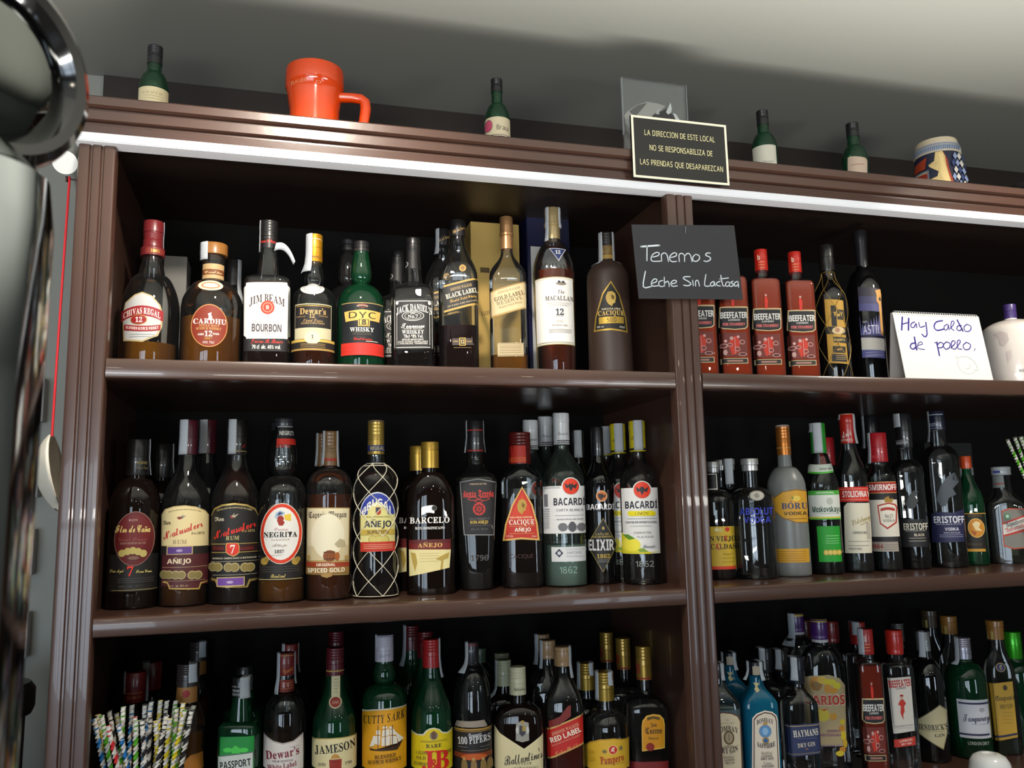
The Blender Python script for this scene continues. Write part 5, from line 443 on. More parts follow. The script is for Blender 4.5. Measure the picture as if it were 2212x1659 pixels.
 ('green square bottle with white label, black cap and pale paper seal','liquor_bottle','bottle','E',-0.0379,0.115,-16,(28.8,5,0.9,1),(171.8,190.1,16.9,'square'),(221.1,251,14.1,'capsil2','171817'),'green',None, [(2.1,14.3,221.7,2)],None, [('N','cap_print'),('T',-5.9,238.8,14.9,3.9,'~o~','s','c8c8c8',0,0),('T',-5,232.3,16.3,3.3,'PASSPORT','b','c8c8c8',0,0),('T',-4.9,227.1,16.3,3.2,'SCOTCH','b','c8c8c8',0,0),('N','green_emblem'),('R',-21.6,125.8,26.4,171.9,'1c8a3c',0),('E',-9.7,153.7,6.7,3.2,'48c850'),('E',12.9,153.3,6.7,3.2,'48c850'),('P','48c850',[-4.3,149.2,-3.1,156.8,1.4,159.8,6.9,156.6,8.4,149]),('N','front_label'),('P','5c6c68',[-24.8,145.8,26.3,150.5,26.9,125.3,-24.2,126.3]),('P','ccd2ce',[-23.4,144.5,25,148.9,25.6,125.3,-22.9,126.3]),('T',1.4,134.6,43.9,9.4,'PASSPORT','b','232323',0,6)]),
 ('whisky bottle with red capsule, red neck paper and white concave label','liquor_bottle','bottle','E',0.025,0.115,-1,(30.2,2,1,1),(182.5,223.5,14.3,'bulge'),(249.1,281,13.6,'plain','7c201e'),'clear',(172.2,'5c3418'),[(-13.4,-8.8,223.3,4),(12.6,16,236.5,2)],None, [('N','capsule_print'),('R',-11.5,277.5,14.6,280.8,'c8a060',0),('T',2.9,258.1,14.7,8,'Dewar','S','c8783c',0,25),('N','neck_label'),('R',-11.3,225.7,15.3,242.9,'9c3020',0),('R',-7.4,238.5,11.2,239.3,'c86840',0),('R',-7.4,234.6,11.3,235.4,'c86840',0),('R',-7.3,230.6,11.3,231.4,'c86840',0),('N','front_label'),('P','b0a8a0',[-30.6,170.2,-16.3,162,-2.6,158.3,12.3,160.2,26,168.1,26.7,118,-29.6,123.2]),('P','ddd6d2',[-30.6,168.3,-16.2,160.1,-2.6,156.4,12.4,158.3,26,166.1,26.7,118,-29.6,123.2]),('T',14.4,151.7,13.1,1.6,'ESTD 1846','b','a8a0a0',0,0),('T',-3,143.6,46.7,11.5,"Dewar's",'B','7c2430',0,6),('T',-2.8,133.4,28.5,2.5,'TRUE SCOTCH','b','6c5c60',0,0),('T',-3.4,126.5,40.1,7,'White Label','B','7c2430',0,5)]),
 ('green whiskey bottle with burgundy cap, cream label and paper neck seal','liquor_bottle','bottle','E',0.0975,0.115,-4.1,(32.7,2,1,1),(169.2,238,13.8,'long'),(244,284.1,13.4,'screw2','601824'),'green',None, [],None, [('N','neck_seal'),('R',-12.8,249.9,13.9,251.9,'c8a058',0),('R',-5,213.7,7.6,243.8,'dcd0a4',0),('R',-1.1,238.8,3.7,239.4,'8a8060',0),('R',-1,234.3,3.8,234.9,'8a8060',0),('R',-1,229.8,3.8,230.4,'8a8060',0),('R',-0.9,225.3,3.8,226,'8a8060',0),('R',-0.9,220.9,3.9,221.5,'8a8060',0),('E',0.9,208,9.1,8.5,'dcd0a4'),('E',0.9,208,7.5,6.9,'962820'),('T',0.9,208,9.5,3.8,'JJ&S','B','dca890',0,0),('N','front_label'),('P','c0a868',[-32.8,157.3,-16.3,159.3,1,159.7,18.4,159.1,32.6,158.4,32.8,111.7,-32.3,116.8]),('P','e0d4a4',[-32.8,155.6,-16.3,157.7,1,158.1,18.4,157.5,32.6,156.8,32.8,111.7,-32.3,116.8]),('T',1.2,145.1,58.7,11.7,'JAMESON','B','20201c',0,5),('P','962c20',[-7.3,129.6,10.6,129.5,10.1,113.4,-6.5,114.7]),('P','c08c40',[-5.4,130.7,-2.8,135.7,1.2,137.3,5.9,135,8.6,131]),('R',-3.3,126,6.6,127,'6c1c18',0),('T',-17.2,122.6,10.6,3.9,'ESTD','B','6a6450',0,0),('T',20,122.3,9.4,3.9,'1780','B','6a6450',0,0)]),
 ('dark green whisky bottle with white cap and yellow label showing a sailing ship','liquor_bottle','bottle','E',0.1723,0.115,-7.1,(34.1,2,1,1),(198.9,226.4,16.9,'bulge'),(259.3,298.8,14.3,'screw2','c4bfcc'),'green',None, [(-14.1,-11.3,280.6,0)],None, [('N','cap_print'),('R',-15.5,296.5,14.8,299.9,'26242c',0),('T',-0,269.6,18.3,5.5,'Berry','S','9a94a8',0,15),('N','front_label'),('P','d8d0bc',[-32.8,191.4,-16.4,194.5,0,195.3,17.9,195.6,33.5,195.1,33.1,105.4,-32.5,109.5]),('P','dc9c10',[-32.8,189.4,-16.4,192.5,0,193.3,17.9,193.7,33.5,193.1,33.1,105.4,-32.5,109.5]),('T',0,181.3,61.7,11.9,'CUTTY SARK','I','2a1c0c',0,5),('P','3a2410',[-21.7,138.8,-12.2,137.6,6.9,137.8,21.9,142.1,27.4,147.1,23.3,139.4,19.2,134.4,-20.4,135.5]),('P','e8e0d0',[-18.4,145.8,-16.3,156.2,-5.4,156.9,-6.8,143.8]),('P','e8e0d0',[-12.3,158.6,-11.6,164.5,-6.1,164.8,-5.4,158.2]),('P','e8e0d0',[-4,142.3,-4.1,154.2,8.3,156.1,8.2,142.9]),('P','e8e0d0',[-3.4,155.5,-2.7,164.6,6.9,166.1,7.6,156.8]),('P','e8e0d0',[-2.7,166.6,-2,169.9,4.1,170.2,4.8,166.9]),('P','e8e0d0',[9.6,143.5,8.9,156.1,17.8,154.2,19.2,143.6]),('P','e8e0d0',[8.3,157.4,7.6,164.7,14.4,165,17.2,156.2]),('P','e8e0d0',[6.9,166.1,6.9,169.4,11.7,169.1,13.1,165.7]),('P','e8e0d0',[17.8,154.2,13.7,163.7,28.8,148.3,20.6,144.8]),('P','e8e0d0',[-21.1,140.7,-17.7,151,-13.6,142.9]),('R',-9.3,138.7,-8.4,172.2,'4a2c14',0),('R',0.9,138.1,1.9,171.7,'4a2c14',0),('R',11.2,137.5,12.2,171.1,'4a2c14',0),('T',1.4,127.6,30,5.2,'BLENDED','B','5a3c14',0,4),('T',0.7,120.5,47.7,5.2,'SCOTCH WHISKY','B','5a3c14',0,4)]),
 ('green whisky bottle with red cap and bright yellow label with big red initials','liquor_bottle','bottle','E',0.2461,0.115,-10.1,(31.8,2,1,1),(168.4,239.7,13.4,'long'),(245.3,287.8,13.8,'screw2','ac1e20'),'green',None, [(12,17,230.1,5)],None, [('N','front_label'),('P','d8d4c0',[-31.3,154.4,-21.6,151.3,-13.2,152.2,-9,157.4,-3.3,160.5,3.7,161.2,11.4,158.5,16.2,153.6,23.2,151.9,31.7,154.9,31.1,98.2,-31.5,101.2]),('P','dcc414',[-31.3,152.4,-21.6,149.3,-11.8,150.1,-7.6,156,-2.6,158.8,3.7,159.5,10.7,157.2,15.5,151.6,23.2,149.9,31.7,152.9,31.1,98.2,-31.5,101.2]),('E',2.9,149.5,6.3,6,'8a8478'),('P','6a4c3c',[-1.3,153.7,2.9,156.9,7.1,153.3,5.6,144.7,0,144.9]),('R',-17.4,141.9,23.1,142.4,'8a7c2c',0),('R',-17.4,140.5,23.1,141.1,'8a7c2c',0),('T',2.8,135.1,23.1,5.3,'RARE','B','4c4420',0,0),('T',-15.4,125,18.1,4.7,'A BLEND','B','6a5c20',0,0),('T',21.5,123.9,14,4.7,'OF THE','B','6a5c20',0,0),('T',-16.2,117.7,13.9,4.6,'OLD','B','6a5c20',0,0),('T',-14.8,109,23.6,4.6,'JUSTERINI','B','6a5c20',0,0),('T',-5.8,115.2,18.1,26.5,'J','B','d0201c',0,0),('T',14.5,114.3,20.9,27.9,'B','B','d0201c',0,0),('T',3.3,109.5,11.8,14.6,'&','B','d0201c',0,0)]),
 ('clear bottle with red-topped black cap, black label and orange sunset picture','liquor_bottle','bottle','E',0.3112,0.115,-12.8,(30.2,2,1,1),(174.2,243.4,12.1,'bulge'),(248.8,279.2,11,'plain','26252a'),'clear',None, [(-10.7,-5.6,234.8,6),(13.5,17.9,225.6,4)],None, [('N','cap_print'),('R',-7,274.9,16.4,279.2,'c0282c',0),('T',-1.3,265.9,5.9,4.2,'S','B','b8b8c0',0,0),('N','beige_band'),('P','988c80',[-27.1,158.1,-24.2,164.8,17.9,165.4,22,157.8,22,155.1,-27.2,156]),('N','front_label'),('R',-29,92.9,29.3,153.7,'1f1b1c',0),('R',-28.6,151,29.8,153.7,'a8843c',0),('R',-28.6,149,29.7,150,'a8843c',0),('T',3.3,144.8,19.9,4.8,"Seagram's",'F','c8c8cc',0,3),('T',2.1,137.4,49.8,10.2,'100 PIPERS','B','d4d4d8',0,4),('R',-22.5,126.5,-8.4,127.2,'8a8a8c',0),('R',11.6,126.7,25.8,127.3,'8a8a8c',0),('R',-18.3,121.3,22.8,122.3,'7c6c5c',0),('R',-28.3,111.1,29.1,118.5,'7c3414',0),('E',1.4,112.4,19.9,4.7,'c05a20'),('P','8c7040',[-18,93.6,-17.1,106.3,-14.3,110.2,-10.7,108.8,-8.7,103.3,-8.1,93.2]),('P','8c7040',[-3.9,93.1,-3,105.8,-0.1,109.7,3.4,108.3,5.5,102.8,6,92.7]),('P','8c7040',[10.3,92.6,11.2,105.3,14.1,109.3,17.6,107.8,19.7,102.3,20.2,92.2]),('P','8c7040',[20.2,92.2,21.1,105,24,108.9,27.6,107.4,29.6,102,30.1,91.9]),('E',-13.5,110.2,2.1,2.4,'b8985c'),('E',0.6,109.7,2.1,2.4,'b8985c'),('E',14.8,109.2,2.1,2.4,'b8985c')]),
 ('black bottle with cream cap and cream chevron label with black script','liquor_bottle','bottle','E',0.3863,0.115,-14,(39.3,3.4,0.7,1),(155.7,181.8,13,'round'),(193.8,236.4,13.4,'screw2','d6d0ae'),'darkrum',None, [],None, [('N','cap_print'),('T',2.2,203.7,17.7,5,'Ballantine','S','55503c',0,0),('N','crest'),('P','9a9890',[-4.5,155.8,0.7,156.9,5.1,159.3,10.1,156.6,15.1,155.3,15.2,129,4.3,126.6,-5.8,129.6]),('P','3a3a44',[0.5,151.5,9.9,151.3,9.6,138.8,4.5,134.8,0.2,139.1]),('P','a88c3c',[4.9,151.4,9.9,151.3,9.7,143,4.7,143.1]),('E',5.4,156.8,2.9,2.5,'a88c3c'),('E',-3.3,144.7,2.2,5.5,'c8c8c4'),('E',13.4,144.2,2.2,5.5,'c8c8c4'),('N','front_label'),('P','dcd0a4',[-38.7,151.3,-30.2,140.6,6.9,116.9,37.9,136.6,36.5,83.8,-39.9,86.1]),('T',5.2,104.6,60.7,15.1,"Ballantine's",'S','2a2420',0,9),('T',5.7,95,24.5,4.1,'FINEST','B','7c7458',0,0),('T',9.2,88.7,38.9,3.4,'SCOTCH WHISKY','B','7c7458',0,0)]),
 ('square whisky bottle with slanted red label and tan cap with red rim','liquor_bottle','bottle','E',0.4639,0.115,-15,(30.2,4,0.9,1),(168.1,229.4,11.7,'slope'),(232.7,263.2,14.4,'capred','b08c64'),'clear',(122.5,'7a2412'),[(9.6,14.2,214.7,4)],None, [('N','back_label'),('P','74201c',[-26.5,151.2,-8.5,159.2,3.9,174.1,9.1,176,8.5,158.8,-8.9,146.5,-26.7,141.3]),('N','front_label'),('P','c8a864',[-30.5,139.3,28.5,161.8,27.7,115.5,-32.5,91.9]),('P','bc2018',[-30.5,136.8,28.4,159.3,27.7,117.9,-32.4,94.7]),('T',-1,139.3,45.6,4.9,'JOHNNIE WALKER','B','d8a080',0,19),('T',-0.5,130.5,51.5,7.7,'RED LABEL','b','eee4d0',0,19),('T',-0.1,122.5,48.5,2.4,'BLENDED SCOTCH WHISKY','B','d88c70',0,19),('T',1.8,109.8,45.5,7,'John Walker','S','d88c50',0,20)]),
 ('stout clear bottle with gold cap wrapped in white paper, yellow label with red script','liquor_bottle','bottle','E',0.5354,0.115,-21.3,(36.9,2,1,1),(134.1,159.9,15.8,'round'),(173.5,218.6,15.4,'screw2','a88838'),'clear',None, [(6,13.5,198.2,2),(-15.9,-9.9,175,1)],None, [('N','front_label'),('P','b88c28',[-36,105.8,-26.1,114.3,-10.4,120,11,121.5,26.3,118.7,36.5,117.3,34.7,73.3,-37.1,72.8]),('P','d8ac30',[-36,103,-25.4,112.2,-9.7,117.9,10.9,119.4,26.2,116.6,36.4,115.2,34.7,73.3,-37.1,72.8]),('E',9.6,103.9,7.3,7,'e8d8a0'),('E',9.6,103.9,6.6,6.3,'c42c24'),('P','e8c8b0',[5.9,101.8,8.3,107.4,12.7,108.1,11,103.2,12.4,99.7,8.8,101.8]),('E',-3.7,101.7,3.7,2.8,'7c7040'),('E',22.1,105.4,2.9,3.5,'7c7040'),('T',7.6,89.9,36.6,11.2,'Pampero','B','a82818',0,6),('R',-5.1,82.5,27.8,83.3,'a8842c',0),('E',-25.9,98.8,7.4,3.5,'c89c28'),('E',-26.2,89,8.8,4.2,'c89c28')]),
 ('square clear tequila bottle with tall gold capsule and arched orange label, right end','liquor_bottle','bottle','E',0.6137,0.13,-15,(35.4,4,0.85,1),(153.7,181.7,12.9,'slope'),(198.2,252.3,13.3,'screw2','b08c3c'),'clear',(76.1,'5c1c14'),[],None, [('N','capsule_print'),('R',-19,199.5,9,202.2,'a83028',0),('T',-10.6,216.5,4.7,15,'8','B','a83028',0,0),('N','front_label'),('P','d8b04c',[-12.5,128.4,-10.5,137.8,-4.1,145,7.5,147.6,18.9,145.9,24.8,139.2,26.2,130.4,24.5,93.4,-13.4,89.3]),('P','cc8c0c',[-11,127.6,-9.1,136.3,-3.4,143.1,7.4,145.8,18.1,144.1,23.2,137.7,24.7,129.7,23,95.2,-11.8,91.4]),('P','5c4818',[-2.9,137.6,-2.7,142.7,7.4,144.3,18,142.2,17.8,137.9,7.2,140.3]),('T',7.5,130.5,10.7,5.8,'Jose','F','2c1c0c',0,0),('T',7.1,121.4,27.5,9.4,'Cuervo','F','2c1c0c',0,0),('T',6.5,109.8,16.8,4.3,'Especial','F','5c4018',0,0),('E',0.2,96.2,6.9,6.5,'882018'),('N','lower_label'),('R',-33.4,59.5,29.6,73.1,'781c1c',0),('R',-41,60.3,-33.4,74,'641818',0)]),
 ('dim dark red capsule in the left corner behind the straws','liquor_bottle','bottle','E',-0.1843,0.2919,6.8,(23,2,1,1),(159.2,200.6,14.5,'slope'),(210.9,254.6,16,'plain','701c1c'),'darkrum',None, [(-14.3,-3.4,195.6,0)],None, []),
 ('tall brown-capped bottle with tan neck paper, behind the red seal one','liquor_bottle','bottle','E',-0.1173,0.3561,4.1,(25.9,2,1,1),(182.9,218.2,16.1,'round'),(241.5,273.6,15.8,'screw','3a3230'),'clear',(179.8,'8a5420'),[(0.7,12.8,248.1,2)],None, [('N','neck_label'),('R',-18.1,219.4,13.4,241.5,'a8743c',0),('E',-1.8,232.4,5,5.2,'a01c20')]),
 ('silver-rimmed black cap behind the green square bottle','liquor_bottle','bottle','E',-0.0361,0.2101,-16,(28.8,5,0.9,1),(171.8,190.1,16.9,'square'),(221.1,251,14.1,'capsil2','171817'),'green',None, [],None, []),
 ('gold-rimmed red capsule behind the white concave label bottle','liquor_bottle','bottle','E',0.0332,0.2064,-1.3,(30.2,2,1,1),(182.5,223.5,14.3,'bulge'),(249.1,281,13.6,'plain','7c201e'),'clear',(172.2,'5c3418'),[(-13.4,-8.8,223.3,4),(12.6,16,236.5,2)],None, []),
 ('second burgundy-capped bottle directly behind the cream label whiskey','liquor_bottle','bottle','E',0.1117,0.2995,-4.1,(32.7,2,1,1),(169.2,238,13.8,'long'),(244,284.1,13.4,'screw2','601824'),'green',None, [],None, []),
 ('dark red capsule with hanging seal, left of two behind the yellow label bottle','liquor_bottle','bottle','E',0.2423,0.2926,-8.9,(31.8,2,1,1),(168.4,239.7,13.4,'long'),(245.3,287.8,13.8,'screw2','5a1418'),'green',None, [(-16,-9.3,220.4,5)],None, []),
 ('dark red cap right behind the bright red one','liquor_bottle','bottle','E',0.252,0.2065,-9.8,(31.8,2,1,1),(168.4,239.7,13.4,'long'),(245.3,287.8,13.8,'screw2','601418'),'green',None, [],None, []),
 ('pale grey green cap directly left of the front cream cap','liquor_bottle','bottle','E',0.386,0.2032,-14,(39.3,3.4,0.7,1),(153.6,179.4,13,'round'),(191.3,233.3,13.4,'screw2','a4a688'),'darkrum',None, [(-15.1,-11.1,171.3,4)],None, []),
 ('cream cap rim peeping above the pale grey green one','liquor_bottle','bottle','E',0.4067,0.2899,-14,(39.3,3.4,0.7,1),(151.8,177.2,13,'round'),(188.9,230.4,13.4,'screw2','a8aa8c'),'darkrum',None, [],None, []),
 ('dusky green cap beside the red-topped black cap','liquor_bottle','bottle','E',0.3819,0.353,-13.3,(30.2,2,1,1),(144.4,201.8,12.1,'bulge'),(206.3,231.5,11,'plain','5c7058'),'clear',None, [(-10.7,-5.6,194.7,6),(13.5,17.9,187,4)],None, []),
 ('red-rimmed tan cap, middle of the three in line','liquor_bottle','bottle','E',0.4637,0.1969,-15,(30.2,4,0.9,1),(167.6,228.6,11.7,'slope'),(231.9,262.3,14.4,'capred','b08c64'),'clear',(122.1,'7a2412'),[(-13.4,-8.7,216.4,3)],None, []),
 ('red-rimmed tan cap farthest back of the three in line','liquor_bottle','bottle','E',0.4847,0.2946,-15,(30.2,4,0.9,1),(165.1,225.3,11.7,'slope'),(228.6,258.5,14.4,'capred','b08c64'),'clear',(120.3,'7a2412'),[(-14.3,-7.6,206.2,3)],None, []),
 ('dim gold cap in white paper behind the yellow label bottle','liquor_bottle','bottle','E',0.5361,0.2056,-20.1,(36.9,2,1,1),(134.1,159.9,15.8,'round'),(173.5,218.6,15.4,'screw2','a88838'),'clear',None, [(6,13.5,198.2,2),(-15.9,-9.9,175,1)],None, []),
 ('second gold capsule left of the orange label tequila','liquor_bottle','bottle','E',0.6186,0.2304,-15,(35.4,4,0.85,1),(153.7,181.7,12.9,'slope'),(198.2,252.3,13.3,'screw2','b08c3c'),'clear',(76.1,'5c1c14'),[],None, [('N','capsule_print'),('R',-19,199.5,9,202.2,'a83028',0),('T',-10.6,216.5,4.7,15,'8','B','a83028',0,0)]),
 ('dim gold capsule farthest back by the tequila bottles','liquor_bottle','bottle','E',0.619,0.3117,-15,(35.4,4,0.85,1),(153.7,181.7,12.9,'slope'),(198.2,252.3,13.3,'screw2','b08c3c'),'clear',(76.1,'5c1c14'),[],None, [('N','capsule_print'),('R',-19,199.5,9,202.2,'a83028',0),('T',-10.6,216.5,4.7,15,'8','B','a83028',0,0)]),
 ('clear gin bottle with arched cream label, half behind the centre post','liquor_bottle','bottle','F',0.7424,0.11,-12,(31.2,5,0.75,1),(148.3,188.4,11.4,'slope'),(195.3,219.5,12.2,'plain','17181a'),'clear',(146.1,'8fa9ac'),[(0.6,7,192.3,3)],None, [('N','front_label'),('P','5c4030',[-32.8,51.6,-28.3,131.4,-19.9,139.2,-3.9,143.8,11.8,141.8,23.4,136.9,28.4,127.8,26.6,49.2]),('P','d8c8a8',[-30.4,51.5,-26,129.8,-18.5,136.9,-4,141.6,11.7,139.6,21.7,134.8,25.9,126.4,23.9,49.3]),('T',4,130.2,6.3,4.4,'♔','s','b09470',0,0),('T',3.7,125,23.6,2.2,'EXTRA DRY','b','a89474',0,0),('T',3.2,116.9,36.2,8.8,'BOMBAY','B','3a2c28',4.4,0),('E',5.1,102.1,9,11.4,'6c5028'),('E',5.1,102.1,6.3,8.5,'a8987c'),('R',4.7,97.7,5.7,108,'5c4c38',0),('T',3.8,88.2,17.3,3.3,'LONDON','b','8a7860',0,0),('T',2.7,81.6,32.9,8.8,'DRY GIN','B','3a2c28',-4.4,0),('T',2.9,72.1,18.8,5.1,'Distilled','S','8a7c68',0,0),('T',4.1,66.9,17.2,2.9,'LONDON','B','5c5044',0,0),('T',4.7,62.5,15.7,2.9,'DRY GIN','B','5c5044',0,0)]),
 ('blue glass gin bottle with arched white label and blue medallion, in front','liquor_bottle','bottle','F',0.8142,0.11,-12,(31.4,5,0.75,1),(145.6,181.1,12.4,'slope'),(195.2,217.4,14.5,'plain','14161c'),'blue',None, [(-25.2,-13.8,187.6,10),(2.4,8.9,187.6,6)],None, [('N','neck_tag'),('R',-8.8,196.2,2.5,210.7,'b8a890',0),('P','d8c890',[-8.5,183.3,1.2,183,-2.8,177.3,0.3,171.3,-5.1,167.9,-8.3,173.1,-5.2,177.3]),('N','front_label'),('P','e0d4c4',[-23.9,44.3,-18.5,128.1,-10.8,135.3,4,140,16.7,137.3,24.3,131,26.2,123.5,24.5,42.4]),('P','4c342c',[-21.5,44.2,-16.2,126.5,-9.3,133,3.8,137.4,15.7,135.1,22.6,129.6,24.1,122,22.2,42.5]),('P','dccfbc',[-19.9,44.1,-14.7,124.9,-8.3,131.1,3.7,135.5,14.8,133.3,20.9,128.2,22.3,120.6,20.6,42.5]),('T',2.9,124.3,28.8,7.5,'BOMBAY','B','2c2430',3.7,0),('P','b08c48',[-2.4,117,3.6,122.8,8.8,116.6]),('E',2.5,106.3,10.8,10.4,'6a86a8'),('E',2.5,106.3,8.8,8.6,'5c92c4'),('E',2.5,106.3,4.8,6,'8cb4d8'),('E',2.3,91.4,6,5.9,'9a8454'),('E',2.3,91.4,3.6,3.3,'2c5c9c'),('T',2.6,82.9,30.3,7.4,'SAPPHIRE','B','2c2430',-3.7,0),('T',2.6,72.1,19.1,5.2,'Distilled','S','8a8478',0,0),('T',2.7,66.5,19.1,3.3,'LONDON','B','5c5650',0,0),('T',2.8,62.4,22.3,3.7,'DRY GIN','B','3c3430',0,0),('T',2.7,55.8,14.3,4.4,'Vapour','S','8a8478',0,0),('T',2.8,50.6,20.7,3.7,'INFUSED','B','5c5650',0,0)]),
 ('clear gin bottle with navy label and navy capsule','liquor_bottle','bottle','F',0.9012,0.12,-14,(29.8,4.5,0.85,1),(135.5,169.7,11.8,'slope'),(173.7,217.9,14.4,'plain','1a1d28'),'clear',None, [(-12.6,-2.7,179.6,4),(-33.1,-29,175.7,2)],None, [('N','front_label'),('P','2a3358',[-39.4,107.4,27.2,110.1,25,59.1,-42.2,54.3]),('P','b89c6c',[-39.5,105.1,27,107.8,26.9,106.7,-39.6,103.7]),('P','7c6c58',[-42.7,58.8,25.2,62.9,25.1,61.4,-42.8,57.3]),('T',0.9,94.4,43.6,10.7,'HAYMANS','B','ddd6c4',0,4),('R',-15,85.2,18.8,86,'5a6488',0),('T',0.3,75,30.6,6.8,'DRY GIN','B','ccc4b4',0,5),('R',-1.8,67.4,3,68.9,'b8784c',0)]),
 ('large clear gin bottle with purple cap, yellow swirls and red lettering','liquor_bottle','bottle','F',0.9897,0.172,-16,(39.1,3,0.8,1),(173.9,226,15.9,'round'),(235.8,272.3,15.5,'capring','4c2468'),'clear',None, [],None, [('N','cap_print'),('R',-17.8,267.6,15.6,272.6,'c8b030',0),('R',-20.5,231.1,12.8,236,'c8c4c4',0),('T',-3.7,241,22.2,3.3,'LARIOS','b','8a68a0',0,0),('N','back_panel'),('P','b09c74',[-43.3,168.2,-31.1,174.4,1.4,176.9,20.8,170.1,31.5,157,24.9,53.1,-51.5,54.6]),('N','swirl_print'),('E',-21.9,161.3,10.1,12.9,'c88a30'),('E',-11.4,167.6,8.4,6.5,'d8b040'),('E',1.8,164.1,11.8,5.7,'d0c030'),('E',14.7,157.3,7.5,6.5,'d0c030'),('E',7.4,149.4,8.4,4.8,'c88c28'),('E',-2.4,152.8,6.7,8.1,'c88a30'),('E',-14.2,107.2,11.7,11.2,'c8b438'),('E',3.9,104.5,6.7,6.4,'c89030'),('E',19.9,94.6,5,4.8,'d0b828'),('E',18.2,83.4,5.8,5.6,'c08028'),('E',19.7,70.7,5,7.9,'d0b828'),('E',22,57.9,4.2,7.9,'c8a028'),('E',16.1,46.9,5.8,5.5,'c08028'),('E',10.7,40.7,7.5,4.7,'d0b828'),('T',-6.5,132.8,70.3,18.5,'LARIOS','b','e4d8c4',0,0),('T',-6.5,132.8,67.8,16.1,'LARIOS','b','b82c24',0,0),('P','b82c24',[-21.7,119.4,-13.5,116.8,-3.3,119,-12,114.4]),('T',2,79.8,23.3,4,'GINEBRA','b','8a5870',0,0),('T',-2.7,72.7,36.6,4,'MEDITERRANEA','b','8a5870',0,0),('T',-4.1,54.5,33.2,3.2,'CITRUS','b','8a7090',0,0)]),
 ('pink gin bottle with red cap and black shield label, bottom shelf','liquor_bottle','bottle','F',1.0502,0.12,-16,(21.2,5,0.8,1),(185.4,202.1,11.3,'square'),(212.9,257.4,13,'plain','b02420'),'clear',(193.4,'b84028'),[(-18.8,-7.9,212.9,1)],None, [('N','cap_print'),('R',-17.2,230.6,2.2,231.7,'e8a060',0),('R',-17.5,225.2,1.9,226.3,'e8a060',0),('R',-17.7,219.8,1.6,220.8,'e8a060',0),('T',-5.2,240.2,2.6,9.1,'b','b','f0d8c0',0,0),('N','front_label'),('R',-19.8,136.6,17.9,138.4,'d8c090',0),('P','d0b888',[-19.8,137.8,17.9,137.2,16,100.1,12,95.7,-2.1,94.3,-17.2,96.2,-21.5,100.7]),('P','19171a',[-18.6,136,16.5,135.5,14.8,101,11.4,97.6,-2,96,-16.6,98,-20.2,101.6]),('T',-1.7,122,35.6,11.5,'BEEFEATER','b','e6e2da',0,0),('T',-2.2,112.9,16.6,3.5,'LONDON','B','e6e2da',0,0),('T',-2.5,104.8,29.9,5.3,'PINK STRAWBERRY','b','e0706c',0,0),('N','guard_print'),('P','d83020',[-4,160.7,-1.4,160.6,0.1,152.6,-1.3,136.6,-4.5,136.6,-5,152.7]),('E',-2.6,163.3,1.6,2.5,'c8a090'),('R',-4.3,165.1,-0.5,167.7,'a82018',0),('N','berry_print'),('R',-21.8,44.4,13.7,89,'70281e',0),('P','c83018',[-9.2,77.7,-1.3,83.7,4.5,73,0.9,52.2,-7.6,47,-11.1,64.6]),('E',-17.5,64.7,4.5,4.4,'c89c94'),('E',-9.8,66.3,3.8,3.5,'c89c94'),('E',6.9,71.3,3.8,4.4,'c89c94'),('E',-0.1,58.3,3.8,4.4,'c89c94'),('E',-16.1,52.5,2.5,5.2,'c89c94'),('E',6.5,48.6,5.7,3.5,'c89c94'),('E',-7.3,78.5,2.5,3.5,'c89c94'),('E',-15.2,73.4,1.9,2.7,'d8a49c'),('E',1.7,81,1.9,2.7,'d8a49c'),('E',-17.5,64.7,3.2,3,'6a2420'),('E',-9.8,66.3,2.8,2.2,'8a2c20'),('E',6.9,71.3,2.8,3,'7a2820'),('E',-0.1,58.3,2.8,3,'8a2c20'),('E',6.5,48.6,4.5,2.5,'5c1c18'),('R',-3.6,48.8,-2.9,80.2,'d8a49c',0),('N','lower_label'),('R',-21.3,31.3,13.4,41.7,'c8b888',0),('R',-20.3,32.6,12.5,40.5,'2a1c1a',0),('R',-14.4,34.8,6.5,38.2,'a87868',0)]),
 ('clear square gin bottle with orange red cap and tall white label','liquor_bottle','bottle','F',1.1115,0.12,-16,(25.4,5,0.85,1),(178.9,195,12.3,'square'),(209.3,251.8,14.9,'capred2','c4281c'),'clear',None, [],None, [('N','front_label'),('P','d6cec4',[-24.4,169.7,15.2,172.5,14.2,78.6,-22.8,73.7]),('T',-4.3,160.4,38.4,12.1,'BEEFEATER','b','bc2420',0,5),('T',-4.2,152.3,18.4,3.2,'LONDON','B','4c4844',0,5),('P','c03020',[-6.8,132.3,-1.7,133,2.6,125.8,-1.1,121,-1.2,111.5,-4.1,106.7,-4.1,97.2,-6.8,103.6,-8.8,110,-7,121.1,-11.7,124.4]),('E',-4.4,135.5,2.8,2.9,'c8a090'),('R',-7,137.9,-1.2,141.1,'a82018',0),('T',-4.1,87.6,33.2,2.4,'DISTILLED','B','8a847c',0,5),('R',-18.5,83.3,12.9,84,'a8a098',0),('N','lower_label'),('P','c43020',[-22.8,63.5,14.1,69.1,13.6,54.4,-23.2,50.1]),('T',-3.1,62.3,23.2,3.9,'LONDON','b','e8c8b8',0,8),('T',-2.7,56.7,18.2,3.5,'DRY GIN','b','e8c8b8',0,8)]),
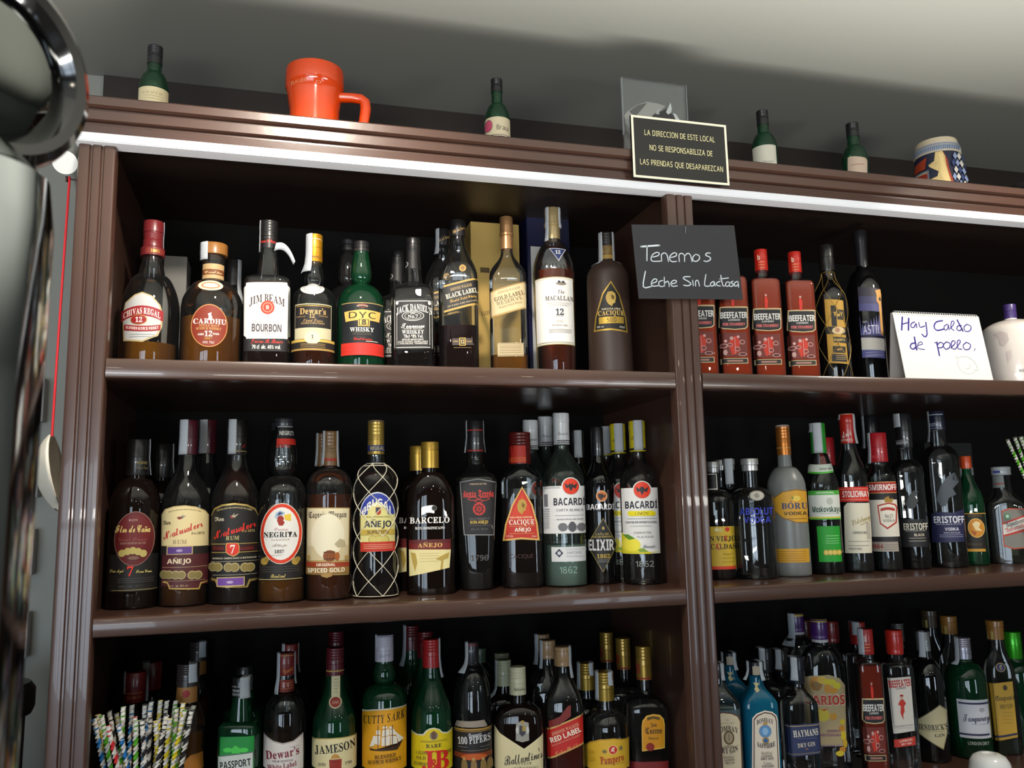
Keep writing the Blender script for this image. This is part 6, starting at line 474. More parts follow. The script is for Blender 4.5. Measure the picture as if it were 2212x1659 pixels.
 ('black apothecary gin bottle with silver cap and cream diamond label','liquor_bottle','bottle','F',1.224,0.1773,-40.4,(32,2,1,1),(143.1,185.2,13.8,'round'),(199.6,235.4,12.4,'screw','a4a4a0'),'black',None, [(-8,2.6,189.3,4)],None, [('N','front_label'),('P','7c7050',[-30.2,69.9,18.6,105.4,31,95.4,27.2,51.3,18.6,23.8,-29.9,54.8]),('P','cdbf96',[-29.5,68.7,18.4,103.3,29.7,94.1,26,51.6,18,26.2,-28.9,56.2]),('T',2.6,64.2,52.1,10,"HENDRICK'S",'B','2c2a24',0,3),('T',13.9,50.2,17.3,5.8,'GIN','B','3c382c',0,4),('R',-9.2,56.6,22.3,57.4,'8a8058',0)]),
 ('rounded green gin bottle with silver cap, white label with navy lines','liquor_bottle','bottle','F',1.3113,0.1738,-42.4,(37.8,2,1,1),(138.4,174.3,15.8,'round'),(179.9,219.6,15.4,'screw','a8a4b0'),'green',None, [(-13.9,-6.6,170.7,4)],None, [('N','front_label'),('R',-18.5,38.9,34.7,109.1,'d2d2d8',0),('R',-16,100.6,37.2,104,'26284c',0),('R',-21,43.9,32.1,47.3,'26284c',0),('E',22.9,90.7,4.7,4.2,'a8a8b0'),('T',12.4,77.2,45.3,14.4,'Tanqueray','S','2c3050',0,3),('T',16.7,65,26.5,2.5,'EXPORT STRENGTH','b','a8a8b4',0,0),('N','lower_print'),('T',12.1,30,35.8,5.9,'LONDON DRY','b','a8b0a8',0,0)]),
 ('clear bumpy gin bottle with yellow label and blue round seal on the shoulder','liquor_bottle','bottle','F',1.3846,0.1642,-20,(25.4,4.5,0.8,1),(141.8,207.1,15,'slope'),(213.4,249.4,15.9,'cork2','a06c2c'),'clear',(27.1,'50583c'),[(-41.8,-30.4,198.5,2)],None, [('N','cap_band'),('R',-40.7,213.7,-9.1,229.5,'c8b468',0),('R',-41.6,210.6,-10.1,212.8,'3a3428',0),('N','shoulder_seal'),('E',-4.8,162.4,8.7,8.6,'b89c5c'),('E',-4.8,162.4,7.4,7.3,'2c2c64'),('T',-4.8,162.4,5.2,8.6,'S','F','b8a868',0,0),('N','front_label'),('P','b88c28',[-25.4,132,14.3,136.5,13.5,33,-25,25.4]),('P','c89c34',[-24.7,130.7,13.4,135.2,12.8,34.2,-24,27.1]),('E',-1.1,124.5,4.3,5.2,'4c3c20'),('T',-3,105.6,34.5,8.6,"Seagram's",'F','3c3020',0,4),('T',-2,90.1,24.1,7.7,'DRY GIN','B','6a5424',0,4),('R',-10.1,77.7,8.8,78.6,'9a7c2c',0),('R',-10.8,71.7,8.2,72.6,'9a7c2c',0),('R',-11.5,64.9,7.4,65.8,'9a7c2c',0),('R',-12.1,58.9,6.8,59.8,'9a7c2c',0),('P','2c2c4c',[-24.9,34.8,12.7,41.5,12.7,37.6,-24.9,30.9])]),
 ('dark green bottle with bright green cap at the right edge','liquor_bottle','bottle','F',1.4589,0.2,-45,(32.3,2,1,1),(136,160.8,19.3,'round'),(166.8,219.4,17.4,'plain','3cb020'),'green',None, [],None, []),
 ('second blue gin bottle behind the front one, dark cap with paper seal','liquor_bottle','bottle','F',0.8213,0.2111,-12,(31.4,5,0.75,1),(145.6,181.1,12.4,'slope'),(195.2,217.4,14.5,'plain','14161c'),'blue',None, [(-25.2,-13.8,187.6,10),(2.4,8.9,187.6,6)],None, [('N','neck_tag'),('R',-8.8,196.2,2.5,210.7,'b8a890',0),('P','d8c890',[-8.5,183.3,1.2,183,-2.8,177.3,0.3,171.3,-5.1,167.9,-8.3,173.1,-5.2,177.3])]),
 ('dark capsule with gold ring and torn paper, left of the navy capsule','liquor_bottle','bottle','F',0.9048,0.2287,-14,(29.8,4.5,0.85,1),(135.5,169.7,11.8,'slope'),(173.7,217.9,14.4,'plain','17181a'),'smoke',None, [(-12.6,-2.7,179.6,4),(-33.1,-29,175.7,2)],None, []),
 ('dark capsule with torn gold and white seal just behind the navy capsule','liquor_bottle','bottle','F',0.9625,0.2653,-14,(29.8,4.5,0.85,1),(128.4,160.8,11.8,'slope'),(164.6,206.5,14.4,'plain','2a2420'),'smoke',None, [(-12.6,-2.7,170.2,4),(-33.1,-29,166.5,2)],None, []),
 ('purple-capped bottle with white seal, farther back left','liquor_bottle','bottle','F',1.0297,0.3053,-16,(39.1,3,0.8,1),(169.9,220.8,15.9,'round'),(230.4,266.1,15.5,'capring','4c2468'),'clear',None, [(-18.7,-7.6,204.9,1)],None, [('N','cap_print'),('R',-17.8,261.5,15.6,266.4,'c8b030',0),('R',-20.5,225.8,12.8,230.6,'c8c4c4',0),('T',-3.7,235.5,22.2,3.3,'LARIOS','b','8a68a0',0,0)]),
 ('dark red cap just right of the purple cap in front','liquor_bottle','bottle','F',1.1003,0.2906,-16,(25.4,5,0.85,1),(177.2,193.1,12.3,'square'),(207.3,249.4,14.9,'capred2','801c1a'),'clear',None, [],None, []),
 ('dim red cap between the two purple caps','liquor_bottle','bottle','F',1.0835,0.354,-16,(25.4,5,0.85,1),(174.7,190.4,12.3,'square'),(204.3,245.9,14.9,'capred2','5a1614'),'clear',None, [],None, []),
 ('red cap with white seal behind the pink gin bottle','liquor_bottle','bottle','F',1.1223,0.2378,-16,(25.4,5,0.85,1),(179.4,195.5,12.3,'square'),(209.8,252.5,14.9,'capred2','a02420'),'clear',None, [(-13.8,-1.6,228.1,0)],None, []),
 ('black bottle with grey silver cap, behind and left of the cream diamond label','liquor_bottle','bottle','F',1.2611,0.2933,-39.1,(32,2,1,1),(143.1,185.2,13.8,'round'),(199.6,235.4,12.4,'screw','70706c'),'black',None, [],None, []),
 ('olive and brown capped bottle farthest back, above the silver cap','liquor_bottle','bottle','F',1.3915,0.3493,-20,(25.4,4.5,0.8,1),(141.8,207.1,15,'slope'),(213.4,249.4,15.9,'cork2','4c3c28'),'clear',(27.1,'50583c'),[(-41.8,-30.4,198.5,2)],None, [('N','cap_band'),('R',-40.7,213.7,-9.1,229.5,'c8b468',0),('R',-41.6,210.6,-10.1,212.8,'3a3428',0)]),
 ('gold and cream capped bottle with white seal, behind the rounded green gin bottle','liquor_bottle','bottle','F',1.3591,0.2573,-20,(25.4,4.5,0.8,1),(141.8,207.1,15,'slope'),(213.4,249.4,15.9,'cork2','a06c2c'),'clear',(27.1,'50583c'),[(-41.8,-30.4,198.5,2)],None, [('N','cap_band'),('R',-40.7,213.7,-9.1,229.5,'c8b468',0),('R',-41.6,210.6,-10.1,212.8,'3a3428',0)]),
 ('small green wine bottle with cream label, leftmost on top of the cabinet','wine_bottle','bottle','T',-0.1942,0.12,8,(22.8,2,1,1),(80.4,109.7,11,'round'),(123.4,154.8,11.6,'screw2','16181c'),'green',None, [],None, [('N','front_label'),('R',-21.4,42,21.9,76.6,'d8c8a0',0),('T',-0.5,66.5,29.3,3.8,'CHATEAU','I','a89468',0,0),('R',-12.9,60.9,13.7,61.6,'a89468',0),('R',-12.7,56.3,13.9,57,'a89468',0)]),
 ('small green wine bottle with cream label and pink disc, near cabinet top middle','wine_bottle','bottle','T',0.3728,0.12,-15.1,(22.6,2,1,1),(89.6,120,10,'round'),(142.5,168,10.4,'screw2','141518'),'green',None, [],None, [('N','front_label'),('R',-22.4,41.7,22.1,87.9,'cfc0a0',0),('E',-15.8,72.7,7.3,11.1,'3a3038'),('E',-15.8,72.7,6.5,10.3,'c04c68'),('T',8.4,68,19.4,8.6,'Brau','s','3c3430',0,0),('R',-12.1,51,20.2,55.2,'4c4650',0),('R',-10.5,52.3,18.6,54,'cfc0a0',0)]),
 ('small green wine bottle with plain white label, right of the black notice','wine_bottle','bottle','T',0.9098,0.12,-33.4,(24.2,2,1,1),(89.8,120.6,11,'round'),(138.3,167.5,11.4,'screw2','141518'),'green',None, [],None, [('N','front_label'),('R',-22.4,43.6,20.7,88.9,'c8c4b4',0),('T',-0.9,56.4,32,5.5,'confianza','S','8a867c',0,0)]),
 ('small green wine bottle with half pink label, nearest the painted stein','wine_bottle','bottle','T',1.115,0.12,-38.9,(25.1,2,1,1),(86.9,115.2,11.8,'round'),(134.3,163.3,12.3,'screw2','141518'),'green',None, [],None, [('N','front_label'),('P','c0a894',[-12.7,85.7,-8.3,86.8,20.3,81.4,22.5,77.1,19.6,39.3,-15.6,45.7]),('R',-7.8,67.1,15.7,69,'a07c6c',0)]),
 ('dark-capped bottle with gold neck band, behind the russet label bottle','liquor_bottle','bottle','A',-0.0731,0.2874,2.7,(34.8,2,1,1),(118.4,142.9,15.8,'bulge'),(183.8,229.9,12.9,'plain','2a2624'),'clear',(36.9,'6a2c0c'),[(6.7,13.4,150.1,3)],None, []),
 ('dark-capped bottle in shadow behind the green whisky bottle','liquor_bottle','bottle','A',0.1188,0.193,-4.7,(38.3,2,1,1),(122.7,167.4,16.8,'bulge'),(230.4,249.7,13.1,'screw','232224'),'smoke',None, [],None, []),
 ('second square whiskey bottle peeping out left of the black label one','liquor_bottle','bottle','A',0.2062,0.1986,-14,(35.2,5,0.95,1),(144.7,159.1,14.9,'cone'),(214.2,236.7,11.6,'plain','1b1a1b'),'clear',(90.5,'2e140a'),[],None, [('N','neck_label'),('R',-14.8,181.5,13,214.3,'1d1c1d',0),('E',-11.7,190.4,4.6,4.8,'c8c8c4'),('E',-11.7,190.4,3.5,3.6,'1d1c1d'),('N','front_label'),('R',-29.8,41.1,34.3,124.5,'161415',0),('R',-27.9,43.5,-27.2,123.4,'d8d4cc',0),('R',32,42.5,32.8,122.5,'d8d4cc',0),('R',-24.9,120.2,30.1,121.4,'d8d4cc',0),('R',-25,43.4,29.5,44.6,'d8d4cc',0),('R',-24.2,48,-23.5,101.7,'d8d4cc',0),('R',28.2,47.2,29,100.9,'d8d4cc',0),('E',-23.4,117.9,2.3,3.1,'d8d4cc'),('E',28.5,117.1,2.3,3.1,'d8d4cc'),('T',3.6,110.5,56.4,10.8,"JACK DANIEL'S",'B','eeeae2',7,0),('E',2.1,95.9,18,8.5,'d8d4cc'),('E',2.1,95.9,16.9,7.3,'161415'),('E',2.1,95.9,13.5,6.2,'d8d4cc'),('E',2.1,95.9,12.8,5.4,'161415'),('T',2.1,100.1,7.5,3.1,'Old','I','e8e4dc',0,0),('T',2.1,95.1,16.5,5.4,'No.7','B','e8e4dc',0,0),('T',2,80.1,37.5,8.4,'Tennessee','S','eeeae2',0,0),('T',2,74.4,30,1.9,'SOUR MASH','b','c8c4bc',0,0),('T',2,69.3,35.2,6.1,'WHISKEY','B','eeeae2',0,0),('T',2.7,62.1,31.4,5.4,'70cl 40% Vol.','B','eeeae2',0,0),('T',1.9,56.5,34.4,2.7,'DISTILLED AND BOTTLED BY','b','e0dcd4',0,0),('T',1.9,53,47.8,2.9,'JACK DANIEL DISTILLERY','B','e0dcd4',0,0),('T',1.9,49.7,46.3,2.3,'LYNCHBURG, TENNESSEE','b','d0ccc4',0,0)]),
 ('second black-capped square bottle behind, with hanging white seals','liquor_bottle','bottle','A',0.2865,0.1942,-14,(33.3,4,0.9,1),(171.7,248.9,11,'slope'),(251.5,281,13.2,'plain','1d1b1c'),'clear',(87.4,'48160a'),[(-12.6,-5.5,233.6,4)],None, [('N','cap_print'),('T',1.4,262.5,22,7.4,'Walker','S','a88858',0,30),('N','shoulder_medallion'),('E',8.3,187.4,5.8,6.4,'a8823c'),('E',8.3,187.4,3.1,3.4,'7a5c28'),('N','front_label'),('P','c09a4c',[-23.9,156.6,34.8,171.6,34.1,124,-23.6,108.8]),('P','1b191a',[-23.9,153.3,34.8,168.3,34.2,127.7,-23.5,112.4]),('T',5.3,153.3,36.9,4.8,'JOHNNIE WALKER','B','a88c5c',0,14),('T',6,143.1,53.8,7.9,'BLACK LABEL','B','e8dcc0',0,14),('T',8.1,134.2,44.5,5.5,'Blended Scotch Whisky','S','c09a4c',0,14),('T',7.3,125.2,50.6,2.4,'OF RARE AND MATURE','b','a89878',0,14),('N','lower_label'),('R',-10.4,52.1,23.2,64,'3e322c',0),('R',1.1,51.3,11.7,64.9,'c9a24a',0),('R',2.2,52.4,10.6,63.6,'2a2220',0),('T',6.4,58.1,6.9,6.2,'12','B','d8b870',0,0),('T',-5,58.7,8.4,2.3,'AGED','b','b09060',0,0),('T',17.1,58.3,9.1,2.3,'YEARS','b','b09060',0,0),('R',-8.2,47.3,20.7,48.1,'8a7048',0)]),
]
# ---------------------------------------------------------------- the room
WALL = pm('grey_wall_paint', '8b8c86', .55, bump=.12, scale=60)
def slab(name, x0, x1, y0, y1, z0, z1, mat):
    bm = bmesh.new(); box(bm, x0, x1, y0, y1, z0+EYE, z1+EYE); o = link_mesh(name, bm, mat, smooth=False); props(o, kind='structure'); return o
slab('floor', -3.4, 3.2, -4.2, .41, -1.70, -1.6, pm('floor_tile', '6a5c50', .35))
slab('ceiling', -3.5, 3.3, -4.3, .51, .836, .92, pm('ceiling_paint', '8d8e88', .6, bump=.1, scale=50))
slab('wall_back', -3.5, 3.3, .41, .51, -1.6, .836, WALL)
slab('wall_left', -3.5, -3.4, -4.2, .41, -1.6, .836, WALL)
slab('wall_right', 3.2, 3.3, -4.2, .41, -1.6, .836, WALL)
slab('wall_front', -3.5, 3.3, -4.3, -4.2, -1.6, .836, pm('front_wall_paint', '6c6258', .6))
SKY = D.materials.new('daylight_pane'); SKY.use_nodes = True; _n = SKY.node_tree; _n.nodes.clear()
_e = _n.nodes.new('ShaderNodeEmission'); _e.inputs[0].default_value = (.72, .86, 1, 1); _e.inputs[1].default_value = 7; _o = _n.nodes.new('ShaderNodeOutputMaterial'); _n.links.new(_e.outputs[0], _o.inputs[0])
for i, (x0, x1) in enumerate(((-3.10, -1.90), (-1.75, -.55), (1.9, 2.5))):
    bm = bmesh.new(); fr = .05
    for q in ((x0-fr, x0, -1.1-fr, .4+fr), (x1, x1+fr, -1.1-fr, .4+fr), (x0, x1, .4, .4+fr), (x0, x1, -1.1-fr, -1.1), ((x0+x1)/2-.03, (x0+x1)/2+.03, -1.1, .4), (x0, x1, -.05, -.01)):
        box(bm, q[0], q[1], -4.2, -4.16, q[2]+EYE, q[3]+EYE)
    o = link_mesh('window_%d' % (i+1), bm, pm('window_frame_paint', 'b8b8b4', .5), smooth=False); props(o, kind='structure')
    wp = (x1-x0)/2-.06
    for xa in (x0+.03, (x0+x1)/2+.03):
        bm = bmesh.new(); box(bm, xa, xa+wp, -4.198, -4.185, -1.0+EYE, .35+EYE); link_mesh('pane', bm, SKY, o, smooth=False)
# small ceiling lamps over the customers' side
GLOW = D.materials.new('lamp_glow'); GLOW.use_nodes = True; _n = GLOW.node_tree; _n.nodes.clear()
_e = _n.nodes.new('ShaderNodeEmission'); _e.inputs[0].default_value = (1, .9, .74, 1); _e.inputs[1].default_value = 60; _o = _n.nodes.new('ShaderNodeOutputMaterial'); _n.links.new(_e.outputs[0], _o.inputs[0])
SHADE = pm('lamp_shade_black', '1c1c1c', .4)
for i, (x, y) in enumerate(((-.5, -1.7), (.2, -1.9), (.9, -1.7), (1.6, -1.9), (.0, -2.9), (1.0, -2.9))):
    t = empty('pendant_lamp', x, y, .52); props(t, 'black pendant lamp over the customer side, lamp %s from the left' % ('one', 'two', 'three', 'four', 'five', 'six')[i], 'lamp', 'pendant lamps')
    bm = bmesh.new(); rings(bm, [(0, .07, .07, 2), (.05, .05, .05, 2), (.09, .02, .02, 2)], seg=24, close0=False); link_mesh('lamp_shade', bm, SHADE, t)
    bm = bmesh.new(); rings(bm, [(-.012, .012, .012, 2), (0, .024, .024, 2), (.02, .022, .022, 2), (.03, .012, .012, 2)], seg=16); link_mesh('bulb', bm, GLOW, t)
    bm = bmesh.new(); tube(bm, [(0, 0, .09), (0, 0, .295)], .003, 6); link_mesh('cord', bm, SHADE, t)
# ---------------------------------------------------------------- the shelving
L0, L1, M0, M1, XR = -.273, -.2235, .6347, .6845, 2.0
CT, LT, LB, S1, S1B, S2, S2B, S3 = .5957, .5404, .5268, .22066, .1921, -.12846, -.1538, -.485
DP = .39; SOF = .553; PL, PR, PQ = -.238, .662, .680; BOT = -.9
WOOD = pm('brown_gloss_paint', '4a332a', .30, coat=.25, bump=.10, scale=35, var=.08)
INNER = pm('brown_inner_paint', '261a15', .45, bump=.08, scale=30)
BACK = pm('dark_back_board', '0b0807', .8, spec=.2)
cab = empty('bar_shelving', .6, .17, BOT); props(cab, 'dark brown painted back-bar shelving unit with two bays, fluted posts and moulded cornice', 'shelving')
cab_off = Vector((-.6, -.17, -BOT))
def cpart(name, bm, mat, smooth=True, ang=30):
    for v in bm.verts: v.co += cab_off
    return link_mesh(name, bm, mat, cab, smooth, ang)
def extrude_profile(pts, axis, lo, hi, mitre=0):
    """pts: (across, depth) outline; extruded along z (posts) or x (cornice)"""
    bm = bmesh.new(); A = []; B = []
    for p, q in pts:
        A.append(bm.verts.new((p, q, lo) if axis == 'z' else (lo+mitre*q, q, p))); B.append(bm.verts.new((p, q, hi) if axis == 'z' else (hi, q, p)))
    n = len(pts)
    for i in range(n): bm.faces.new((A[i], A[(i+1) % n], B[(i+1) % n], B[i]))
    bm.faces.new(A[::-1]); bm.faces.new(B); bmesh.ops.recalc_face_normals(bm, faces=bm.faces[:]); return bm
def fluted(x0, x1, back):
    w = x1-x0; f = lambda t: x0+w*t
    return [(f(0), back), (f(0), .004), (f(.03), .0012), (f(.08), 0), (f(.30), 0), (f(.33), .0035), (f(.37), .0035), (f(.40), .0005), (f(.43), 0), (f(.60), 0), (f(.63), .0035), (f(.67), .0035), (f(.70), .0005), (f(.73), 0), (f(.93), 0), (f(.97), .0012), (f(1), .004), (f(1), back)]
cpart('corner_post', extrude_profile(fluted(L0, L1, .022), 'z', BOT, LB-.0004), WOOD)
cpart('centre_post', extrude_profile(fluted(M0, M1, .022), 'z', BOT, LB-.0004), WOOD)
hz = CT-LT
g = lambda t: LT+hz*t
corn = [(g(0), .02), (g(0), 0), (g(.26), -.002), (g(.30), .002), (g(.36), .002), (g(.40), -.006), (g(.62), -.007), (g(.66), -.002), (g(.71), -.002), (g(.75), -.012), (g(.95), -.013), (g(1), -.010), (g(1), .03)]
cpart('cornice', extrude_profile(corn, 'x', L0, XR), WOOD)
bm = bmesh.new(); box(bm, L0, XR, .03, DP, CT-.02, CT-.001); cpart('top_board', bm, INNER, False)
bm = bmesh.new(); box(bm, PL, XR, .03, DP, SOF, SOF+.012); cpart('soffit_board', bm, INNER, False)
bm = bmesh.new(); box(bm, L0, XR, DP, DP+.012, BOT, CT-.021); cpart('back_panel', bm, BACK, False)
bm = bmesh.new(); box(bm, -.3225, XR, DP+.0125, .4095, BOT, .8355); cpart('wall_board', bm, pm('dark_brown_board', '241b16', .6, bump=.06, scale=30), False)
for nm, x0, x1 in (('end_panel', L0+.001, PL), ('divider_panel', PR, PQ), ('end_panel', XR, XR+.04)):
    bm = bmesh.new(); box(bm, x0, x1, .022, DP, BOT, SOF); cpart(nm, bm, WOOD, False)
for x0, x1, q0, q1 in ((L1, M0, PL, PR), (M1, XR, PQ, XR)):
    for zt, zb in ((S1, S1B), (S2, S2B), (S3, S3-.028)):
        r = .004; y = .001
        pts = [(zb, .024), (zb, y+r), (zb+.0012, y+.0012), (zb+r, y), (zt-r, y), (zt-.0012, y+.0012), (zt, y+r), (zt, .024)]
        bm = extrude_profile(pts, 'x', x0, x1); box(bm, q0, q1, .0239, DP, zb, zt)
        cpart('shelf', bm, WOOD)
# white lamp profile under the cornice
bm = bmesh.new(); box(bm, L0-.004, XR, -.012, .019, LB+EYE, LT-.0004+EYE); bevel(bm, .0015)
o = link_mesh('light_profile', bm, pm('white_plastic', 'd6d8de', .35), ang=40); props(o, 'long white plastic light profile under the brown cornice', 'light fitting')
# white pipe stub beside the cabinet
t = empty('pipe_stub', -.292, .02, .505); props(t, 'short white round pipe stub beside the top left of the shelving', 'pipe')
bm = bmesh.new(); tube(bm, [(0, 0, 0), (-.004, .04, .02), (-.014, .10, .052), (-.05, .39, .09)], .0155, 24); link_mesh('pipe', bm, pm('white_pipe', 'd8d8d6', .3), t)
bm = bmesh.new(); tube(bm, [(0.0005, -.006, -.003), (-.0005, .006, .003)], .0165, 24); link_mesh('end_cap', bm, MATS['white_pipe'], t)
# wall blocks
for i, (z0, z1) in enumerate(((.172, .249), (.041, .117), (-.09, -.0135), (-.226, -.152))):
    bm = bmesh.new(); box(bm, -.430, -.3885-.0012*i, .384, .4098, z0+EYE, z1+EYE); bevel(bm, .0008)
    o = link_mesh('wall_block', bm, pm('pale_grey_plastic', 'c6c4c4', .4), ang=40)
    props(o, ('topmost pale grey block', 'second pale grey block from the top', 'third pale grey block from the top', 'lowest pale grey block')[i]+' on the grey wall left of the shelving', 'wall block', 'pale blocks on the grey wall')
# lidded pot behind the tap column
t = empty('lidded_pot', -.395, .2, -.60); props(t, 'dark lidded pot beside the tap column, mostly hidden at lower left', 'pot')
bm = bmesh.new(); rings(bm, [(-.3, .048, .048, 2), (.32, .05, .05, 2)], seg=36); link_mesh('pot_body', bm, pm('violet_grey_enamel', '4a4454', .4), t)
bm = bmesh.new(); rings(bm, [(.32, .058, .058, 2), (.33, .062, .062, 2), (.355, .062, .062, 2), (.365, .055, .055, 2), (.368, .03, .03, 2)], seg=36); link_mesh('lid', bm, pm('black_plastic', '161617', .35), t)
slab('trim_1', -.62, -.28, .08, .405, -1.6, -.9, INNER)
# nail, string and shell
o = None
bm = bmesh.new(); tube(bm, [(-.2725, .03, .4835+EYE), (-.2905, .03, .4835+EYE)], .0012, 8); tube(bm, [(-.2905, .03, .4835+EYE), (-.2925, .03, .4835+EYE)], .0042, 12); tube(bm, [(-.2740, .03, .4835+EYE), (-.2732, .03, .4835+EYE)], .004, 12)
o = link_mesh('nail', bm, pm('rusty_iron', '3a2822', .5, .6)); props(o, 'dark nail in the left side of the shelving, holding the red string', 'nail')
t = empty('hanging_shell', -.2915, .03, .07); props(t, 'white scallop shell hanging on a red string left of the shelving', 'ornament')
bm = bmesh.new(); tube(bm, [(.0035, 0, .4145), (.0022, 0, .3), (.0006, 0, .15), (0, 0, .044)], .0017, 8); tube(bm, [(.0035, .0025*math.cos(q*.7), .4145+.0025*math.sin(q*.7)) for q in range(10)], .0013, 6); link_mesh('red_string', bm, pm('red_string', 'd8202a', .6), t)
bm = bmesh.new(); N1, N2 = 16, 25; gv = []
for i in range(N1+1):
    s = i/N1; row = []
    for j in range(N2+1):
        q = -1+2*j/N2; hw = .046*math.sin(min(1, s*1.08+.03)*math.pi)**.6*(1-.25*s)
        zz = .046-.106*s; bul = .026*math.sin(math.pi*min(1, s*.98+.02))**.7*(1-q*q)+.0006*math.cos(q*40)
        row.append(bm.verts.new((.012-bul-.012*(1-s)+.004*s, q*hw, zz)))
    gv.append(row)
for a_, b_ in zip(gv, gv[1:]):
    for j in range(N2): bm.faces.new((a_[j], a_[j+1], b_[j+1], b_[j]))
so = link_mesh('shell', bm, pm('shell_white', 'e4dccc', .45, bump=.3, scale=120), t, ang=60); md = so.modifiers.new('thick', 'SOLIDIFY'); md.thickness = .002
# ---------------------------------------------------------------- beer tap in front
t = empty('beer_tap', -.182, -.72, -1.0); props(t, 'tall chrome beer tap column with round black badge at the left edge', 'beer tap')
CH = pm('chrome', (.46,.49,.50,1), .08, 1)
bm = bmesh.new(); rings(bm, [(-.0496, .09, .09, 2), (-.03, .09, .09, 2), (-.02, .058, .058, 2), (.0, .050, .050, 2), (.7, .050, .050, 2), (1.17, .0535, .0535, 2), (1.20, .050, .050, 2), (1.22, .03, .03, 2)], seg=64); link_mesh('column', bm, CH, t)
hd = Matrix.Translation((0.0147, 0, 1.2716)) @ Vector((0.7706, -0.6371, -0.0158)).to_track_quat('Z', 'Y').to_matrix().to_4x4()
def lathe_axis(pts, seg=64):
    bm = bmesh.new(); rings(bm, [(z, r*.91, r*.91, 2) for z, r in pts], seg=seg)
    for v in bm.verts: v.co = hd @ v.co
    return bm
link_mesh('badge_rim', lathe_axis([(-.024, .05), (-.018, .064), (-.008, .070), (.002, .0705), (.009, .068), (.013, .062), (.012, .055), (.006, .050), (.002, .048)]), pm('black_gloss', '0a0a0b', .12, 0, .5), t)
link_mesh('badge_face', lathe_axis([(-.002, .050), (.003, .0505), (.007, .042), (.010, .028), (.0115, .012), (.0118, .002)]), pm('dark_mirror', (.16,.17,.16,1), .05, 1), t)
# counter carrying the tap
slab('trim_2', -1.6, 2.2, -1.12, -.50, -1.12, -1.05, pm('steel_counter', 'a8a8a6', .3, .8))
slab('trim_3', -1.6, 2.2, -1.08, -.54, -1.6, -1.12, INNER)
# ---------------------------------------------------------------- signs
def flat_art(name, parent, els, fn, k0=0):
    cv = Canvas(); cv.k = k0
    for e in els: cv.add(e)
    return link_mesh(name, cv.bend(fn, None), cv.mats, parent, smooth=False)
t = empty('notice_sign', .6563, -.016, .5428); props(t, 'black plastic notice with white border and lettering on the cornice', 'sign')
bm = bmesh.new(); box(bm, -.0895, .0895, -.0025, .0025, 0, .1105); bevel(bm, .0006); link_mesh('board', bm, pm('sign_black', '131313', .3), t, ang=40)
FR = 'e4dcc6'
flat_art('lettering', t, [('R', -89, .5, 89, 4.5, FR, 0), ('R', -89, 106, 89, 110, FR, 0), ('R', -89, .5, -85, 110, FR, 0), ('R', 85, .5, 89, 110, FR, 0),
  ('T', 0, 81, 131, 9.5, 'LA DIRECCION DE ESTE LOCAL', 's', 'd8ce9c', 0, 0), ('T', 1, 55, 117, 9.5, 'NO SE RESPONSABILIZA DE', 's', 'd8ce9c', 0, 0), ('T', 1, 28.5, 154, 9.5, 'LAS PRENDAS QUE DESAPAREZCAN', 's', 'd8ce9c', 0, 0)],
  lambda u, v, k: Vector((u/1000, -.00262-.00006*k, v/1000)))
def ribbon(bm, pts, w, fn, sm=3, mat=0):
    """pen stroke with round ends on a flat sheet, pts in mm"""
    P = [Vector((p[0], p[1])) for p in pts]
    if len(P) > 2:
        Q = []
        for i in range(len(P)-1):
            p0, p1, p2, p3 = P[max(i-1, 0)], P[i], P[i+1], P[min(i+2, len(P)-1)]
            for j in range(sm):
                s = j/sm; Q.append(.5*((2*p1)+(p2-p0)*s+(2*p0-5*p1+4*p2-p3)*s*s+(3*p1-p0-3*p2+p3)*s**3))
        P = Q+[P[-1]]
    prev = None
    for i, p in enumerate(P):
        d = (P[min(i+1, len(P)-1)]-P[max(i-1, 0)]); d = d.normalized() if d.length > 0 else Vector((1, 0)); nn = Vector((-d.y, d.x))*w/2
        cur = (bm.verts.new(fn(p.x+nn.x, p.y+nn.y, 1)), bm.verts.new(fn(p.x-nn.x, p.y-nn.y, 1)))
        if prev: bm.faces.new((prev[0], prev[1], cur[1], cur[0])).material_index = mat
        prev = cur
    for p in (P[0], P[-1]):
        bm.faces.new([bm.verts.new(fn(p.x+w/2*math.cos(q*math.pi/5), p.y+w/2*math.sin(q*math.pi/5), 1)) for q in range(10)]).material_index = mat
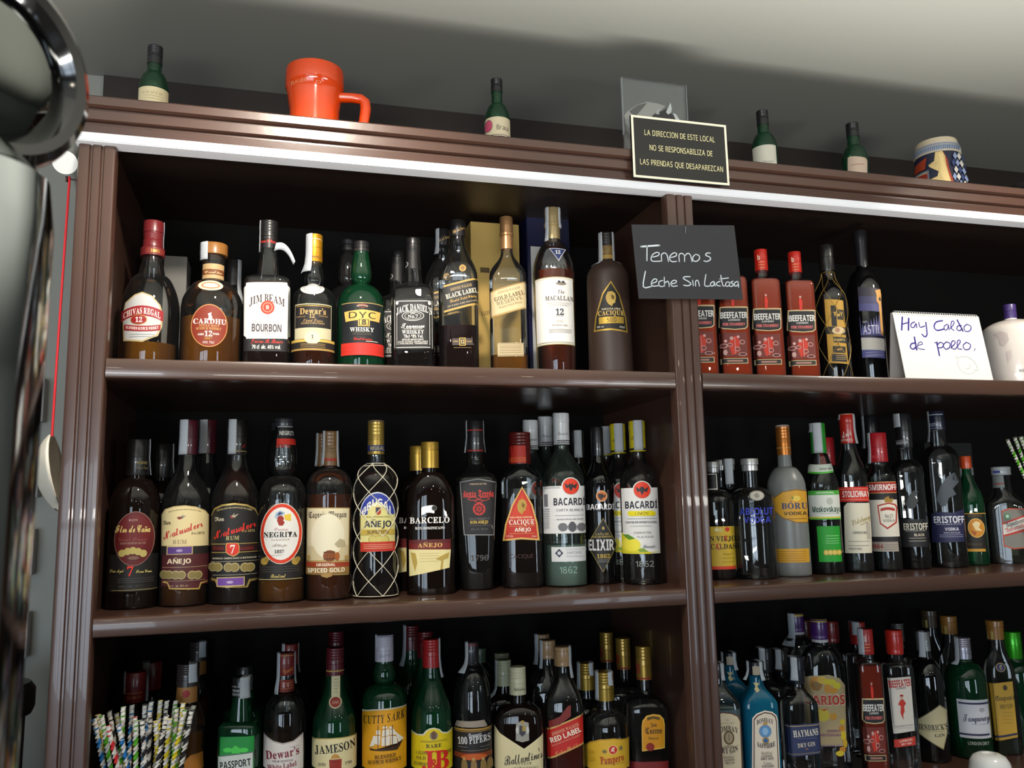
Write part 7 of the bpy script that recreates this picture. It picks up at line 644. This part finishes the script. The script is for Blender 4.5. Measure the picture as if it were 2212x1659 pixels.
# chalk card: a thin tilted card on the centre post
SL = {'c': (0.6623, 0.4056), 'quad': [(-91.9, -67.5), (99.5, -60.1), (91.6, 69.8), (-99.2, 57.8)], 'strokes': [(3.02, [(-84.0, 20.8), (-51.0, 25.1)]), (1.86, [(-73.1, 22.8), (-74.5, -2.6)]), (1.74, [(-63.9, 4.1), (-54.2, 7.2), (-51.7, 11.7), (-57.3, 12.4), (-64.3, 7.7), (-67.0, 0.0), (-63.3, -3.0), (-48.3, -1.7)]), (1.74, [(-47.8, -1.6), (-47.8, 8.7), (-42.5, 12.7), (-37.7, 9.3), (-35.6, -2.0)]), (1.74, [(-31.5, 5.4), (-22.2, 8.1), (-20.1, 12.6), (-25.3, 13.8), (-32.5, 7.5), (-32.9, 1.6), (-28.5, -1.6), (-20.8, -0.5)]), (1.74, [(-15.8, -0.8), (-15.6, 10.7), (-10.4, 13.8), (-6.0, 10.2), (-6.1, -0.2)]), (1.74, [(-5.6, 9.1), (0.1, 14.5), (5.2, 12.0), (7.8, 0.6)]), (1.74, [(14.6, 13.6), (9.7, 8.5), (9.8, 2.9), (15.6, 1.5), (21.7, 6.4), (20.9, 12.3), (14.6, 13.6)]), (1.86, [(42.5, 17.6), (36.4, 17.2), (33.8, 13.3), (41.1, 10.5), (42.3, 6.6), (36.0, 2.7), (29.9, 3.2)]), (2.09, [(-78.1, -20.9), (-83.2, -47.3), (-69.1, -46.1)]), (1.74, [(-67.5, -41.0), (-59.6, -37.6), (-58.5, -33.7), (-63.5, -33.3), (-68.3, -39.5), (-66.8, -45.2), (-56.4, -44.2)]), (1.74, [(-47.7, -34.8), (-53.3, -36.6), (-55.5, -41.0), (-52.4, -45.3), (-45.5, -44.1)]), (1.74, [(-44.7, -29.1), (-45.1, -44.5)]), (1.74, [(-44.8, -39.8), (-39.6, -35.7), (-37.0, -38.1), (-36.5, -44.5)]), (1.74, [(-32.6, -39.6), (-24.7, -37.7), (-23.1, -34.0), (-28.6, -33.8), (-33.4, -38.8), (-30.7, -43.8), (-21.8, -42.5)]), (1.86, [(2.6, -25.7), (-6.6, -26.2), (-10.0, -29.4), (-0.2, -34.5), (3.3, -38.2), (-2.0, -41.4), (-10.2, -40.8)]), (1.74, [(6.7, -31.5), (7.7, -40.9)]), (1.74, [(11.9, -41.2), (12.3, -33.2), (16.6, -31.4), (18.9, -40.8)]), (1.74, [(32.2, -20.2), (28.7, -39.4), (39.4, -39.3)]), (1.74, [(46.0, -31.4), (40.2, -34.9), (40.4, -39.7), (45.6, -38.1), (46.9, -32.0), (48.4, -39.3)]), (1.74, [(58.3, -30.5), (52.0, -33.5), (51.3, -37.8), (58.3, -38.8)]), (1.74, [(59.9, -20.0), (62.6, -37.3), (66.3, -37.9)]), (1.62, [(57.6, -26.6), (74.4, -24.0)]), (1.74, [(71.5, -30.7), (68.0, -34.8), (69.6, -38.7), (74.4, -37.1), (75.7, -32.2), (71.5, -30.7)]), (1.74, [(82.6, -29.2), (78.1, -31.7), (83.1, -34.9), (79.1, -38.6), (74.9, -37.5)]), (1.74, [(91.6, -29.0), (85.7, -31.7), (84.9, -37.4), (90.7, -35.8), (92.5, -29.6), (92.4, -39.2)])], 'nail': (-1.7, 59.8)}
t = empty('chalk_card', SL['c'][0], -.010, SL['c'][1]); props(t, 'black card with white handwriting pinned to the centre post', 'sign')
bm = bmesh.new(); q = SL['quad']
vs = [bm.verts.new((x/1000, y_, z/1000)) for y_ in (-.0012, 0) for x, z in q]
for f in ((0, 3, 2, 1), (4, 5, 6, 7), (0, 1, 5, 4), (1, 2, 6, 5), (2, 3, 7, 6), (3, 0, 4, 7)): bm.faces.new([vs[i] for i in f])
bmesh.ops.recalc_face_normals(bm, faces=bm.faces[:]); link_mesh('card', bm, pm('chalk_card', '2b2b2f', .75, bump=.1), t, smooth=False)
bm = bmesh.new()
for wd, st in SL['strokes']: ribbon(bm, st, wd, lambda u, v, k: Vector((u/1000, -.0016, v/1000)))
for f in bm.faces: f.normal_update(); (f.normal_flip() if f.normal.y > 0 else None)
link_mesh('chalk_writing', bm, pm('chalk_white', 'ccd4da', .8), t, smooth=False)
bm = bmesh.new(); tube(bm, [(SL['nail'][0]/1000, -.0035, SL['nail'][1]/1000), (SL['nail'][0]/1000-.001, -.0025, SL['nail'][1]/1000-.011)], .0008, 6); tube(bm, [(SL['nail'][0]/1000, .0098, SL['nail'][1]/1000), (SL['nail'][0]/1000, -.004, SL['nail'][1]/1000)], .0007, 6); link_mesh('pin', bm, pm('steel_pin', 'a0a0a0', .3, .8), t)
# desk calendar used as a sign
CA = {'o': (1.2116, 0.03, 0.2207), 'w': 197.4, 'h': 131.6, 'lean': 0.15, 'strokes': [(3.4, [(-79.1, 122.7), (-86.3, 97.4)]), (2.45, [(-83.7, 108.5), (-67.0, 112.9)]), (3.4, [(-65.1, 120.9), (-71.4, 97.5)]), (2.31, [(-53.5, 114.4), (-61.7, 110.6), (-63.8, 104.2), (-57.4, 103.5), (-50.9, 111.7), (-51.4, 103.3)]), (2.18, [(-44.4, 113.6), (-43.3, 104.1), (-32.4, 107.3)]), (2.86, [(-28.1, 114.3), (-31.1, 90.8), (-37.7, 85.7), (-42.4, 90.2)]), (2.86, [(11.2, 119.4), (-3.5, 116.4), (-11.3, 106.7), (-6.1, 99.4), (10.8, 102.9)]), (2.04, [(20.3, 112.7), (12.2, 108.1), (12.4, 100.6), (19.8, 104.2), (22.5, 112.8), (22.3, 101.5)]), (2.04, [(25.7, 103.9), (36.7, 115.2), (36.7, 119.5), (31.4, 117.8), (27.2, 105.9), (33.0, 100.9)]), (2.31, [(53.1, 111.1), (44.7, 110.3), (40.3, 104.0), (45.9, 100.5), (53.2, 105.5)]), (3.4, [(46.1, 122.0), (53.5, 100.3)]), (2.18, [(66.6, 114.5), (57.8, 108.2), (59.4, 100.0), (69.6, 101.3), (75.3, 110.1), (66.6, 114.5)]), (2.86, [(-61.9, 72.5), (-70.6, 70.8), (-74.9, 63.8), (-68.9, 60.3), (-61.9, 65.6)]), (3.4, [(-61.2, 84.0), (-61.9, 59.2)]), (1.77, [(-57.7, 68.0), (-46.6, 70.7), (-48.1, 75.2), (-55.9, 71.3), (-58.0, 62.5), (-43.9, 60.2)]), (3.13, [(-13.1, 73.6), (-13.2, 49.7)]), (2.04, [(-17.7, 74.4), (-10.9, 76.0)]), (2.31, [(-12.2, 70.9), (-4.6, 75.8), (1.5, 72.2), (-2.7, 66.1), (-11.1, 64.4)]), (2.31, [(9.2, 77.1), (0.4, 69.9), (3.9, 62.6), (13.2, 65.7), (17.0, 74.1), (9.2, 77.1)]), (2.18, [(16.9, 65.3), (29.2, 75.5), (27.1, 80.1), (20.7, 76.1), (19.3, 64.5), (27.8, 63.8)]), (2.18, [(28.8, 65.7), (41.6, 77.8), (40.0, 81.9), (34.7, 78.0), (32.9, 64.9), (41.2, 63.8)]), (2.18, [(55.8, 77.8), (46.5, 71.4), (48.6, 63.1), (58.9, 64.8), (63.9, 73.4), (55.8, 77.8)]), (1.36, [(72.8, 66.2), (69.9, 61.4)])], 'doodle': [(0.5, [(21.9, 48.6), (26.3, 49.9), (23.8, 45.2)]), (0.6, [(25.1, 45.2), (36.8, 48.8), (50.1, 48.3), (61.9, 41.6), (67.0, 30.2), (66.4, 22.1), (58.6, 23.1)]), (0.5, [(27.5, 44.1), (23.7, 33.7), (25.7, 26.9)]), (0.5, [(25.7, 26.9), (29.3, 20.1), (41.4, 15.4), (52.3, 15.6), (60.7, 20.9)]), (0.6, [(41.3, 25.0), (51.3, 27.1), (49.2, 34.4)]), (0.4, [(72.3, 65.2), (69.9, 61.4)]), (0.4, [(49.4, 59.8), (48.4, 56.1)])]}
t = empty('desk_calendar', *CA['o']); props(t, 'white spiral desk calendar with blue handwriting standing on the upper right shelf', 'sign')
W_, H_, lean = CA['w'], CA['h'], CA['lean']
def sheet(u, v, off=0): return Vector((u/1000, v/1000*lean-off, v/1000))
bm = bmesh.new()
for o_ in (0, -.001): pass
vs = [bm.verts.new(sheet(u, v, o_)) for o_ in (0, -.0012) for u, v in ((-W_/2, 0), (W_/2, 0), (W_/2, H_), (-W_/2, H_))]
for f in ((0, 1, 2, 3), (7, 6, 5, 4), (0, 4, 5, 1), (1, 5, 6, 2), (2, 6, 7, 3), (3, 7, 4, 0)): bm.faces.new([vs[i] for i in f])
link_mesh('front_sheet', bm, pm('white_card', 'e8e4de', .6), t, smooth=False)
bm = bmesh.new(); hb = H_/1000; yt = hb*lean
vs = [bm.verts.new(p) for p in ((-W_/2000, yt+.004, hb), (W_/2000, yt+.004, hb), (W_/2000, yt*2+.003, 0), (-W_/2000, yt*2+.003, 0), (-W_/2000, yt+.006, hb), (W_/2000, yt+.006, hb), (W_/2000, yt*2+.005, 0), (-W_/2000, yt*2+.005, 0))]
for f in ((0, 1, 2, 3), (7, 6, 5, 4), (0, 4, 5, 1), (1, 5, 6, 2), (2, 6, 7, 3), (3, 7, 4, 0)): bm.faces.new([vs[i] for i in f])
link_mesh('back_sheet', bm, pm('grey_card', 'b8b0ac', .6), t, smooth=False)
bm = bmesh.new()
for i in range(36):
    x = -W_/2000+.006+(W_/1000-.012)*i/35
    tube(bm, [(x, yt+.002+.0045*math.cos(q*math.pi/5), hb-.001+.0045*math.sin(q*math.pi/5)) for q in range(11)], .0006, 5)
link_mesh('spiral_binding', bm, pm('white_wire', 'e0e0e0', .35), t)
bm = bmesh.new()
for wd, st in CA['strokes']: ribbon(bm, st, wd, lambda u, v, k: sheet(u, v, .0003))
for f in bm.faces: f.normal_update(); (f.normal_flip() if f.normal.y > 0 else None)
link_mesh('handwriting', bm, pm('violet_ink', '2c1c86', .7), t, smooth=False)
bm = bmesh.new()
for wd, st in CA['doodle']: ribbon(bm, st, wd, lambda u, v, k: sheet(u, v, .0003))
for f in bm.faces: f.normal_update(); (f.normal_flip() if f.normal.y > 0 else None)
link_mesh('pencil_doodle', bm, pm('pencil_grey', '8a8890', .8), t, smooth=False)
# ---------------------------------------------------------------- things on the cabinet top
TOP = CT-.001
t = empty('mug', .0555, .10, TOP+.0004); props(t, 'orange ceramic mug with angular handle on top of the shelving', 'mug')
OR = pm('orange_glaze', 'd8430c', .16, coat=.5)
mp = [(0, .036), (.002, .0385), (.012, .039), (.06, .040), (.085, .0435), (.097, .0455), (.101, .0475), (.103, .0462), (.106, .0472), (.128, .0475), (.132, .0465), (.133, .044), (.128, .042), (.06, .036), (.01, .034), (.006, .03)]
bm = bmesh.new(); rings(bm, [(z, r, r, 2) for z, r in mp], seg=56); link_mesh('mug_body', bm, OR, t, ang=50)
bm = bmesh.new(); tube(bm, [(.038, -.012, .086), (.060, -.014, .087), (.074, -.015, .086), (.081, -.016, .080), (.082, -.016, .068), (.079, -.016, .045), (.070, -.015, .022), (.064, -.014, .013), (.062, -.014, .009)], [.0085, .008, .0085, .009, .009, .0085, .008, .0075, .0072], 16); link_mesh('handle', bm, OR, t, ang=60)
mat_, mfn = surf([(z*1000, r*1000, r*1000, 2) for z, r in mp[:12]], [(999, 1)])
cv = Canvas(); cv.add(('T', -26, 95, 24, 5.5, 'BAUER', 's', 'd8906c', 0, 0)); cv.add(('T', 4, 93, 8, 4, 'O', 's', 'd8906c', 0, 0)); link_mesh('raised_lettering', cv.bend(mfn, 2.5), cv.mats, t)
# acrylic plaque with a horse
t = empty('acrylic_plaque', .651, .06, TOP); props(t, 'clear acrylic plaque engraved with a horse head, behind the black notice', 'ornament')
AC = glassy('clear_acrylic', (.90,.92,.92,1), (.45,.46,.46,1), .10, .75, .04)
bm = bmesh.new(); box(bm, -.063, .063, -.003, .003, .0002, .169); bevel(bm, .0006); link_mesh('sheet', bm, AC, t, ang=40)
bm = bmesh.new(); box(bm, -.0634, -.0630, -.003, .003, .06, .168); box(bm, .0630, .0634, -.003, .003, .06, .168); link_mesh('polished_edges', bm, pm('frosted_edge', 'b8bcbc', .4), t, smooth=False)
flat_art('horse_engraving', t, [('P', '8c8c88', [-62, 96, -52, 106, -34, 119, -16, 126, 4, 125, 20, 122, 10, 112, -4, 104, -10, 92, -14, 70, -20, 62, -50, 56, -58, 66, -60, 80]),
  ('P', '585856', [-52, 104, -34, 118, -16, 124, -26, 112, -36, 100, -40, 92]), ('P', '2e2e2e', [-8, 100, 6, 108, 20, 116, 28, 112, 40, 98, 46, 86, 44, 78, 34, 76, 22, 86, 6, 82, -8, 84]),
  ('P', 'b4b8b8', [24, 118, 30, 130, 32, 118, 30, 110, 24, 106, 20, 110]), ('P', 'b4b8b8', [34, 110, 40, 108, 46, 98, 54, 88, 56, 76, 50, 76, 46, 86, 38, 98]), ('P', '9a9c9c', [2, 112, 8, 116, 6, 104, 0, 104]), ('P', '727270', [-60, 80, -58, 66, -50, 56, -52, 70])],
  lambda u, v, k: Vector((u/1000, -.00315-.00004*k, v/1000)))
# painted stein
t = empty('beer_stein', 1.298, .100, TOP+.0004, -43); props(t, 'painted stoneware beer stein with cream lion and blue lozenges on the cabinet top', 'stein')
sp = [(0, .050), (.003, .0515), (.015, .0505), (.03, .0495), (.09, .0432), (.098, .0425), (.100, .0446), (.110, .0442), (.113, .0430), (.118, .0408), (.128, .0392), (.130, .038), (.126, .035), (.01, .038)]
bm = bmesh.new(); rings(bm, [(z, r, r, 2) for z, r in sp], seg=64); link_mesh('stein_body', bm, pm('cream_stoneware', 'cfc0a4', .4, coat=.2), t, ang=50)
_, sfn = surf([(z*1000, r*1000, r*1000, 2) for z, r in sp[:12]], [(999, 1)])
NB, CRM, RD, BL, PB = '1c2038', 'd8bc80', '9c3818', '2c3c68', 'a8b0c0'
els = [('R', -64, 4, 64, 98, NB, 0), ('R', -64, 99, 64, 111, '98a4b4', 0)]
els += [('P', '5c6c8c', [x, 100, x+2, 100, x+4, 110, x+2, 110]) for x in range(-56, 54, 5)]
els += [('R', -58, 112.5, 58, 116, '8c98b4', 0), ('R', -62, 6, -22, 62, '6c7078', 0), ('R', -58, 8, -26, 58, 'c8b88c', 0), ('R', -58, 40, -26, 56, '8c2a1c', 0), ('P', '5a5c4c', [-56, 10, -48, 40, -44, 20, -38, 38, -32, 10]), ('P', '4c3c30', [-46, 12, -40, 30, -30, 14]), ('P', RD, [-56, 64, -30, 66, -24, 90, -52, 82]),
  ('P', RD, [14, 96, 22, 78, 24, 56, 30, 34, 32, 6, 20, 6, 16, 40, 12, 60]),
  ('P', CRM, [-4, 96, 12, 97, 17, 86, 18, 66, 22, 44, 27, 22, 28, 4, 14, 4, 6, 12, -14, 8, -20, 4, -26, 8, -8, 22, 2, 30, -2, 34, -22, 34, -24, 40, -4, 44, 0, 54, -18, 66, -22, 72, -4, 66, 0, 72, -8, 78, -6, 86]), ('P', 'e8cc8c', [4, 92, 12, 90, 14, 70, 20, 44, 24, 14, 14, 10, 10, 34, 4, 50, 6, 70])]
for r_ in range(6):
    for c_ in range(4):
        x, z = 34+c_*8.5+(r_ % 2)*4.2, 10+r_*15
        if x < 62: els.append(('P', ('c8c4bc', BL, '8494b8')[(c_+r_) % 3], [x-4.6, z, x, z-8.5, x+4.6, z, x, z+8.5]))
def narrow(e, k=.76):
    if e[0] == 'R': return ('R', e[1]*k, e[2], e[3]*k, e[4], e[5], 0)
    return ('P', e[1], [q*k if i % 2 == 0 else q for i, q in enumerate(e[2])])
cv = Canvas(); [cv.add(narrow(e)) for e in els]; link_mesh('painted_relief', cv.bend(sfn, 3, 8), cv.mats, t, ang=60)
bm = bmesh.new(); tube(bm, [(.040, .004, .086), (.054, .006, .092), (.068, .008, .086), (.076, .009, .066), (.078, .009, .042), (.070, .008, .020), (.049, .006, .012)], [.0075, .0078, .008, .008, .0078, .0075, .007], 16); bmesh.ops.rotate(bm, verts=bm.verts[:], cent=(0, 0, 0), matrix=Matrix.Rotation(R(48), 3, 'Z')); link_mesh('handle', bm, pm('tan_stoneware', 'a8906c', .4, coat=.2), t, ang=60)
# dark bowl at the right end
t = empty('bowl', 1.534, .10, TOP+.0004); props(t, 'dark grey bowl with black rim at the right end of the cabinet top', 'bowl')
bm = bmesh.new(); rings(bm, [(0, .028, .028, 2), (.004, .030, .030, 2), (.018, .045, .045, 2), (.036, .056, .056, 2), (.040, .0575, .0575, 2), (.038, .054, .054, 2), (.012, .030, .030, 2)], seg=48); link_mesh('bowl_body', bm, pm('grey_glaze', '4e545c', .35), t)
bm = bmesh.new(); rings(bm, [(.040, .0576, .0576, 2), (.046, .061, .061, 2), (.052, .062, .062, 2), (.053, .060, .060, 2), (.041, .055, .055, 2)], seg=48, close0=False, close1=False); link_mesh('rim', bm, pm('black_rim', '171519', .3), t)
# ---------------------------------------------------------------- cartons
def carton(name, lab, X, Y, rz, w, d, h, row, col, art=(), rough=.3, metal=0, cat='box'):
    t = empty(name, X, Y, ROWZ[row], rz); props(t, lab, cat, None)
    bm = bmesh.new(); box(bm, -w/2, w/2, -d/2, d/2, .0003, h); bevel(bm, .0008); link_mesh('carton', bm, pm('carton_'+col, col, rough, metal), t, ang=40)
    if art: flat_art('front_print', t, art, lambda u, v, k: Vector((u/1000, -d/2-.0002-.00006*k, v/1000)))
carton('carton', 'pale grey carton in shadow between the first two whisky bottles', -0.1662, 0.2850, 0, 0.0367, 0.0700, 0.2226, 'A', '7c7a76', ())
carton('gift_carton', 'shiny gold gift carton behind the two slanted label bottles', 0.3975, 0.2900, 0, 0.0946, 0.0900, 0.3204, 'A', 'd4b064', [('R', -30, 222, -12, 232, '5c4820', 0), ('T', 0, 150, 60, 8, 'GOLD LABEL', 'B', '7a6030', 0, 15)],.38,.35)
carton('gift_carton', 'tall dark blue gift carton behind the white label bottle with blue triangle', 0.4992, 0.2720, 0, 0.0852, 0.0800, 0.3410, 'A', '16193c', [('R', -36, 30, 38, 275, 'c0bdb8', 0), ('T', 4, 238, 62, 12, 'MACALLAN', 'B', '5a544e', 0, 0), ('T', 4, 214, 18, 16, '12', 'B', '2e2e38', 0, 0)])
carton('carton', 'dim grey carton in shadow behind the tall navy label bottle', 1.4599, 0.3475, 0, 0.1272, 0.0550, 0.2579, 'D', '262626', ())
# upturned white cup at the lower shelf edge
t = empty('white_cup', 1.222, .038, S3); props(t, 'upturned white cup at the front of the lower right shelf', 'cup')
bm = bmesh.new(); rings(bm, [(.0002, .036, .036, 2), (.016, .0355, .0355, 2), (.032, .032, .032, 2), (.041, .026, .026, 2), (.045, .018, .018, 2), (.0455, .012, .012, 2), (.043, .010, .010, 2)], seg=40); link_mesh('cup_body', bm, pm('white_china', 'e8e8e6', .2, coat=.4), t)
# ---------------------------------------------------------------- paper straws
def straw(p0, p1, col, lab, grp, r=.0038):
    a, b = Vector(p0), Vector(p1); d = b-a; Ln = d.length; seg = 12; nz = max(8, int(Ln/.006)); q = d.to_track_quat('Z', 'Y').to_matrix()
    o = D.objects.new('paper_straw', None)
    bm = bmesh.new(); prev = None; pin = None
    for j in range(nz+1):
        tw = 2*math.pi*(Ln*j/nz)/.0185
        ri = [bm.verts.new(q @ Vector((r*math.cos(2*math.pi*k/seg+tw), r*math.sin(2*math.pi*k/seg+tw), Ln*j/nz))) for k in range(seg)]
        if prev:
            for k in range(seg): bm.faces.new((prev[k], prev[(k+1) % seg], ri[(k+1) % seg], ri[k])).material_index = 0 if k < seg//2 else 1
        prev = ri
    inn = [bm.verts.new(q @ Vector((.82*r*math.cos(2*math.pi*k/seg), .82*r*math.sin(2*math.pi*k/seg), Ln))) for k in range(seg)]
    deep = [bm.verts.new(q @ Vector((.82*r*math.cos(2*math.pi*k/seg), .82*r*math.sin(2*math.pi*k/seg), Ln-.02))) for k in range(seg)]
    for k in range(seg):
        k2 = (k+1) % seg; tw = 2*math.pi*Ln/.0185
        bm.faces.new((inn[k], inn[k2], deep[k2], deep[k])).normal_flip()
    bmesh.ops.bridge_loops(bm, edges=[e for e in bm.edges if (e.verts[0] in prev and e.verts[1] in prev) or (e.verts[0] in inn and e.verts[1] in inn)])
    D.objects.remove(o)
    o = link_mesh('paper_straw', bm, [pm('straw_white', 'e2ddd4', .65), pm('straw_'+col, STRAWC[col], .65)], ang=60, loc=a)
    props(o, lab, 'straw', grp)
STRAWC = {'blue': '1c78c0', 'green': '5cb424', 'red': 'd8282c', 'yellow': 'e8d01c', 'black': '221f22'}
ST = [('yellow', (-0.1923, 0.0589, 1.123), (-0.2215, 0.0561, 1.3389)), ('blue', (-0.1789, 0.0668, 1.123), (-0.2226, 0.0369, 1.3371)), ('green', (-0.1726, 0.0604, 1.123), (-0.2141, 0.0387, 1.3405)), ('red', (-0.1514, 0.0518, 1.123), (-0.2036, 0.0243, 1.3298)), ('black', (-0.1648, 0.0718, 1.123), (-0.2098, 0.0688, 1.3402)), ('yellow', (-0.1563, 0.0695, 1.123), (-0.202, 0.0791, 1.3345)), ('blue', (-0.1441, 0.0553, 1.123), (-0.1924, 0.0369, 1.3272)), ('green', (-0.186, 0.0332, 1.123), (-0.1899, 0.0543, 1.3474)), ('blue', (-0.1781, 0.0345, 1.123), (-0.1824, 0.0794, 1.3441)), ('red', (-0.1643, 0.0632, 1.123), (-0.1763, 0.0649, 1.3307)), ('green', (-0.1632, 0.0427, 1.123), (-0.1687, 0.0191, 1.3348)), ('black', (-0.1377, 0.0327, 1.123), (-0.1622, 0.0239, 1.3343)), ('black', (-0.1648, 0.0802, 1.123), (-0.1654, 0.0765, 1.3439)), ('blue', (-0.1748, 0.0451, 1.123), (-0.1565, 0.0711, 1.3479)), ('black', (-0.1569, 0.0805, 1.123), (-0.1547, 0.0502, 1.3303)), ('yellow', (-0.1303, 0.0668, 1.123), (-0.147, 0.0436, 1.327)), ('yellow', (-0.1497, 0.0251, 1.123), (-0.1461, 0.0828, 1.3468)), ('black', (-0.1632, 0.0314, 1.123), (-0.1332, 0.0436, 1.334)), ('yellow', (-0.1413, 0.0628, 1.123), (-0.1273, 0.025, 1.3323)), ('black', (-0.152, 0.0345, 1.123), (-0.1381, 0.089, 1.3447)), ('green', (-0.1285, 0.0561, 1.123), (-0.1223, 0.0632, 1.3385)), ('green', (-0.1491, 0.0641, 1.123), (-0.1268, 0.0948, 1.3427)), ('yellow', (-0.1457, 0.0404, 1.123), (-0.1113, 0.0336, 1.3338)), ('yellow', (-0.1294, 0.0481, 1.123), (-0.1135, 0.0561, 1.3457)), ('green', (-0.1387, 0.0451, 1.123), (-0.11, 0.0429, 1.3387)), ('black', (-0.1323, 0.0404, 1.123), (-0.1006, 0.0351, 1.3396)), ('black', (-0.1641, 0.0548, 1.123), (-0.1015, 0.088, 1.3354))]
ORD = ('leftmost', 'second', 'third', 'fourth', 'fifth', 'sixth', 'seventh', 'eighth')
cnt = {}
for i, (c, p0, p1) in enumerate(ST):
    k = cnt[c] = cnt.get(c, -1)+1
    straw(p0, p1, c, '%s and white striped paper straw, %s %s one from the left in the jar' % (c, ORD[k], c), 'striped paper straws at lower left')
for i, (p0, p1) in enumerate([((1.5294, 0.1207, 1.4795), (1.3943, 0.095, 1.7174)), ((1.5345, 0.1311, 1.4795), (1.4193, 0.101, 1.7226)), ((1.539, 0.1147, 1.4795), (1.4269, 0.0949, 1.7234)), ((1.5379, 0.1231, 1.4795), (1.4438, 0.1011, 1.7245))]):
    straw(p0, p1, 'green', 'green and white straw at the right edge, %s from the left' % ORD[i], 'green straws at the right edge')
def tumbler(nm, lab, X, Y, z, r, h, mat):
    t = empty(nm, X, Y, z); props(t, lab, 'jar')
    bm = bmesh.new(); rings(bm, [(.0002, r*.92, r*.92, 2), (.003, r*.96, r*.96, 2), (h, r, r, 2), (h, r-.002, r-.002, 2), (.006, r*.96-.002, r*.96-.002, 2)], seg=36); link_mesh('jar_body', bm, mat, t, ang=50)
tumbler('straw_jar', 'glass jar holding the striped paper straws on the lower left shelf', -.1625, .056, S3+.0004, .0415, .11, glass_for('clear'))
tumbler('straw_cup', 'dark cup holding the green straws at the right edge', 1.508, .115, S2+.0004, .039, .11, pm('black_plastic', '161617', .35))
# ---------------------------------------------------------------- all the bottles
for b in BOTTLES: make_bottle(*b)
